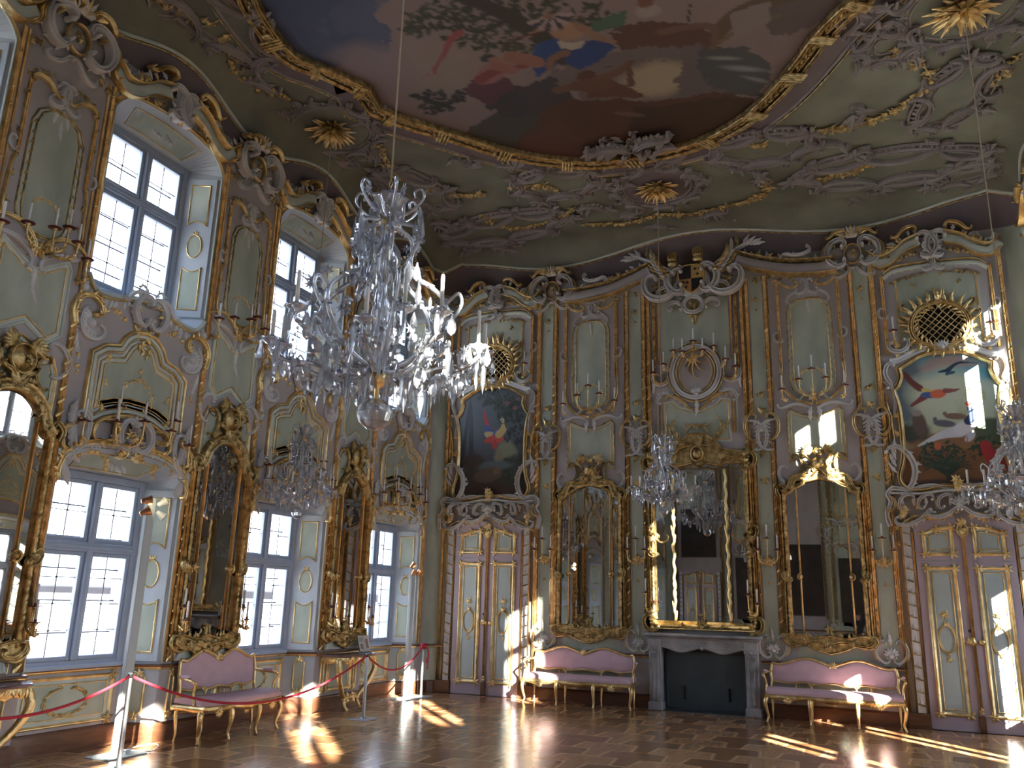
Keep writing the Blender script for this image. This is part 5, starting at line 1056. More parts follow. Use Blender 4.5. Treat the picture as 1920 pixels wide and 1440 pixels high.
half = np.vstack([cr([(0, 5.41), (.28, 5.38), (.50, 5.26), (.60, 5.20)], 5)[:-1], cr([(.60, 5.20), (.585, 5.08), (.64, 4.93), (.70, 4.86)], 4)[:-1], cr([(.70, 4.86), (.65, 4.6), (.635, 4.2), (.65, 3.8), (.72, 3.55), (.69, 3.42), (.58, 3.36), (.42, 3.36), (.2, 3.41), (0, 3.40)], 4)])
PO = np.vstack([half, mirx(half)[::-1][1:-1]])[::-1]
def inside(P, X, Z):
    c = np.zeros(X.shape, bool); n = len(P)
    for i in range(n):
        x0, z0 = P[i]; x1, z1 = P[(i + 1) % n]
        if z0 == z1: continue
        c ^= ((z0 > Z) != (z1 > Z)) & (X < (x1 - x0) * (Z - z0) / (z1 - z0) + x0)
    return c
class Paint:
    """a picture painted as colours on a fine grid of points"""
    def __init__(s, x0, x1, z0, z1, d, base):
        s.x = np.arange(x0, x1 + d, d); s.z = np.arange(z0, z1 + d, d); s.X, s.Z = np.meshgrid(s.x, s.z, indexing='ij'); s.I = np.zeros(s.X.shape + (3,)) + np.array(base); s.d = d
        rs = np.random.RandomState(3); s.nz = np.zeros(s.X.shape)
        for k in (.9, .45, .22, .11, .05):
            kx = int((x1 - x0) / k) + 3; kz = int((z1 - z0) / k) + 3; g = rs.rand(kx + 1, kz + 1); fx = (s.X - x0) / k; fz = (s.Z - z0) / k; ix = fx.astype(int); iz = fz.astype(int); tx = fx - ix; tz = fz - iz; tx = tx * tx * (3 - 2 * tx); tz = tz * tz * (3 - 2 * tz)
            s.nz += k ** .6 * ((g[ix, iz] * (1 - tx) + g[ix + 1, iz] * tx) * (1 - tz) + (g[ix, iz + 1] * (1 - tx) + g[ix + 1, iz + 1] * tx) * tz - .5)
        s.nz /= np.abs(s.nz).max()
    def mix(s, m, c): s.I = s.I * (1 - m[..., None]) + np.array(c) * m[..., None]
    def grad(s, za, ca, zb, cb): m = np.clip((s.Z - za) / (zb - za) + s.nz * .12, 0, 1); s.I = np.array(ca) * (1 - m[..., None]) + np.array(cb) * m[..., None]
    def ell(s, x, z, rx, rz, a, c, soft=.15, wob=.0, al=1.0):
        dx = s.X - x; dz = s.Z - z; u = (dx * math.cos(a) + dz * math.sin(a)) / rx; v = (-dx * math.sin(a) + dz * math.cos(a)) / rz; d = np.sqrt(u * u + v * v) + s.nz * wob; s.mix(np.clip((1 - d) / soft + .5, 0, 1) * al, c)
    def poly(s, P, c, al=1.0, wob=0.0): m = inside(P, s.X + s.nz * wob, s.Z + np.roll(s.nz, 7, 0) * wob).astype(float); s.mix(m * al, c)
    def limb(s, P, w0, w1, c, n=14):
        Q = cr(P, n); 
        for i, q in enumerate(Q): f = i / (len(Q) - 1); s.ell(q[0], q[1], w0 + (w1 - w0) * f, w0 + (w1 - w0) * f, 0, c, .3)
    def leafy(s, x, z, r, n, c, sz=.04):
        for k in range(n): a = random.uniform(0, 6.28); q = r * math.sqrt(random.random()); cc = np.array(c) * random.uniform(.6, 1.3); s.ell(x + q * math.cos(a), z + q * .7 * math.sin(a), sz * random.uniform(.6, 1.3), sz * .5, random.uniform(0, 3), cc, .4)
    def build(s, name, m, parent, place, clip=None):
        s.I *= (1 + s.nz * .10)[..., None]; V = place(s.X.ravel(), s.Z.ravel()); nx, nz_ = s.X.shape; a, b = np.meshgrid(np.arange(nx - 1), np.arange(nz_ - 1), indexing='ij'); F = np.stack([a * nz_ + b, (a + 1) * nz_ + b, (a + 1) * nz_ + b + 1, a * nz_ + b + 1], -1).reshape(-1, 4)
        if clip is not None: cx = (s.X[:-1, :-1] + s.d / 2).ravel(); cz = (s.Z[:-1, :-1] + s.d / 2).ravel(); F = F[inside(clip, cx, cz)]
        mb = MB(); mb.add(V, F, 0, True); o = mb.build(name, [m], parent)
        at = o.data.color_attributes.new('paint', 'FLOAT_COLOR', 'POINT'); col = np.concatenate([np.clip(s.I.reshape(-1, 3), 0, 1), np.ones((nx * nz_, 1))], 1)
        at.data.foreach_set('color', col.astype(np.float32).ravel()); return o
def paint_mat(name, rough=.5, gain=1.0):
    m = bpy.data.materials.new(name); m.use_nodes = True; nt = m.node_tree; b = nt.nodes['Principled BSDF']; a = nt.nodes.new('ShaderNodeVertexColor'); a.layer_name = 'paint'; b.inputs['Roughness'].default_value = rough
    nt.links.new(a.outputs[0], b.inputs['Base Color']); return m
OIL = paint_mat('oil_paint', .38)
def picture_frame(parent):
    mb = MB(); sweep(mb, offset(PO, -.015), .05, .07, PM, .01, True, 0); sweep(mb, offset(PO, -.055), .025, .05, PR, .0, True, 0); mb.build('gilt_moulding', [GOLD], parent)
    for s in (-1, 1):
        mb = MB(); P = sp(s, cr([(0, 5.52), (.3, 5.49), (.58, 5.37), (.74, 5.33)], 6)); sweep(mb, P, .10, .06, PG, 0, False, 0); mb.build('white_top_moulding', [STUC], parent)
        mb = MB(); mb2 = MB(); P = ssc(mb, s, (.76, 5.30), (.76, 4.96), -1.6, -2.6, 2.2, .07, h=.09, mi=0, base=.01); P = ssc(mb, s, (.80, 4.98), (.74, 4.55), 1.2, .6, -.6, .06, h=.07, mi=0); P = ssc(mb, s, (.78, 4.0), (.72, 3.32), 1.9, 2.2, 1.6, .09, h=.09, mi=0); frills(mb, P, 8, .10, -s, 0, .02)
        lower = ssc(mb2, s, (.70, 3.30), (.10, 3.32), 1.0, -2.2, 1.4, .06, h=.07, mi=0)
        for j in range(4): leaf(mb, (s * .78, 3.9 - .1 * j), PI / 2 - s * (.3 + .2 * j), .26, .08, .04, s * .6, 3, 0, .02, .02)
        mb.build('white_scroll_border', [STUC], parent); mb2.build('white_lower_scroll', [STUC], parent)
    for s in (-1, 1):
        mb = MB(); garland(mb, sp(s, [(.74, 4.5), (.74, 4.2), (.76, 4.0)]), 10, .045, 0, .02, .4, 2); P = sp(s, cr([(.84, 4.7), (.80, 4.4), (.78, 4.1)], 5)); sweep(mb, P, .03, .05, PR, 0, False, 0); mb.build('gilt_garland', [GOLD], parent); mb = MB(); garland(mb, sp(s, [(.62, 5.42), (.3, 5.56)]), 5, .035, 0, .05, .4, 2)
        for j in range(9): x = .08 + .055 * j; leaf(mb, (s * x, 5.50 - .02 * (x / .3) ** 2), PI / 2, .06, .03, .015, 0, 1, 0, .05, 0, 5)
        mb.build('gilt_flowers', [GOLD], parent)
    mb = MB(); garland(mb, [(0, 3.36), (0, 3.42)], 9, .05, 0, .05, .9, 3); mb.build('gilt_flowers', [GOLD], parent)
r = empty('parrot_painting', (DXL, 0, 0), 0, 'dark painting of a red, blue and yellow parrot in a curved gilt frame', 'painting')
p = Paint(-.76, .76, 3.30, 5.46, .012, (.03, .03, .03)); p.grad(3.4, (.055, .034, .024), 4.5, (.085, .10, .115)); p.ell(-.1, 4.75, .7, .5, 0, (.10, .125, .14), .7, .3); p.ell(-.42, 4.5, .05, .7, .05, (.04, .045, .05), .4); p.ell(-.55, 4.4, .04, .8, -.1, (.035, .04, .045), .4)
for a, b in ((.25, 5.1), (.5, 4.95), (.35, 4.85), (-.1, 5.25)): p.leafy(a, b, .25, 60, (.05, .065, .05)); 
p.ell(.3, 5.1, .05, .04, 0, (.22, .10, .12)); p.ell(.45, 5.0, .05, .04, 0, (.25, .10, .12)); p.ell(.5, 5.16, .04, .03, 0, (.22, .12, .13))
p.ell(.30, 4.12, .20, .26, 0, (.24, .26, .17), .3, .3); p.ell(.16, 4.02, .05, .22, -.1, (.26, .22, .12), .3); p.ell(.5, 3.85, .3, .25, 0, (.045, .055, .04), .4, .3); p.leafy(.45, 3.9, .3, 80, (.05, .075, .055)); p.leafy(.5, 4.5, .25, 40, (.04, .05, .045))
p.ell(.05, 3.95, .35, .07, 0, (.12, .16, .17), .5, .3); p.ell(-.05, 3.78, .26, .12, .15, (.14, .10, .07), .3, .2); p.ell(.12, 3.85, .08, .06, .5, (.20, .14, .08), .3); p.ell(-.4, 4.05, .22, .14, 0, (.06, .045, .035), .4, .3)
p.limb([(-.18, 4.98), (-.13, 4.80), (-.06, 4.62)], .018, .045, (.50, .06, .07)); p.limb([(-.10, 4.66), (-.05, 4.56)], .05, .05, (.06, .12, .36)); p.ell(.0, 4.50, .16, .07, -.35, (.55, .42, .20), .2); p.ell(.10, 4.53, .09, .07, .7, (.08, .16, .42), .2); p.ell(-.02, 4.44, .14, .06, .3, (.55, .08, .06), .2); p.ell(.12, 4.42, .13, .06, .2, (.60, .10, .07), .2); p.ell(.06, 4.34, .05, .09, .1, (.55, .06, .05), .2)
p.limb([(.14, 4.52), (.22, 4.60), (.24, 4.68)], .07, .05, (.62, .45, .18)); p.ell(.20, 4.78, .045, .045, 0, (.60, .50, .35), .2); p.ell(.195, 4.785, .012, .012, 0, (.02, .02, .02)); p.ell(.16, 4.76, .02, .03, .4, (.04, .04, .04)); p.ell(.27, 4.70, .02, .07, .3, (.10, .11, .10), .3)
p.build('canvas', OIL, r, lambda X, Z: np.stack([X, np.full(X.shape, -.02), Z], 1), offset(PO, -.01)); picture_frame(r)
r = empty('pheasant_painting', (DXR, 0, 0), 0, 'bright painting of flying and standing exotic birds in a curved gilt frame', 'painting')
p = Paint(-.76, .76, 3.30, 5.46, .012, (.2, .3, .35)); p.grad(4.2, (.50, .54, .36), 5.4, (.12, .27, .33)); p.ell(-.1, 5.05, .45, .22, .3, (.38, .28, .25), .5, .4); p.ell(.25, 5.05, .5, .10, .0, (.10, .32, .40), .5, .4); p.ell(-.62, 5.0, .25, .9, 0, (.12, .16, .18), .4, .3)
p.ell(.0, 4.72, .5, .35, 0, (.50, .55, .40), .6, .3); p.ell(0, 3.6, 1.2, .52, 0, (.20, .10, .045), .25, .2); p.ell(.1, 4.05, .9, .12, 0, (.27, .14, .06), .4, .3); p.ell(-.65, 4.2, .35, .18, 0, (.05, .06, .05), .3, .4); p.ell(.55, 4.2, .25, .18, 0, (.07, .10, .06), .3, .4)
p.ell(-.42, 4.32, .10, .20, .1, (.12, .085, .07), .3, .2); p.ell(-.44, 4.50, .07, .05, 0, (.30, .25, .22), .3)
for a in range(9): p.limb([(.18, 4.4), (.18 + .14 * math.cos(.5 + a * .25), 4.4 + .3 * math.sin(.5 + a * .25))], .008, .004, (.30, .36, .18))
p.ell(.38, 4.72, .12, .10, 0, (.30, .36, .22), .5, .4)
p.limb([(-.55, 5.12), (-.46, 4.98), (-.36, 4.88)], .035, .05, (.16, .05, .045)); p.limb([(-.5, 4.62), (-.38, 4.70), (-.30, 4.76)], .02, .05, (.20, .05, .05)); p.ell(-.26, 4.84, .09, .03, -.3, (.60, .42, .12), .2); p.ell(-.24, 4.77, .12, .05, -.1, (.06, .12, .30), .2); p.ell(-.12, 4.78, .11, .07, .1, (.62, .14, .07), .2); p.limb([(-.02, 4.82), (.10, 4.82), (.18, 4.84)], .04, .006, (.22, .07, .06))
p.limb([(-.08, 5.12), (.06, 5.14)], .012, .03, (.02, .05, .10)); p.limb([(.04, 5.14), (.2, 5.24), (.44, 5.22)], .03, .006, (.02, .05, .09)); p.limb([(.02, 5.08), (.12, 5.10)], .02, .02, (.03, .07, .13))
p.limb([(-.45, 4.0), (-.15, 4.14), (.12, 4.20)], .015, .09, (.62, .63, .66)); p.ell(.18, 4.24, .16, .10, .5, (.68, .68, .70), .2); p.ell(.24, 4.10, .09, .05, .8, (.55, .57, .66), .2); p.limb([(.24, 4.34), (.30, 4.42), (.28, 4.54)], .06, .035, (.02, .04, .10)); p.ell(.26, 4.60, .035, .04, 0, (.60, .06, .05), .2); p.ell(.29, 4.555, .02, .02, 0, (.05, .10, .15)); p.limb([(.2, 4.1), (.2, 4.02)], .008, .008, (.5, .1, .08))
p.ell(-.08, 4.32, .15, .055, -.15, (.13, .13, .16), .2); p.ell(-.2, 4.39, .03, .035, 0, (.14, .14, .17), .2); p.ell(.08, 4.42, .15, .05, -.1, (.20, .13, .09), .2); p.ell(-.06, 4.47, .03, .03, 0, (.20, .13, .1), .2)
for a in range(15): t_ = a / 14 * PI; p.limb([(-.10, 3.52), (-.10 + .18 * math.cos(t_), 3.66 + .14 * math.sin(t_)), (-.10 + .32 * math.cos(t_), 3.62 + .24 * math.sin(t_))], .016, .008, (.025, .05, .04))
p.leafy(-.16, 3.85, .3, 90, (.04, .07, .05)); p.limb([(-.1, 3.36), (-.1, 3.55)], .03, .03, (.05, .05, .04)); p.ell(-.20, 3.98, .05, .06, 0, (.50, .14, .07), .2); p.leafy(.45, 3.95, .2, 50, (.04, .07, .04)); p.limb([(.42, 3.98), (.46, 3.85), (.56, 3.66)], .06, .10, (.40, .03, .035)); p.leafy(.1, 3.85, .25, 14, (.04, .04, .03), .02); p.ell(0, 3.40, .8, .08, 0, (.06, .04, .03), .5, .3)
p.build('canvas', OIL, r, lambda X, Z: np.stack([X, np.full(X.shape, -.02), Z], 1), offset(PO, -.01)); picture_frame(r)

def grille():
    r = empty('music_grille'); mb = MB(); E = ring(0, 5.86, .39, .36, 36); fill(mb, E, .012, 0); mb.build('opening', [DARK], r)  # flat dark disc painted as the shade behind the lattice
    mb = MB()
    for k in np.linspace(-.85, .85, 8):
        for s in (-1, 1):
            t = np.linspace(-1, 1, 24); P = np.stack([s * (k * .55 + t * .42), 5.86 + t * .40 + .12 * k * (1 - t * t)], 1); ok = ((P[:, 0] / .37) ** 2 + ((P[:, 1] - 5.86) / .34) ** 2) < 1.05; P = P[ok]
            if len(P) > 3: sweep(mb, P, .014, .014, PR, .03 + .012 * (s > 0), False, 0)
    mb.build('lattice', [GOLD], r); mb = MB(); sweep(mb, E, .05, .07, PG, .01, True, 0); sweep(mb, offset(E, -.05), .03, .05, PR, .01, True, 0)
    for j in range(26):
        a = 2 * PI * j / 26 + random.uniform(-.05, .05); L = .11 + .09 * (math.sin(a) > .2) * abs(math.sin(a)) + .05 * random.random(); q = (.42 * math.cos(a), 5.86 + .39 * math.sin(a)); s = 1 if math.cos(a) > 0 else -1
        leaf(mb, q, a + (s if math.sin(a) > -.3 else -s) * 1.15, L * 1.25, .08, .045, -(s if math.sin(a) > -.3 else -s) * 1.3, 3, 0, .03, .03); leaf(mb, (.36 * math.cos(a), 5.86 + .33 * math.sin(a)), a + s * 2.0, .12, .05, .03, s * .9, 2, 0, .05, .01)
    for s in (-1, 1): P = ssc(mb, s, (.44, 6.12), (.50, 6.26), 1.8, .8, 2.4, .035, h=.05, mi=0, base=.02); P = ssc(mb, s, (.46, 5.95), (.56, 6.06), 1.8, .8, 2.4, .03, h=.05, mi=0, base=.02); P = ssc(mb, s, (.40, 5.60), (.10, 5.48), .6, 2.4, 2.0, .05, h=.06, mi=0, base=.03)
    leaf(mb, (0, 6.26), PI / 2, .20, .10, .05, 0, 3, 0, .04, .03); mb.build('wreath_border', [GOLD], r)
    for s in (-1, 1):
        mb = MB()
        P = ssc(mb, s, (.46, 5.62), (.74, 5.60), 2.6, 2.0, 2.0, .07, h=.09, mi=0, base=.01); frills(mb, P, 8, .07, -s, 0, .02); garland(mb, sp(s, [(.46, 5.66), (.62, 5.58), (.72, 5.66)]), 8, .04, 1, .04, .5, 2); mb.build('side_scroll', [STUC, GOLD], r)
    mb = MB(); shell(mb, (0, 5.50), .13, .2, PI - .2, 7, 0, .06, .04); mb.build('shell', [STUC], r); return r
GR = grille(); GR.location = (DXL, 0, 0); tag(GR, 'oval gilt lattice grille above the dark parrot painting', 'grille', 'oval music grilles'); dup(GR, (DXR, 0, 0), label='oval gilt lattice grille above the bright bird painting')

# ------------------------------------------------------------------ sconces of the back wall
q = 'sconces on the back wall'
names = ['by the closed door', 'left of the fireplace', 'right of the fireplace', 'by the door under the bright bird painting']
S3 = sconce('strip_sconce', 'three-candle gilt sconce on the narrow green strip by the closed door', 'three-candle sconces', (STR[0], 0, 0), 0, [(-.14, -.14, 2.44), (.0, -.14, 2.62), (.15, -.14, 2.44)], (0, -.02, 2.28), .18, .008)
for i in (1, 2, 3): dup(S3, (STR[i], 0, 0), label='three-candle gilt sconce on the narrow green strip ' + names[i])
c5 = [(-.20, -.16, 5.12, -.06, -.03, 4.9), (-.0, -.16, 5.28, 0, -.03, 4.9), (.20, -.16, 5.12, .06, -.03, 4.9), (-.47, -.14, 4.98, -.40, -.03, 4.84), (.47, -.14, 4.98, .40, -.03, 4.84)]
S5 = sconce('panel_sconce', 'gilt five-candle sconce in the tall green panel above the trophy mirror by the closed door', 'five-candle sconces', (BXL, 0, 0), 0, c5, (0, -.03, 4.86), .19, .009); dup(S5, (BXR, 0, 0), label='gilt five-candle sconce in the tall green panel above the sunlit mirror crest')
cF = [(-.70, -.14, 5.42, -.60, -.02, 5.26), (-.52, -.14, 5.56, -.42, -.05, 5.5), (-.34, -.16, 5.78, -.3, -.05, 5.72), (-.17, -.26, 5.72, -.12, -.06, 5.70), (0, -.16, 5.92, 0, -.04, 5.84), (.17, -.26, 5.72, .12, -.06, 5.70), (.34, -.16, 5.80, .3, -.05, 5.72), (.52, -.14, 5.56, .42, -.05, 5.5), (.68, -.14, 5.42, .60, -.02, 5.26)]
sconce('oval_wall_chandelier', 'nine-candle gilt sconce crowning the white oval relief above the fireplace mirror', None, (FXC, 0, 0), 0, cF, (0, -.04, 5.86), .19, .009)
SD = sconce('door_sconce', 'single-candle gilt bracket beside the grille over the closed door', 'single-candle brackets by the grilles', (DXL + .66, 0, 0), 0, [(0, -.14, 5.80)], (.02, -.02, 5.64), .2, .011, False, 'candle bracket')
dup(SD, (DXR - .66, 0, 0), label='single-candle gilt bracket left of the grille over the bright bird painting'); dup(SD, (DXR + .66, 0, 0), label='single-candle gilt bracket in the sun beside the grille over the bright bird painting')
SM = sconce('overmantel_bracket', 'two-candle bracket on the sunlit edge of the overmantel mirror', 'brackets of the overmantel mirror', (FXC - .80, 0, 0), 0, [(.06, -.20, 1.62), (-.08, -.15, 1.76)], (0, -.13, 1.50), .18, .009, False, 'candle bracket'); dup(SM, (FXC + .80, 0, 0), label='two-candle bracket on the shaded edge of the overmantel mirror')
CGREEN = mat('ceiling_olive_shaded', (.14, .145, .105), .7, col2=(.22, .23, .17), scale=1.6, det=6)  # olive with the weaker light up high darkened into the colour
CST = mat('ceiling_stucco_shaded', (.28, .26, .255), .75, var=.12, scale=6)  # white stucco toned down to carry the dim light at ceiling height
CORN = [DGOLD, CST, CST, CGREEN, mat('ceiling_mauve_shaded', (.16, .13, .135), .7, var=.1, scale=2), DGOLD]  # ceiling palette; its mauve is the wall mauve with shade mixed in
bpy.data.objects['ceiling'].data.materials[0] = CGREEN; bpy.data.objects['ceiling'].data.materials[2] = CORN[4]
# ------------------------------------------------------------------ painted ceiling, its frame, stucco cartouches
CX = lambda z0=8.0: (lambda V: np.stack([V[:, 0], V[:, 2], z0 + V[:, 1]], 1))
near = [(1.42, -10.02), (1.50, -8.9), (1.72, -8.15), (1.46, -7.45), (1.34, -6.72), (1.55, -6.36), (1.83, -5.80), (1.73, -5.38), (1.93, -5.03), (2.42, -4.43), (2.95, -3.77), (3.58, -3.29), (4.27, -3.04), (5.28, -3.07), (5.95, -3.35), (6.44, -3.81), (6.86, -4.42), (7.16, -4.93), (7.50, -5.34), (7.92, -5.70), (7.86, -6.05), (8.10, -6.5), (8.22, -7.2), (7.96, -8.0), (8.18, -8.9), (8.26, -10.02)]
half = np.vstack([cr(near[:7], 6)[:-1], cr(near[6:8], 3)[:-1], cr(near[7:20], 6)[:-1], cr(near[19:21], 3)[:-1], cr(near[20:], 6)])
far = half[::-1].copy(); far[:, 1] = 2 * YC - far[:, 1]; FO = np.vstack([half, far[1:-1]])          # outline of the picture
cen = FO.mean(0); sgn = 1 if ((offset(FO, .1)[0] - cen) ** 2).sum() > ((FO[0] - cen) ** 2).sum() else -1
def off(d): return offset(FO, d * sgn)
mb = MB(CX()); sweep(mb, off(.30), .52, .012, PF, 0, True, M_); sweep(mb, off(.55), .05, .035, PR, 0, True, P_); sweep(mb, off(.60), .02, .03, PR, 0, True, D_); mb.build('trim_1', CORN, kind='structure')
r = empty('ceiling_painting', (0, 0, 0), 0, 'huge dark ceiling painting with clouds, tree and draped figures inside a gilt moulding', 'ceiling painting')
random.seed(11); X0 = 1.0
p = Paint(1.2, 8.4, -9.6, -2.95, .03, (.22, .165, .15)); u = lambda a, b: Zp(a, b, 7.97)
def el(px, py, rx, rz, a, c, **k): q = u(px, py); p.ell(q[0], q[1], rx, rz, a, c, **k)
def pl(pts, c, **k): p.poly(np.array([u(*q) for q in pts]), c, **k)
def lb(pts, w0, w1, c): p.limb([u(*q) for q in pts], w0, w1, c)
p.ell(4.5, -7.5, 4, 2.5, 0, (.25, .19, .175), .8, .5); pl([(430, -60), (640, -60), (760, 40), (730, 90), (640, 130), (520, 80), (420, 20)], (.075, .095, .16), wob=.5); pl([(640, -60), (760, -10), (740, 70), (690, 100), (650, 40)], (.10, .115, .17), al=.7, wob=.5)
el(700, 120, .5, .35, .6, (.24, .19, .20), soft=.8, wob=.5); el(860, 130, .7, .5, .3, (.27, .22, .18), soft=.9, wob=.5)
pl([(860, 235), (930, 180), (1010, 170), (1080, 190), (1040, 240), (990, 290), (900, 280)], (.065, .062, .05), wob=.3); pl([(880, 190), (940, 150), (1060, 150), (1060, 200), (960, 220)], (.05, .045, .048), wob=.25)
pl([(1060, 150), (1180, 80), (1280, 70), (1360, 100), (1340, 180), (1200, 200), (1080, 220)], (.15, .12, .11), wob=.4); el(1230, 150, .45, .35, .2, (.36, .30, .20), soft=.5, wob=.4); pl([(1290, 60), (1340, 90), (1390, 180), (1300, 200), (1270, 150)], (.13, .105, .10), wob=.2)
pl([(960, 300), (975, 240), (1020, 200), (1060, 182), (1200, 186), (1380, 180), (1420, 200), (1300, 280), (1100, 310)], (.085, .038, .022), wob=.2); pl([(970, 300), (1000, 230), (1040, 215), (1120, 300)], (.11, .042, .028), al=.7, wob=.2); pl([(1180, 200), (1420, 185), (1400, 230), (1290, 270), (1150, 300)], (.055, .028, .016), wob=.2); el(1180, 215, .22, .05, .5, (.13, .08, .06))
pl([(1315, 90), (1400, 90), (1480, 120), (1440, 180), (1370, 180), (1330, 150)], (.07, .075, .075), wob=.25); el(1400, 130, .3, .06, .5, (.24, .24, .24), soft=.8, wob=.5); el(1360, 110, .22, .04, .4, (.25, .25, .25), soft=.8, wob=.5); el(1420, 150, .22, .04, .7, (.22, .22, .22), soft=.8, wob=.5)
pl([(1400, -40), (1560, -40), (1500, 70), (1450, 60)], (.12, .09, .08), wob=.3); lb([(1330, 80), (1380, 30), (1450, 0), (1520, -20)], .10, .12, (.11, .075, .045)); lb([(1335, 90), (1390, 55), (1460, 30)], .03, .03, (.16, .115, .06)); pl([(1370, 30), (1440, 0), (1450, 40), (1380, 75)], (.23, .19, .17), wob=.1)
lb([(1060, 110), (1000, 60), (930, 20), (850, -10), (800, -30)], .14, .06, (.05, .042, .032)); lb([(960, 35), (900, 60), (860, 50)], .04, .02, (.05, .042, .032)); lb([(930, 20), (880, 40), (790, 30)], .03, .015, (.05, .045, .03))
for a, b, rr, n in ((820, 40, .5, 150), (900, 60, .5, 150), (850, 5, .5, 130), (980, 20, .5, 110), (940, 75, .4, 80), (990, 95, .3, 60), (780, 50, .25, 50), (1105, 30, .3, 80), (1010, 5, .4, 60)): q = u(a, b); p.leafy(q[0], q[1], rr * .85, int(n * .42), (.055, .062, .038), .05)
for _ in (0,): lb([(1060, 110), (1000, 60), (930, 20), (850, -10), (800, -30)], .10, .04, (.05, .042, .032)); lb([(960, 35), (900, 60), (860, 50)], .03, .012, (.05, .042, .032)); lb([(930, 20), (880, 40), (790, 30)], .022, .01, (.05, .045, .03)); lb([(1000, 60), (960, 80), (940, 100)], .025, .01, (.05, .045, .03))
for a, b, rr, n in ((835, 185, .28, 50), (820, 200, .25, 40), (790, 178, .15, 16)): q = u(a, b); p.leafy(q[0], q[1], rr, n, (.035, .038, .03), .05)
pl([(1110, 40), (1180, 20), (1170, 50), (1110, 60)], (.07, .13, .08), wob=.1); pl([(1130, 60), (1180, 45), (1290, 40), (1330, 60), (1330, 90), (1200, 90), (1150, 90)], (.10, .05, .035), wob=.2); el(1215, 20, .16, .14, 0, (.30, .26, .22), wob=.4); el(1210, 5, .09, .09, 0, (.18, .08, .05)); lb([(1240, 60), (1330, 50), (1340, 90)], .06, .04, (.15, .09, .06)); lb([(1290, 40), (1296, 0)], .02, .01, (.06, .05, .04))
pl([(1008, 80), (1040, 70), (1060, 90), (1050, 130), (1022, 142), (1008, 130)], (.03, .07, .19), wob=.15); pl([(1072, 90), (1110, 78), (1145, 85), (1130, 115), (1095, 138), (1070, 115)], (.03, .06, .17), wob=.15); lb([(1060, 100), (1035, 112), (1030, 130)], .06, .04, (.22, .12, .07)); pl([(1044, 78), (1095, 80), (1090, 90), (1070, 95), (1050, 92)], (.42, .37, .29), wob=.1)
el(1065, 60, .20, .15, .3, (.36, .22, .13), soft=.3); lb([(1085, 50), (1120, 70), (1150, 80)], .06, .04, (.28, .16, .10)); lb([(1050, 55), (1020, 55), (985, 70)], .045, .03, (.30, .18, .11)); el(1033, 36, .09, .09, 0, (.26, .14, .09))
for k in range(9): a = .3 + k * .33; q = u(1028, 30); p.limb([(q[0] + .08 * math.cos(a), q[1] + .08 * math.sin(a)), (q[0] + .24 * math.cos(a), q[1] + .24 * math.sin(a))], .025, .035, (.05, .045, .06) if k % 2 else (.35, .28, .25))
lb([(942, 96), (955, 75), (985, 68), (1030, 55)], .015, .015, (.10, .05, .03))
pl([(850, 165), (880, 150), (940, 140), (950, 160), (900, 190), (860, 180)], (.11, .045, .06), wob=.2); el(925, 135, .3, .15, -.5, (.30, .15, .14), wob=.3); lb([(900, 150), (935, 132), (985, 125)], .08, .04, (.22, .06, .05)); el(915, 110, .10, .08, 0, (.05, .05, .05)); el(927, 115, .08, .08, 0, (.30, .15, .11)); lb([(960, 108), (1000, 115), (1010, 120)], .11, .08, (.27, .13, .09)); lb([(930, 125), (960, 132)], .08, .08, (.28, .13, .10))
lb([(862, 62), (842, 78), (828, 110), (795, 150)], .05, .012, (.30, .08, .08)); lb([(846, 78), (820, 125), (815, 140)], .03, .01, (.28, .08, .08))
pl([(1085, 150), (1110, 140), (1150, 150), (1205, 175), (1200, 182), (1100, 182)], (.12, .055, .032), wob=.1); el(1100, 142, .12, .10, 0, (.09, .04, .025)); lb([(1120, 150), (1160, 135), (1182, 118)], .07, .05, (.15, .075, .045)); lb([(1130, 128), (1185, 116), (1245, 115)], .012, .008, (.10, .06, .03)); lb([(1180, 125), (1183, 160)], .03, .05, (.11, .06, .04)); lb([(1045, 170), (1070, 165), (1100, 168)], .07, .05, (.15, .08, .04)); el(1110, 160, .3, .14, .3, (.13, .065, .04), wob=.2)
p.I *= .82; p.build('painted_plaster', paint_mat('fresco', .7), r, lambda X, Z: np.stack([X, Z, np.full(X.shape, 7.975)], 1), FO)
p = Paint(1.2, 8.4, -17.4, -9.6, .12, (.20, .155, .15)); p.ell(5, -13, 2.5, 3, 0, (.12, .13, .18), .8, .6); p.build('painted_plaster', bpy.data.materials['fresco'], r, lambda X, Z: np.stack([X, Z, np.full(X.shape, 7.975)], 1), FO)
mb = MB(CX()); sweep(mb, off(.13), .10, .05, PF, .02, True, 1); sweep(mb, off(.03), .06, .10, PG, .02, True, 0); sweep(mb, off(.22), .05, .09, PG, .01, True, 0); sweep(mb, off(.075), .025, .08, PR, .01, True, 0)
Q = off(.13); nQ = len(Q)
for j in range(0, nQ, 1):
    if Q[j][1] < -9: continue
    d = Q[(j + 1) % nQ] - Q[j]; a = math.atan2(d[1], d[0])
    leaf(mb, Q[j], a + .5, .13, .05, .03, -.5, 1, 0, .06, 0, 6); leaf(mb, Q[j] + d * .5, a - .6, .12, .05, .03, .5, 1, 0, .06, 0, 6)
    if j % 7 == 0:
        for k in range(4): sweep(mb, [off(-.02)[j] + d * .35 * k, off(.27)[j] + d * .35 * (k + 1)], .035, .03, PR, .10, False, 0)
        for k in range(5): leaf(mb, off(.24)[j], a + random.uniform(-1.2, 1.2) - 1.2, .20, .08, .05, random.uniform(-.8, .8), 3, 0, .06, .04)
mb.build('gilt_moulding', [DGOLD, mat('dark_gilding', (.14, .075, .02), .45, .8)], r)

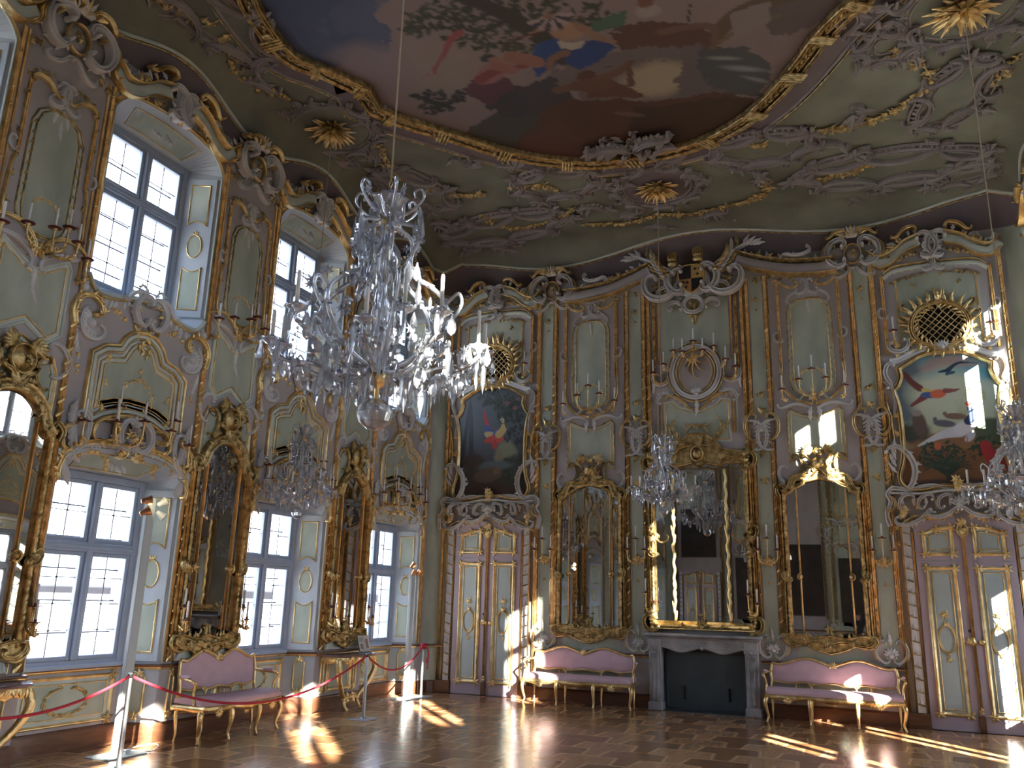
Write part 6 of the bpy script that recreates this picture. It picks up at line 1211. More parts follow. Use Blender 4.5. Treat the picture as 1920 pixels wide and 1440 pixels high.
# stucco cartouches on the ceiling
def blob_ring(cx, cy, rx, ry, lob, ph=0.0, rot=0.0, amp=.10, n=90):
    t = np.linspace(0, 2 * PI, n, endpoint=False); q = 1 + amp * np.abs(np.sin(lob * t / 2 + ph)) - amp * .6; x = rx * q * np.cos(t); y = ry * q * np.sin(t); return np.stack([cx + x * math.cos(rot) - y * math.sin(rot), cy + x * math.sin(rot) + y * math.cos(rot)], 1)
def cartouche(mb, cx, cy, rx, ry, lob=5, ph=0.0, rot=0.0, fillm=E_, dens=1.0):
    O = blob_ring(cx, cy, rx, ry, lob, ph, rot); fill(mb, offset(O, -.12 if rx > .5 else -.06), .012, M_); fill(mb, O, .018, fillm); sweep(mb, O, .05, .05, PG, .01, True, S_); sweep(mb, offset(O, .10), .025, .03, PR, .01, True, S_); sweep(mb, offset(O, -.10), .035, .035, PR, .01, True, S_)
    L = 2 * PI * (rx + ry) / 2; k = int(L / .07 * dens); frills(mb, np.vstack([O, O[:1]]), k, .11, -1, S_, .03, 0, .995, .4); frills(mb, np.vstack([O, O[:1]]), k // 2, .09, 1, S_, .03, 0, .99, .5)
    for j in range(lob + 2):
        i = int((j + .3) / (lob + 2) * len(O)); q = O[i]; q2 = O[(i + 11) % len(O)]; c = np.array([cx, cy]); e = q + (q - c) / np.linalg.norm(q - c) * .12; e2 = q2 + (q2 - c) / np.linalg.norm(q2 - c) * .10
        P = sc(mb, e, e2, -1.8, -2.8, -2.2, .07, h=.08, mi=S_, base=.02); frills(mb, P, 7, .08, 1, S_, .04)
        if j % 2 == 0:
            for _ in range(4): leaf(mb, e, random.uniform(0, 6.28), .24, .09, .06, random.uniform(-1, 1), 3, S_, .03, .04)
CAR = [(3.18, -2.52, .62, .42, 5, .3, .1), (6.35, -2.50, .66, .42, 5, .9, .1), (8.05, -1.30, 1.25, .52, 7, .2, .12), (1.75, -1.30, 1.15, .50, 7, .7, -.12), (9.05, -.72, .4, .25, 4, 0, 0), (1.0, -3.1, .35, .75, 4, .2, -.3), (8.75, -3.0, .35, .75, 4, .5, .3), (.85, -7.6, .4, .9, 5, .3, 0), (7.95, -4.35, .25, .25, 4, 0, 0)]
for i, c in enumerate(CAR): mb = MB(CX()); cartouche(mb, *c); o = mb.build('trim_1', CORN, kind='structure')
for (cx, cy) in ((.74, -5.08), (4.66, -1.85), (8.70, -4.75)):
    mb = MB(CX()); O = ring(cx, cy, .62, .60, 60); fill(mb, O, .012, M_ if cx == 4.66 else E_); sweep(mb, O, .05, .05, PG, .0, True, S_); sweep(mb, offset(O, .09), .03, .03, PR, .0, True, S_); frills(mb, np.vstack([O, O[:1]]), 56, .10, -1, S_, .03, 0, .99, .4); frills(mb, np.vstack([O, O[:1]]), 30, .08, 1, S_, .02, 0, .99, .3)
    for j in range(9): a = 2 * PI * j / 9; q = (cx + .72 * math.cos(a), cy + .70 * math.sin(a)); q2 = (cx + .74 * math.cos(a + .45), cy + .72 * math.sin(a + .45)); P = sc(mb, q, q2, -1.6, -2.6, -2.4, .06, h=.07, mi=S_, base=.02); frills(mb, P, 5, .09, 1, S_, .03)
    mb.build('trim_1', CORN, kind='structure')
# loose scroll work and gilt garlands
mb = MB(CX()); rs = random.Random(5)
for (a, b) in ((830, 420), (870, 470), (940, 465), (1020, 475), (1080, 470), (1180, 400), (1110, 390), (1340, 400), (1380, 420), (1440, 440), (1600, 380), (1650, 400), (1720, 395), (1780, 350), (1840, 300), (1490, 250), (1600, 215), (1700, 110), (1590, 40), (1640, 20), (1860, 20), (1900, 60), (700, 290), (650, 300), (560, 290), (520, 210), (480, 160), (700, 215), (200, 20), (140, 10), (90, 30), (300, 10), (1160, 262), (1200, 265), (1240, 262), (800, 350), (1300, 330), (1560, 270), (1260, 290), (960, 300), (1130, 300), (1150, 340), (880, 300), (1420, 330), (1240, 425)):
    q = np.array(Zp(a, b)); an = rs.uniform(0, 6.28); d = np.array([math.cos(an), math.sin(an)]) * rs.uniform(.14, .24)
    P = sc(mb, q - d, q + d, rs.choice([-2, 2]), 2.8, -2.4, .075, h=.08, mi=S_); frills(mb, P, 9, .12, rs.choice([-1, 1]), S_, .02)
    for _ in range(4): leaf(mb, q + d * rs.uniform(-1, 1), rs.uniform(0, 6.28), .26, .09, .05, rs.uniform(-1, 1), 3, S_, .02, .05)
mb.build('trim_1', CORN, kind='structure')
GLS = [[(290, -20), (340, 20), (400, 45)], [(420, 60), (428, 95), (440, 130), (465, 150), (500, 165), (540, 185)], [(700, 270), (730, 310), (760, 335), (850, 362), (910, 360)], [(905, 400), (930, 420), (980, 425), (1050, 405), (1075, 385)], [(1100, 418), (1180, 415), (1235, 400), (1300, 398), (1380, 380), (1432, 360), (1436, 335)], [(1672, 90), (1720, 110), (1745, 150), (1700, 190), (1660, 215), (1600, 232), (1560, 240), (1500, 245)], [(1640, 300), (1600, 320), (1540, 332)], [(1910, 100), (1885, 130), (1870, 150)], [(950, 350), (1010, 345), (1040, 350)], [(1400, 270), (1440, 268)], [(1050, 30), (1040, 32)], [(560, 80), (600, 130)], [(1480, 115), (1440, 160), (1400, 190)]]
for i, g in enumerate(GLS):
    if i in (10, 11, 12): continue
    mb = MB(CX()); P = cr(Zs(g), 8); L = np.linalg.norm(np.diff(P, axis=0), axis=1).sum(); sweep(mb, P, .03, .03, PR, .01, False, 0)
    garland(mb, P, int(L / .06), .062, 0, .03, 1.1, 3); tag(mb.build('gilt_garland', [DGOLD]), 'gilt flower garland modelled on the ceiling ' + ['at the top left edge', 'above the near upper window', 'behind the big chandelier head', 'in the corner above the dark parrot painting', 'running above the coat of arms', 'below the sunburst at the top right', 'inside the long green cartouche', 'at the right edge of the ceiling', 'left of the purple rosette field', 'right of the purple rosette field'][i], 'garland', 'gilt ceiling garlands')
mb = MB(CX()); 
for j in range(16): q = Zp(1100 + j * 10, 272 - abs(j - 8) * .5); leaf(mb, q, random.uniform(0, 6.28), .3, .12, .07, random.uniform(-1, 1), 3, 0, .08, .08)
for s in (-1, 1): q = np.array(Zp(1180, 262)); P = sc(mb, q + np.array([s * .05, .1]), q + np.array([s * .55, -.05]), s * 1.6, s * 2.6, s * -2.4, .09, h=.12, mi=0, base=.08); frills(mb, P, 12, .14, -s, 0, .1); frills(mb, P, 10, .12, s, 0, .1)
tag(mb.build('white_crest', [CST]), 'ragged white stucco crest overlapping the gilt moulding of the ceiling painting', 'crest')

# gilt sunburst rosettes that hold the chandelier ropes
def rosette(name, x, y, label, R_=.36):
    mb = MB(); 
    for ringn, (n_, L, z0, lift) in enumerate(((16, R_, .02, .05), (13, R_ * .75, .05, .10), (9, R_ * .5, .09, .12))):
        for j in range(n_): a = 2 * PI * j / n_ + ringn * .2; leaf(mb, (.04 * math.cos(a), .04 * math.sin(a)), a + random.uniform(-.12, .12), L * random.uniform(.85, 1.1), .10, .03, random.uniform(-.4, .4), 2, 0, z0, lift, 9)
    mb.xf = None; V = [np.stack([v[:, 0], v[:, 2], v[:, 1]], 1) for v in mb.V]; mb.V = V; mb.lathe([(.0, -.22), (.03, -.20), (.05, -.14), (.03, -.10), (.07, -.04), (.08, 0)], n=12)
    return tag(mb.build(name, [GOLD], None, (x, y, ZC - .012)), label, 'ceiling rosette', 'ceiling rosettes')
rosette('ceiling_rosette', .74, -5.08, 'gilt sunburst rosette on the ceiling near the window wall'); rosette('ceiling_rosette', 4.66, -1.85, 'gilt sunburst rosette on the purple ceiling field above the fireplace'); rosette('ceiling_rosette', 8.70, -4.75, 'gilt sunburst rosette at the top right corner of the photo', .42)
# ------------------------------------------------------------------ furniture
def cabriole(mb, x, y, h, sx, sy, r=.024, mi=0):
    P = cr([(x, y, h), (x + sx * .030, y + sy * .030, h * .78), (x + sx * .018, y + sy * .018, h * .5), (x - sx * .004, y - sy * .004, h * .22), (x + sx * .010, y + sy * .010, .03), (x + sx * .02, y + sy * .02, .0)], 5)
    n = len(P); mb.tube(P, np.interp(np.linspace(0, 1, n), [0, .15, .5, .8, .93, 1], [r * 1.25, r * 1.35, r * .85, r * .55, r * .62, r * .7]), 8, mi)
    mb.ball((x + sx * .03, y + sy * .03, h * .80), r * 1.1, 7, 5, mi)
def settee(name, W, label, loc, rot, D=.50, SH=.40, BH=.84):
    """long settee, local x along its width, back at y=0, front at y=-D"""
    r = empty(name, loc, rot, label, 'settee', 'pink gilt settees'); hw = W / 2; n = 33; xs = np.linspace(-hw, hw, n)
    front = lambda x: -D - .03 * math.cos(x / hw * PI) - .015 * math.cos(3 * x / hw * PI)
    # seat cushion
    prof = [(0.0, SH - .03), (.012, SH + .0), (.006, SH + .035), (-.03, SH + .055)]; mb = MB(); G = []
    for x in xs:
        k = 1 - .02 * abs(x) / hw; row = [(x * k, -.03, SH), (x * k, -.04, SH + .045)] + [(x * k * (1 - .012 * 0), -.04 + (front(x) + .04) * t, SH + .05 + .012 * math.sin(PI * t)) for t in (.2, .5, .8)] + [(x * k, front(x) + .02, SH + .048), (x * k, front(x) - .006, SH + .02), (x * k, front(x), SH - .02)]; G.append(row)
    mb.grid(np.array(G), 0); 
    for e in (0, -1): mb.add(np.array(G)[e], [list(range(8))], 0, False)
    mb.build('seat_cushion', [PINK], r)
    # gilt seat rail
    mb = MB(); G = []
    for x in xs:
        dip = .028 * (1 + math.cos(x / hw * PI * 3)) * .5; y = front(x); G.append([(x, y + .012, SH - .015), (x, y - .012, SH - .03), (x, y - .016, SH - .055), (x, y - .004, SH - .075 - dip), (x, y + .02, SH - .07 - dip)])
    mb.grid(np.array(G), 0)
    for s in (-1, 1):
        G = [[(s * (hw - .012), y, SH - .015), (s * (hw + .012), y, SH - .03), (s * (hw + .014), y, SH - .055), (s * hw, y, SH - .085 - .02 * math.sin(y * 12)), (s * (hw - .02), y, SH - .08)] for y in np.linspace(-.02, -D - .01, 9)]; mb.grid(np.array(G), 0)
    mb.xf = lambda V: V + np.array([0, -D - .02, 0])
    for c in (-hw * .66, 0, hw * .66):
        for j in range(7): leaf(mb, (c, SH - .08), PI / 2 + PI + (j - 3) * .45, .075, .035, .015, 0, 2, 0)
        flower(mb, (c, SH - .07), .028, .02, 0)
    for x in np.linspace(-hw + .05, hw - .05, int(W / .035)): leaf(mb, (x, SH - .055), random.uniform(-.5, .5), .04, .02, .01, 0, 1, 0, 0, 0, 5)
    mb.build('seat_rail', [GOLD], r)
    for x in (-hw + .03, -hw * .34, hw * .34, hw - .03): mb = MB(); cabriole(mb, x, front(x) + .02, SH - .05, 0 if abs(x) < hw * .5 else (1 if x > 0 else -1), -1); mb.build('leg', [GOLD], r)
    for x in (-hw + .06, -hw * .34, hw * .34, hw - .06): mb = MB(); cabriole(mb, x, -.06, SH - .05, 0, .6, .018); mb.build('leg', [GOLD], r)
    # back: shaped upholstered panel
    hb = hw - .07; top = lambda x: BH - .035 + .05 * math.cos(abs(x) / hb * PI * 2.0 - PI * .84) * (1 if abs(x) < hb * .92 else .8); bot = lambda x: SH + .13 + .012 * math.cos(x / hb * PI * 4)
    lean = lambda z: -.05 + .05 * (z - SH) / (BH - SH); xb = np.linspace(-hb, hb, 41)
    mb = MB(); G = np.array([[(x, lean(z) - .028 * (math.sin(PI * t) ** .4) * (1 - (abs(x) / hb) ** 10), z) for t, z in ((t, bot(x) + (top(x) - bot(x)) * t) for t in (0, .06, .2, .5, .8, .94, 1))] for x in xb]); mb.grid(G, 0)
    G2 = G.copy(); G2[..., 1] = np.array([[lean(p[2]) + .02 for p in row] for row in G]); mb.grid(G2, 0); mb.build('back_cushion', [PINK], r)
    mb = MB(); T = np.array([(x, lean(top(x)) - .006, top(x) + .012) for x in xb]); mb.tube(T, .021, 8, 0); B = np.array([(x, lean(bot(x)), bot(x) - .012) for x in xb]); mb.tube(B, .017, 8, 0)
    for s in (-1, 1):
        P = cr([(s * hb, lean(top(hb)), top(hb) + .01), (s * (hb + .02), -.03, BH - .2), (s * (hb + .005), -.05, SH + .14), (s * (hb + .03), -.05, SH - .02)], 6); mb.tube(P, .019, 8, 0)
        # arm
    for x in (-hb * .36, hb * .36): mb.tube(cr([(x - .05, -.045, bot(x) - .01), (x, -.05, SH + .07), (x, -.05, SH)], 5), .012, 6, 0); mb.tube(cr([(x + .05, -.045, bot(x) - .01), (x, -.05, SH + .07), (x, -.05, SH)], 5), .012, 6, 0)
    mb.xf = lambda V: V + np.array([0, -.02, 0])
    for j in range(9): leaf(mb, (0, top(0) + .01), PI / 2 + (j - 4) * .5, .085, .04, .02, 0, 2, 0)
    flower(mb, (0, top(0) + .01), .035, .03, 0)
    for s in (-1, 1):
        for j in range(6): x = s * (.06 + .04 * j); leaf(mb, (x, top(x) + .012), s * .3 if s > 0 else PI - .3, .06, .03, .012, 0, 1, 0, .01, 0, 5)
    mb.build('back_frame', [GOLD], r)
    for s in (-1, 1):
        P = cr([(s * (hb + .015), -.04, SH + .27), (s * (hw + .0), -.14, SH + .255), (s * (hw + .03), -.26, SH + .245), (s * (hw + .03), -.33, SH + .225), (s * (hw + .01), -.335, SH + .19), (s * (hw - .01), -.30, SH + .10), (s * (hw - .005), -.33, SH - .01)], 6); mb = MB(); mb.tube(P, .016, 8, 0); mb.ball(P[19], .024, 8, 6, 0); o = mb.build('armrest', [GOLD], r)
        mb = MB(); mb.ball((s * (hw + .01), -.19, SH + .278), .03, 12, 8, 0, (.9, 3.0, .75)); mb.build('arm_pad', [PINK], o)
    return r
settee('settee', 1.80, 'pink settee with two-humped gilt back below the mirror by the closed door', (2.92, -.09, 0), 0)
settee('settee', 1.84, 'pink settee splashed with sunlight below the mirror right of the fireplace', (6.72, -.09, 0), 0)
settee('settee', 1.38, 'short pink settee against the window wall below the middle pier mirror', (.09, -5.47, 0), PI / 2, D=.47, BH=.90)

def console(name, label, y):
    r = empty(name, (0, y, 0), PI / 2, label, 'console table', 'gilt console tables'); H = .77; W = .56
    hw = lambda t: t; xs = np.linspace(-W, W, 31); fr = lambda x: -(.10 + .34 * (1 - (abs(x) / W) ** 3) ** .5 + .02 * math.cos(x / W * PI * 3)); mb = MB()
    for z0, z1, o in ((H - .03, H, 0),):
        G = np.array([[(x * (1 + e), (fr(x) - e * .3) if 1 else 0, z) for e, z in ((-.02, z0), (.015, z0 + .006), (.02, (z0 + z1) / 2), (.01, z1 - .003), (-.01, z1))] for x in xs]); mb.grid(G, 0); T = [tuple(g[4]) for g in G] + [(W, -.052, z1), (-W, -.052, z1)]; mb.add(T, [list(range(len(T)))], 0, False); T = [tuple(g[0]) for g in G] + [(W, -.052, z0), (-W, -.052, z0)]; mb.add(T, [list(range(len(T)))], 0, False)
    mb.build('marble_top', [DMARB], r)
    mb = MB(); G = np.array([[(x * .94, fr(x) * .94, H - .03), (x * .95, fr(x) * .97, H - .06), (x * .92, fr(x) * .92, H - .10 - .03 * math.cos(x / W * PI * 3) ** 2)] for x in xs]); mb.grid(G, 0)
    for x in np.linspace(-W * .8, W * .8, 13):
        mb.xf = lambda V, x=x: V + np.array([0, fr(x) * .96, 0]); leaf(mb, (x, H - .04), -PI / 2 + random.uniform(-.6, .6), .09, .05, .02, random.uniform(-.5, .5), 2, 0)
    mb.xf = lambda V: V + np.array([0, fr(0) * .97, 0]); shell(mb, (0, H - .13), .09, .2, PI - .2, 7, 0, .01, .03); garland(mb, [(0, H - .15), (0, H - .20)], 5, .04, 0, .02, .6, 3)
    mb.build('apron', [GOLD], r)
    for s in (-1, 1):
        mb = MB(); P = cr([(s * .46, -.30, H - .07), (s * .47, -.33, H - .20), (s * .40, -.30, H - .36), (s * .26, -.26, H - .52), (s * .17, -.24, H - .62), (s * .18, -.27, .06), (s * .16, -.31, .0)], 7); mb.tube(P, np.interp(np.linspace(0, 1, len(P)), [0, .2, .6, .85, 1], [.045, .04, .03, .022, .026]), 9, 0); 
        for q in (6, 20, 28): mb.ball(P[q], .04, 8, 6, 0, (1, 1, .8))
        mb.build('leg', [GOLD], r)
    mb = MB(); mb.tube(cr([(-.19, -.25, .16), (-.08, -.22, .20), (0, -.24, .14), (.08, -.22, .20), (.19, -.25, .16)], 6), .022, 8, 0); mb.xf = lambda V: V + np.array([0, -.24, 0])
    for j in range(12): leaf(mb, (random.uniform(-.1, .1), .16), random.uniform(0, 6.28), .10, .05, .03, .6, 2, 0)
    flower(mb, (0, .17), .06, .05, 0); mb.build('stretcher', [GOLD], r); return r
console('console_table', 'gilt console table holding a clear book stand between the far and middle windows', MC[0]); console('console_table', 'gilt console table with a dark marble top cut by the left edge of the photo', MC[2])

ACR = mat('clear_acrylic', (.9, .92, .92), .05, 0, Transmission_Weight=.85, Alpha=.35); PAPER = mat('printed_paper', (.62, .60, .52), .7, col2=(.42, .36, .30), scale=9)
r = empty('book_stand', (.20, -2.42, .771), PI / 2, 'open printed sheets leaning in a clear acrylic stand on the far console table', 'book stand')
tilt = lambda V: np.stack([V[:, 0], V[:, 1] + V[:, 2] * .30, V[:, 2] * .95], 1)
mb = MB(tilt); mb.box(-.17, .17, -.006, .0, .0, .27, 0, .002); mb.xf = None; mb.box(-.17, .17, -.10, .085, -.0, .006, 0, .002); mb.build('acrylic_stand', [ACR], r)
mb = MB(tilt); mb.box(-.15, -.005, -.020, -.008, .012, .25, 0, .003); mb.box(.005, .15, -.020, -.008, .012, .25, 0, .003); mb.box(.03, .10, -.0225, -.0205, .06, .20, 1); mb.box(-.12, -.05, -.0225, -.0205, .05, .13, 1)
for j in range(9): mb.box(-.13, -.02, -.0222, -.0205, .16 + j * .008, .163 + j * .008, 2)
mb.build('printed_sheets', [mat('paper_white', (.66, .65, .60), .7), mat('printed_picture', (.35, .26, .22), .7, var=.3, scale=40), IRON], r)

# rope barrier
def post(name, x, y, label, tall=.84):
    r = empty(name, (x, y, 0), 0, label, 'barrier post', 'rope barrier posts'); mb = MB(); mb.lathe([(.021, .012), (.021, tall - .02), (.019, tall - .005), (0, tall)], n=14); mb.build('post_tube', [STEEL], r)
    mb = MB(); mb.box(-.15, .15, -.15, .15, 0, .008, 0, .003); mb.lathe([(.04, .008), (.036, .02), (.022, .024)], n=14); mb.build('base_plate', [STEEL], r)
    mb = MB(); mb.lathe([(.023, tall - .05), (.026, tall - .045), (.026, tall - .02), (.023, tall - .015)], n=14); mb.build('collar', [IRON], r); return r
PST = [(1.2, -9.9), (.80, -7.46), (.93, -3.52), (.30, -.76)]
post('barrier_post', *PST[0], 'barrier post outside the left edge holding the rope end'); post('barrier_post', *PST[1], 'steel barrier post closest to the camera, in front of the near light stand'); post('barrier_post', *PST[2], 'steel barrier post in front of the far console table'); post('barrier_post', *PST[3], 'steel barrier post in the room corner with the knotted red rope end')
for (a, b, sag, lab) in ((0, 1, .20, 'red rope running out of the photo at the left'), (1, 2, .40, 'long red rope sagging in front of the short settee'), (2, 3, .27, 'short red rope sagging towards the room corner')):
    A = np.array([*PST[a], .80]); B = np.array([*PST[b], .80]); d = (B - A)[:2]; d /= np.linalg.norm(d); t = np.linspace(0, 1, 30)[:, None]; A[:2] += d * .03; B[:2] -= d * .03; P = A * (1 - t) + B * t; P[:, 2] -= (sag * 4 * t * (1 - t))[:, 0]; mb = MB(); mb.tube(P, .013, 8); tag(mb.build('barrier_rope', [ROPE]), lab, 'rope', 'barrier ropes')
mb = MB(); kx, ky = PST[3]
for j in range(5): a = j * 1.3; mb.tube([(kx + .045 * math.cos(a + q), ky + .045 * math.sin(a + q), .80 + .035 * math.sin(q * 2 + j) ) for q in np.linspace(0, 5.2, 18)], .013, 7)
mb.tube(cr([(kx + .03, ky - .04, .80), (kx + .10, ky - .05, .78), (kx + .13, ky - .05, .66), (kx + .10, ky - .05, .58), (kx + .12, ky - .05, .50)], 7), .012, 7)
for q in (.60, .56): mb.ball((kx + .115, ky - .05, q), .022, 8, 6)
mb.lathe([(.0, .44), (.012, .45), (.010, .50)], (kx + .12, ky - .05, 0), 8); tag(mb.build('rope_knot', [ROPE]), 'knotted end of the red rope wound on the corner barrier post', 'rope', 'barrier ropes')

# lamp stands with spotlights
LAMP = mat('lamp_glow', (1, .7, .4), .5, Emission_Strength=6.0); LAMP.node_tree.nodes['Principled BSDF'].inputs['Emission Color'].default_value = (1, .78, .5, 1)
def lamp_stand(x, y, H, heads, label, yaw=0.0):
    r = empty('lamp_stand', (x, y, 0), yaw, label, 'lamp stand', 'lamp stands'); mb = MB(); mb.box(-.24, .24, -.16, .16, 0, .012, 0, .003); mb.build('base_plate', [STAND], r)
    mb = MB(); mb.box(-.055, .055, -.028, .028, .012, H, 0, .006); mb.build('column', [STAND], r)
    for (hx, hz, dx, dz, lit) in heads:
        mb = MB(); d = Vector((dx, -.5, dz)).normalized(); c = Vector((hx, -.05, hz)); mb.tube([(hx * .3, 0, hz), (hx * .8, -.02, hz), tuple(c)], .008, 6)
        mb.lathe([(.0, -.05), (.025, -.045), (.030, -.01), (.052, .05), (.055, .055), (.050, .052), (.03, .0)], c, 14, axis=d); h = mb.build('spotlight', [STAND if not lit else mat('copper_reflector', (.6, .32, .18), .3, .8)], r)
        mb = MB(); th = np.linspace(0, 2 * PI, 12, endpoint=False); q = np.array(d.to_track_quat('Z', 'Y').to_matrix()); V = np.stack([.046 * np.cos(th), .046 * np.sin(th), np.full(12, .046)], 1) @ q.T + np.array(c); mb.add(V, [list(range(12))]); mb.build('lamp_disc', [LAMP if lit else ACR], h)
    return r
lamp_stand(.30, -7.02, 2.55, [(-.11, 2.50, .9, .15, 1), (-.11, 2.38, .8, .5, 1), (.11, 2.50, .6, .5, 0), (.11, 2.38, .5, -.5, 0)], 'tall pale lamp stand with four spotlights before the nearest window', PI / 2)
lamp_stand(.26, -1.20, 2.12, [(-.10, 2.10, .3, .6, 1), (-.06, 1.98, .2, .6, 1), (.10, 1.98, .4, .6, 1)], 'tall pale lamp stand with three lit spotlights before the window by the corner', PI / 2)
for x, y, lab in ((.25, -6.62, 'white cable loop beside the base of the near lamp stand'), (.18, -1.62, 'white cable loops on the floor beside the far lamp stand')):
    mb = MB(); mb.tube([(x + .12 * math.cos(q) + .01 * q, y + .16 * math.sin(q * 1.1) - .03 * q, .008 + .03 * abs(math.sin(q))) for q in np.linspace(0, 6.5, 40)], .006, 6); tag(mb.build('power_cable', [WHITEM]), lab, 'cable', 'cables')

# ------------------------------------------------------------------ chandeliers
def crystal_mat():
    m = bpy.data.materials.new('crystal'); m.use_nodes = True; nt = m.node_tree; nt.nodes.clear(); N = nt.nodes.new; o = N('ShaderNodeOutputMaterial'); g = N('ShaderNodeBsdfGlass'); g.inputs['IOR'].default_value = 1.52; g.inputs['Roughness'].default_value = .0; g.inputs['Color'].default_value = (.95, .97, 1, 1)
    t = N('ShaderNodeBsdfTransparent'); s = N('ShaderNodeBsdfGlossy'); s.inputs['Roughness'].default_value = .06; s.inputs['Color'].default_value = (.9, .94, 1, 1); d = N('ShaderNodeBsdfTranslucent'); d.inputs['Color'].default_value = (.75, .82, .95, 1); df = N('ShaderNodeBsdfDiffuse'); df.inputs['Color'].default_value = (.7, .76, .85, 1)
    def mx(a, b, f): n = N('ShaderNodeMixShader'); n.inputs[0].default_value = f; nt.links.new(a.outputs[0], n.inputs[1]); nt.links.new(b.outputs[0], n.inputs[2]); return n
    a = mx(g, t, .22); b = mx(a, s, .20); c = mx(b, mx(d, df, .5), .24); nt.links.new(c.outputs[0], o.inputs[0]); return m
CRY = crystal_mat()
def drop_mesh(kind):
    mb = MB()
    if kind == 'pear': mb.lathe([(0, 0), (.004, -.004), (.005, -.014), (.013, -.036), (.018, -.056), (.013, -.072), (0, -.084)], n=6, sm=False); mb.V[-1][:, 1] *= .55
    elif kind == 'spear': mb.lathe([(0, 0), (.005, -.004), (.005, -.012), (.011, -.024), (.009, -.08), (0, -.125)], n=6, sm=False)
    elif kind == 'ball': mb.lathe([(0, 0), (.014, -.006), (.020, -.02), (.014, -.034), (0, -.04)], n=8, sm=False)
    elif kind == 'star':
        for j in range(8): a = j * PI / 4; V = [(0, .008, 0), (0, -.008, 0), (.035 * math.cos(a), 0, .035 * math.sin(a)), (.014 * math.cos(a + .4), 0, .014 * math.sin(a + .4)), (.014 * math.cos(a - .4), 0, .014 * math.sin(a - .4))]; mb.add(V, [(0, 3, 2), (0, 2, 4), (1, 2, 3), (1, 4, 2), (0, 4, 3), (1, 3, 4)], 0, False)
    return mb
def put_drop(parent, kind, p, s=1.0, rz=0.0):
    key = 'drop_' + kind
    if key not in CACHE: o = drop_mesh(kind).build('pendant', [CRY], parent, p); CACHE[key] = o.data
    else: o = bpy.data.objects.new('pendant', CACHE[key]); C.objects.link(o); o.parent = parent; o.location = p
    if kind == 'star': o.name = 'crystal_star'
    o.scale = (s, s, s); o.rotation_euler = (0, 0, rz); return o
def chandelier(name, loc, label, Rr=.62, H=1.47, arms=8, inner=4, ndrop=100, rope_to=None, ch=.15, rot=0.0, cat='chandelier', group=None, extra=120):
    r = empty(name, loc, rot, label, cat, group); k = H / 1.47; q = Rr / .62; rs = random.Random(int(Rr * 100) + arms)
    mb = MB(); Z = lambda a: a * k
    mb.lathe([(0, 0), (.04 * q, Z(.012)), (.085 * q, Z(.05)), (.10 * q, Z(.095)), (.085 * q, Z(.14)), (.04 * q, Z(.175)), (.02, Z(.18))], n=16, sm=False, flute=0); mb.build('crystal_ball', [CRY], r)
    mb = MB(); mb.lathe([(.012, Z(.18)), (.014, Z(.24)), (.05 * q, Z(.265)), (.062 * q, Z(.28)), (.062 * q, Z(.31)), (.05 * q, Z(.32)), (.01, Z(.325))], n=20); mb.build('gilt_collar', [GOLD], r); mb = MB(); mb.lathe([(.01, Z(1.20)), (.05 * q, Z(1.21)), (.055 * q, Z(1.235)), (.05 * q, Z(1.255)), (.01, Z(1.26))], n=20); mb.build('gilt_collar', [GOLD], r)
    mb = MB(); mb.lathe([(.01, Z(.325)), (.045 * q, Z(.34)), (.055 * q, Z(.40)), (.035 * q, Z(.47)), (.07 * q, Z(.53)), (.075 * q, Z(.56)), (.03 * q, Z(.60)), (.028 * q, Z(.66)), (.05 * q, Z(.72)), (.03 * q, Z(.78)), (.022 * q, Z(.86)), (.05 * q, Z(.92)), (.085 * q, Z(.99)), (.08 * q, Z(1.06)), (.04 * q, Z(1.12)), (.03 * q, Z(1.20))], n=14, sm=True, flute=7, fd=.12)
    mb.lathe([(.03 * q, Z(1.26)), (.05 * q, Z(1.30)), (.10 * q, Z(1.38)), (.11 * q, Z(1.40)), (.08 * q, Z(1.40)), (.03 * q, Z(1.36)), (.02, Z(1.44)), (.0, Z(1.47))], n=14, flute=7, fd=.2); mb.build('stem', [CRY], r)
    for j in range(6):
        a = 2 * PI * j / 6 + .2; ca, sa = math.cos(a), math.sin(a); mb = MB()
        P = cr([(.03 * q, 0, Z(.34)), (.20 * q, 0, Z(.42)), (.34 * q, 0, Z(.58)), (.36 * q, 0, Z(.72)), (.27 * q, 0, Z(.83)), (.17 * q, 0, Z(.90)), (.15 * q, 0, Z(1.02)), (.19 * q, 0, Z(1.12)), (.17 * q, 0, Z(1.20)), (.06 * q, 0, Z(1.24))], 5); P = np.stack([P[:, 0] * ca, P[:, 0] * sa, P[:, 2]], 1); mb.tube(P, .013 * q, 7)
        for i in (12, 20, 27, 34): mb.lathe([(.012, -.012), (.026, -.004), (.026, .004), (.012, .012)], P[i], 8, sm=False)
        Pc = cr([(.06 * q, 0, Z(1.28)), (.13 * q, 0, Z(1.30)), (.20 * q, 0, Z(1.38)), (.19 * q, 0, Z(1.44)), (.15 * q, 0, Z(1.43)), (.155 * q, 0, Z(1.39))], 5); Pc = np.stack([Pc[:, 0] * ca, Pc[:, 0] * sa, Pc[:, 2]], 1); mb.tube(Pc, .009 * q, 6)
        Po = cr([(.36 * q, 0, Z(.72)), (.43 * q, 0, Z(.78)), (.45 * q, 0, Z(.71)), (.40 * q, 0, Z(.62))], 5); Po = np.stack([Po[:, 0] * ca, Po[:, 0] * sa, Po[:, 2]], 1); mb.tube(Po, .010 * q, 6)
        fa = mb.build('scroll_branch', [CRY], r)
        mb = MB(); mb.lathe([(.020, 0), (.028, .01), (.012, .025), (.022, .05), (.014, .12), (0, .20)], (.20 * q * ca, .20 * q * sa, Z(1.10)), 6, sm=False); mb.build('spire', [CRY], fa)
    n_i = 0
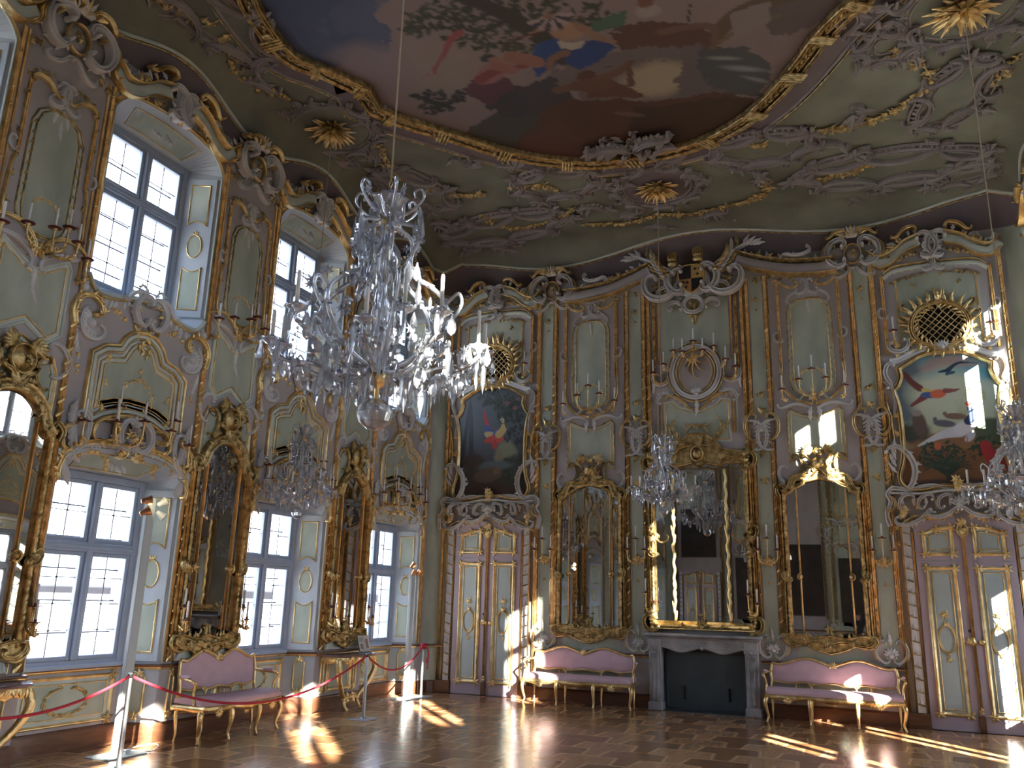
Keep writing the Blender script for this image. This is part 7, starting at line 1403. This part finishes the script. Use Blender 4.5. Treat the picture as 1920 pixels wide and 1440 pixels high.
    def cup(mb, p): mb.lathe([(.012, -.03), (.02, -.02), (.055, .0), (.065, .012), (.060, .012), (.018, -.004), (.020, .03), (.014, .03)], p, 16, flute=8, fd=.15)
    for tier, (cnt, rad, zc, z0) in enumerate(((arms, .60, .47, .33), (inner, .34, .60, .38))):
        for j in range(cnt):
            a = 2 * PI * (j + .5 * tier) / cnt + .12; ca, sa = math.cos(a), math.sin(a); zc_ = Z(zc + (.05 if j % 2 else -.03) * (tier == 0)); rd = rad * q * (1 if j % 2 else .94)
            P = cr([(.05 * q, 0, Z(z0)), (rd * .35, 0, Z(z0 - .03)), (rd * .62, 0, Z(z0 - .0) + .01), (rd * .85, 0, zc_ - .10), (rd, 0, zc_ - .05), (rd, 0, zc_ - .02)], 6); P = np.stack([P[:, 0] * ca, P[:, 0] * sa, P[:, 2]], 1); mb = MB(); mb.tube(P, .011 * q, 7)
            for i in (8, 16, 22): mb.lathe([(.010, -.01), (.022, 0), (.010, .01)], P[i], 8, sm=False)
            A = mb.build('arm', [CRY], r); mb = MB(); cup(mb, (rd * ca, rd * sa, zc_)); mb.build('drip_pan', [CRY], A); mk_candle(A, (rd * ca, rd * sa, zc_ + .0), ch * rs.uniform(.9, 1.15), .011)
            for i in range(3):
                if n_i < ndrop: b = 2 * PI * i / 3 + j; n_i += 1; put_drop(A, ('pear', 'spear', 'pear')[i], (rd * ca + .055 * math.cos(b), rd * sa + .055 * math.sin(b), zc_ + .002), rs.uniform(1.15, 1.5), b)
    while n_i < ndrop:
        f = rs.random(); a = rs.uniform(0, 2 * PI); t_ = rs.random()
        if t_ < .52: rr = rs.uniform(.08, .54); z = .33 - .02 * math.sin(rr * 9) + (.04 if rr > .4 else 0)
        elif t_ < .75: rr = rs.uniform(.28, .42); z = rs.uniform(.55, .80)
        elif t_ < .92: rr = rs.uniform(.10, .22); z = rs.uniform(.88, 1.28)
        else: rr = rs.uniform(.12, .2); z = 1.36
        put_drop(r, rs.choice(['pear', 'spear', 'ball', 'pear', 'star'] if t_ > .5 else ['pear', 'pear', 'ball', 'ball', 'spear']), (rr * q * math.cos(a), rr * q * math.sin(a), Z(z)), rs.uniform(1.2, 1.8), a); n_i += 1
    mb = MB(); protos = [drop_mesh(kk) for kk in ('pear', 'ball', 'spear', 'star')]     # the smaller drops nobody could count
    for j in range(extra):
        d_ = rs.choice(protos); t_ = rs.random(); a = rs.uniform(0, 6.283)
        if t_ < .6: rr = .58 * math.sqrt(rs.uniform(.03, 1)); z = .30 + .10 * (rr / .58) ** 2 + rs.uniform(-.03, .05)
        elif t_ < .8: rr = rs.uniform(.18, .40); z = rs.uniform(.45, .85)
        else: rr = rs.uniform(.08, .22); z = rs.uniform(.85, 1.35)
        V0 = np.concatenate(d_.V) * rs.uniform(.9, 1.5); ca, sa = math.cos(a), math.sin(a); V = np.stack([V0[:, 0] * ca - V0[:, 1] * sa + rr * q * ca, V0[:, 0] * sa + V0[:, 1] * ca + rr * q * sa, V0[:, 2] + Z(z)], 1); k0 = mb.n
        mb.V.append(V); mb.n += len(V)
        for f_, m_, b_ in d_.F: mb.F.append((f_ + k0, m_, b_))
    mb.build('small_drops', [CRY], r, kind='stuff')
    mb = MB()     # strings of beads looping between the arms
    for tier, (cnt, rad, z) in enumerate(((arms, .58, .42), (6, .36, .70), (6, .20, 1.15))):
        for j in range(cnt):
            a0, a1 = 2 * PI * j / cnt + .12, 2 * PI * (j + 1) / cnt + .12
            for i in range(9): f = i / 9; a = a0 + (a1 - a0) * f; mb.ball((rad * q * math.cos(a) * (1 - .10 * math.sin(PI * f)), rad * q * math.sin(a) * (1 - .10 * math.sin(PI * f)), Z(z) - .06 * math.sin(PI * f)), .009 * q, 6, 4)
    mb.build('bead_strings', [CRY], r, kind='stuff')
    if rope_to:
        mb = MB(); z = H; mb.tube([(0, 0, z - .01), (.012, 0, z + .02), (0, 0, z + .05), (-.012, 0, z + .02), (0, 0, z - .01)], .003, 5); mb.build('hook', [GOLD], r)
        mb = MB(); mb.tube([(0, 0, H + .05), (0, 0, rope_to - loc[2])], .0055, 6); mb.lathe([(.006, -.03), (.013, -.015), (.013, .015), (.006, .03)], (0, 0, H + 1.7), 8); mb.build('hanging_rope', [mat('rope_fibre', (.38, .33, .24), .6) if 'rope_fibre' not in bpy.data.materials else bpy.data.materials['rope_fibre']], r)
    return r
chandelier('chandelier', (4.84, -9.90, 2.47), 'large central crystal chandelier with tall candles, partly flooded with sunlight', .64, 1.47, 10, 4, 100, ZC - .03, .20, extra=260)
g = 'small crystal chandeliers at the corners'
chandelier('chandelier', (.74, -5.08, 2.50), 'small crystal chandelier hanging before the middle window', .46, 1.22, 8, 3, 66, ZC - .2, .18, .3, group=g)
chandelier('chandelier', (4.66, -1.85, 2.80), 'small crystal chandelier hanging before the overmantel mirror', .47, 1.20, 8, 3, 66, ZC - .2, .18, .8, group=g)
chandelier('chandelier', (8.70, -4.75, 2.32), 'crystal chandelier cut by the right edge before the bright bird painting', .48, 1.26, 8, 3, 66, ZC - .2, .18, .5, group=g)
# ------------------------------------------------------------------ the photographer, seen only small in the mirror right of the fireplace
def skin(name, bones, rad, m, parent, sub=1):
    """bones: name -> point; links grown with the Skin modifier"""
    names = list(rad); V = [bones[k] for k in names]; E = []
    me = bpy.data.meshes.new(name); me.from_pydata(V, [(names.index(a), names.index(b)) for a, b in LINKS if a in rad and b in rad], []); o = bpy.data.objects.new(name, me); C.objects.link(o)
    if parent is not None: o.parent = parent
    sk = o.modifiers.new('skin', 'SKIN')
    for i, k in enumerate(names): me.skin_vertices[0].data[i].radius = (rad[k], rad[k]) if not isinstance(rad[k], tuple) else rad[k]
    me.skin_vertices[0].data[0].use_root = True; ss = o.modifiers.new('sub', 'SUBSURF'); ss.levels = sub; ss.render_levels = sub; me.materials.append(m)
    sk.use_smooth_shade = True; return o
px, py = 6.97, -14.18
B = {'hip': (px, py, .80), 'waist': (px, py, .93), 'chest': (px, py + .01, 1.10), 'neck': (px, py + .0, 1.26), 'jaw': (px, py + .02, 1.32), 'head': (px + .005, py + .03, 1.40), 'crown': (px, py + .0, 1.47)}
LINKS = [('hip', 'waist'), ('waist', 'chest'), ('chest', 'neck'), ('neck', 'jaw'), ('jaw', 'head'), ('head', 'crown')]
for s, n in ((-1, 'l'), (1, 'r')):
    hx, hy, hz = (7.20, -13.92, 1.52) if s < 0 else (7.34, -13.92, 1.52)
    B.update({'sh' + n: (px + s * .15, py, 1.20), 'el' + n: (px + (.02 if s < 0 else .34), py + .12, 1.12 if s < 0 else 1.18), 'wr' + n: (hx, hy - .06, hz - .05), 'pa' + n: (hx, hy, hz), 'th' + n: (hx - s * .01, hy + .045, hz + .035),
              'hp' + n: (px + s * .08, py, .76), 'kn' + n: (px + s * .09, py + .02, .42), 'an' + n: (px + s * .10, py - .01, .07), 'he' + n: (px + s * .10, py + .0, .035), 'to' + n: (px + s * .11, py + .14, .03)})
    LINKS += [('chest', 'sh' + n), ('sh' + n, 'el' + n), ('el' + n, 'wr' + n), ('wr' + n, 'pa' + n), ('pa' + n, 'th' + n), ('hip', 'hp' + n), ('hp' + n, 'kn' + n), ('kn' + n, 'an' + n), ('an' + n, 'he' + n), ('he' + n, 'to' + n)]
    for f, (dz, L) in enumerate(((.03, .055), (.012, .062), (-.006, .058), (-.022, .045))):
        B['f%d%s' % (f, n)] = (hx + s * .012, hy + .035, hz + dz); B['g%d%s' % (f, n)] = (hx - s * .004, hy + .035 + L * .8, hz + dz + .012); LINKS += [('pa' + n, 'f%d%s' % (f, n)), ('f%d%s' % (f, n), 'g%d%s' % (f, n))]
RD = {'hip': .10, 'waist': .09, 'chest': (.12, .09), 'neck': .045, 'jaw': .058, 'head': (.072, .085), 'crown': .045}
for n in 'lr':
    RD.update({'sh' + n: .05, 'el' + n: .036, 'wr' + n: .024, 'pa' + n: (.030, .018), 'th' + n: .009, 'hp' + n: .075, 'kn' + n: .05, 'an' + n: .032, 'he' + n: .03, 'to' + n: .025})
    for f in range(4): RD['f%d%s' % (f, n)] = .0085; RD['g%d%s' % (f, n)] = .0075
SKIN = mat('skin', (.55, .34, .25), .5); body = skin('person', B, RD, SKIN, None, 2); body.data.materials[0] = SKIN
tag(body, 'person in dark clothes holding up a phone, mirrored beside the right settee', 'person')
J = {k: v for k, v in {'hip': .115, 'waist': .105, 'chest': (.135, .105), 'neck': .06, 'shl': .065, 'shr': .065, 'ell': .048, 'elr': .048, 'wrl': .033, 'wrr': .033}.items()}
skin('jacket', B, J, mat('dark_jacket', (.02, .022, .03), .8), body, 2); skin('trousers', B, {'hip': .112, 'hpl': .085, 'hpr': .085, 'knl': .06, 'knr': .06, 'anl': .045, 'anr': .045}, mat('dark_trousers', (.03, .03, .04), .8), body, 2)
mb = MB(); mb.ball((px, py - .005, 1.425), .088, 14, 10, 0, (1, 1.08, 1.05)); mb.build('hair', [mat('brown_hair', (.06, .035, .02), .7)], body)
mb = MB()
for s in (-1, 1): mb.ball((px + s * .028, py + .108, 1.405), .011, 8, 6, 0); mb.ball((px + s * .028, py + .117, 1.405), .005, 6, 4, 1)
mb.build('eyes', [CANDLE, IRON], body); mb = MB(); mb.tube([(px, py + .105, 1.405), (px, py + .128, 1.375), (px, py + .112, 1.368)], [.006, .012, .008], 7); mb.build('nose', [SKIN], body)
mb = MB(); mb.tube([(px - .02, py + .102, 1.342), (px, py + .108, 1.340), (px + .02, py + .102, 1.342)], .005, 6); mb.build('mouth', [mat('lips', (.45, .18, .16), .5)], body)
for n, s in (('left', -1), ('right', 1)): mb = MB(); mb.lathe([(.0, 0), (.035, .0), (.04, .03), (.03, .055), (0, .06)], (px + s * .105, py + .05, 0), 12); mb.V[-1][:, 1] = (mb.V[-1][:, 1] - (py + .05)) * 2.6 + py + .05; mb.build('shoe', [IRON], body)
mb = MB(); mb.box(7.195, 7.345, -13.895, -13.887, 1.515, 1.595, 0, .003); mb.box(7.33, 7.34, -13.887, -13.885, 1.58, 1.59, 1); tag(mb.build('phone', [IRON, WHITEM]), 'dark phone held up in both hands of the person', 'phone')
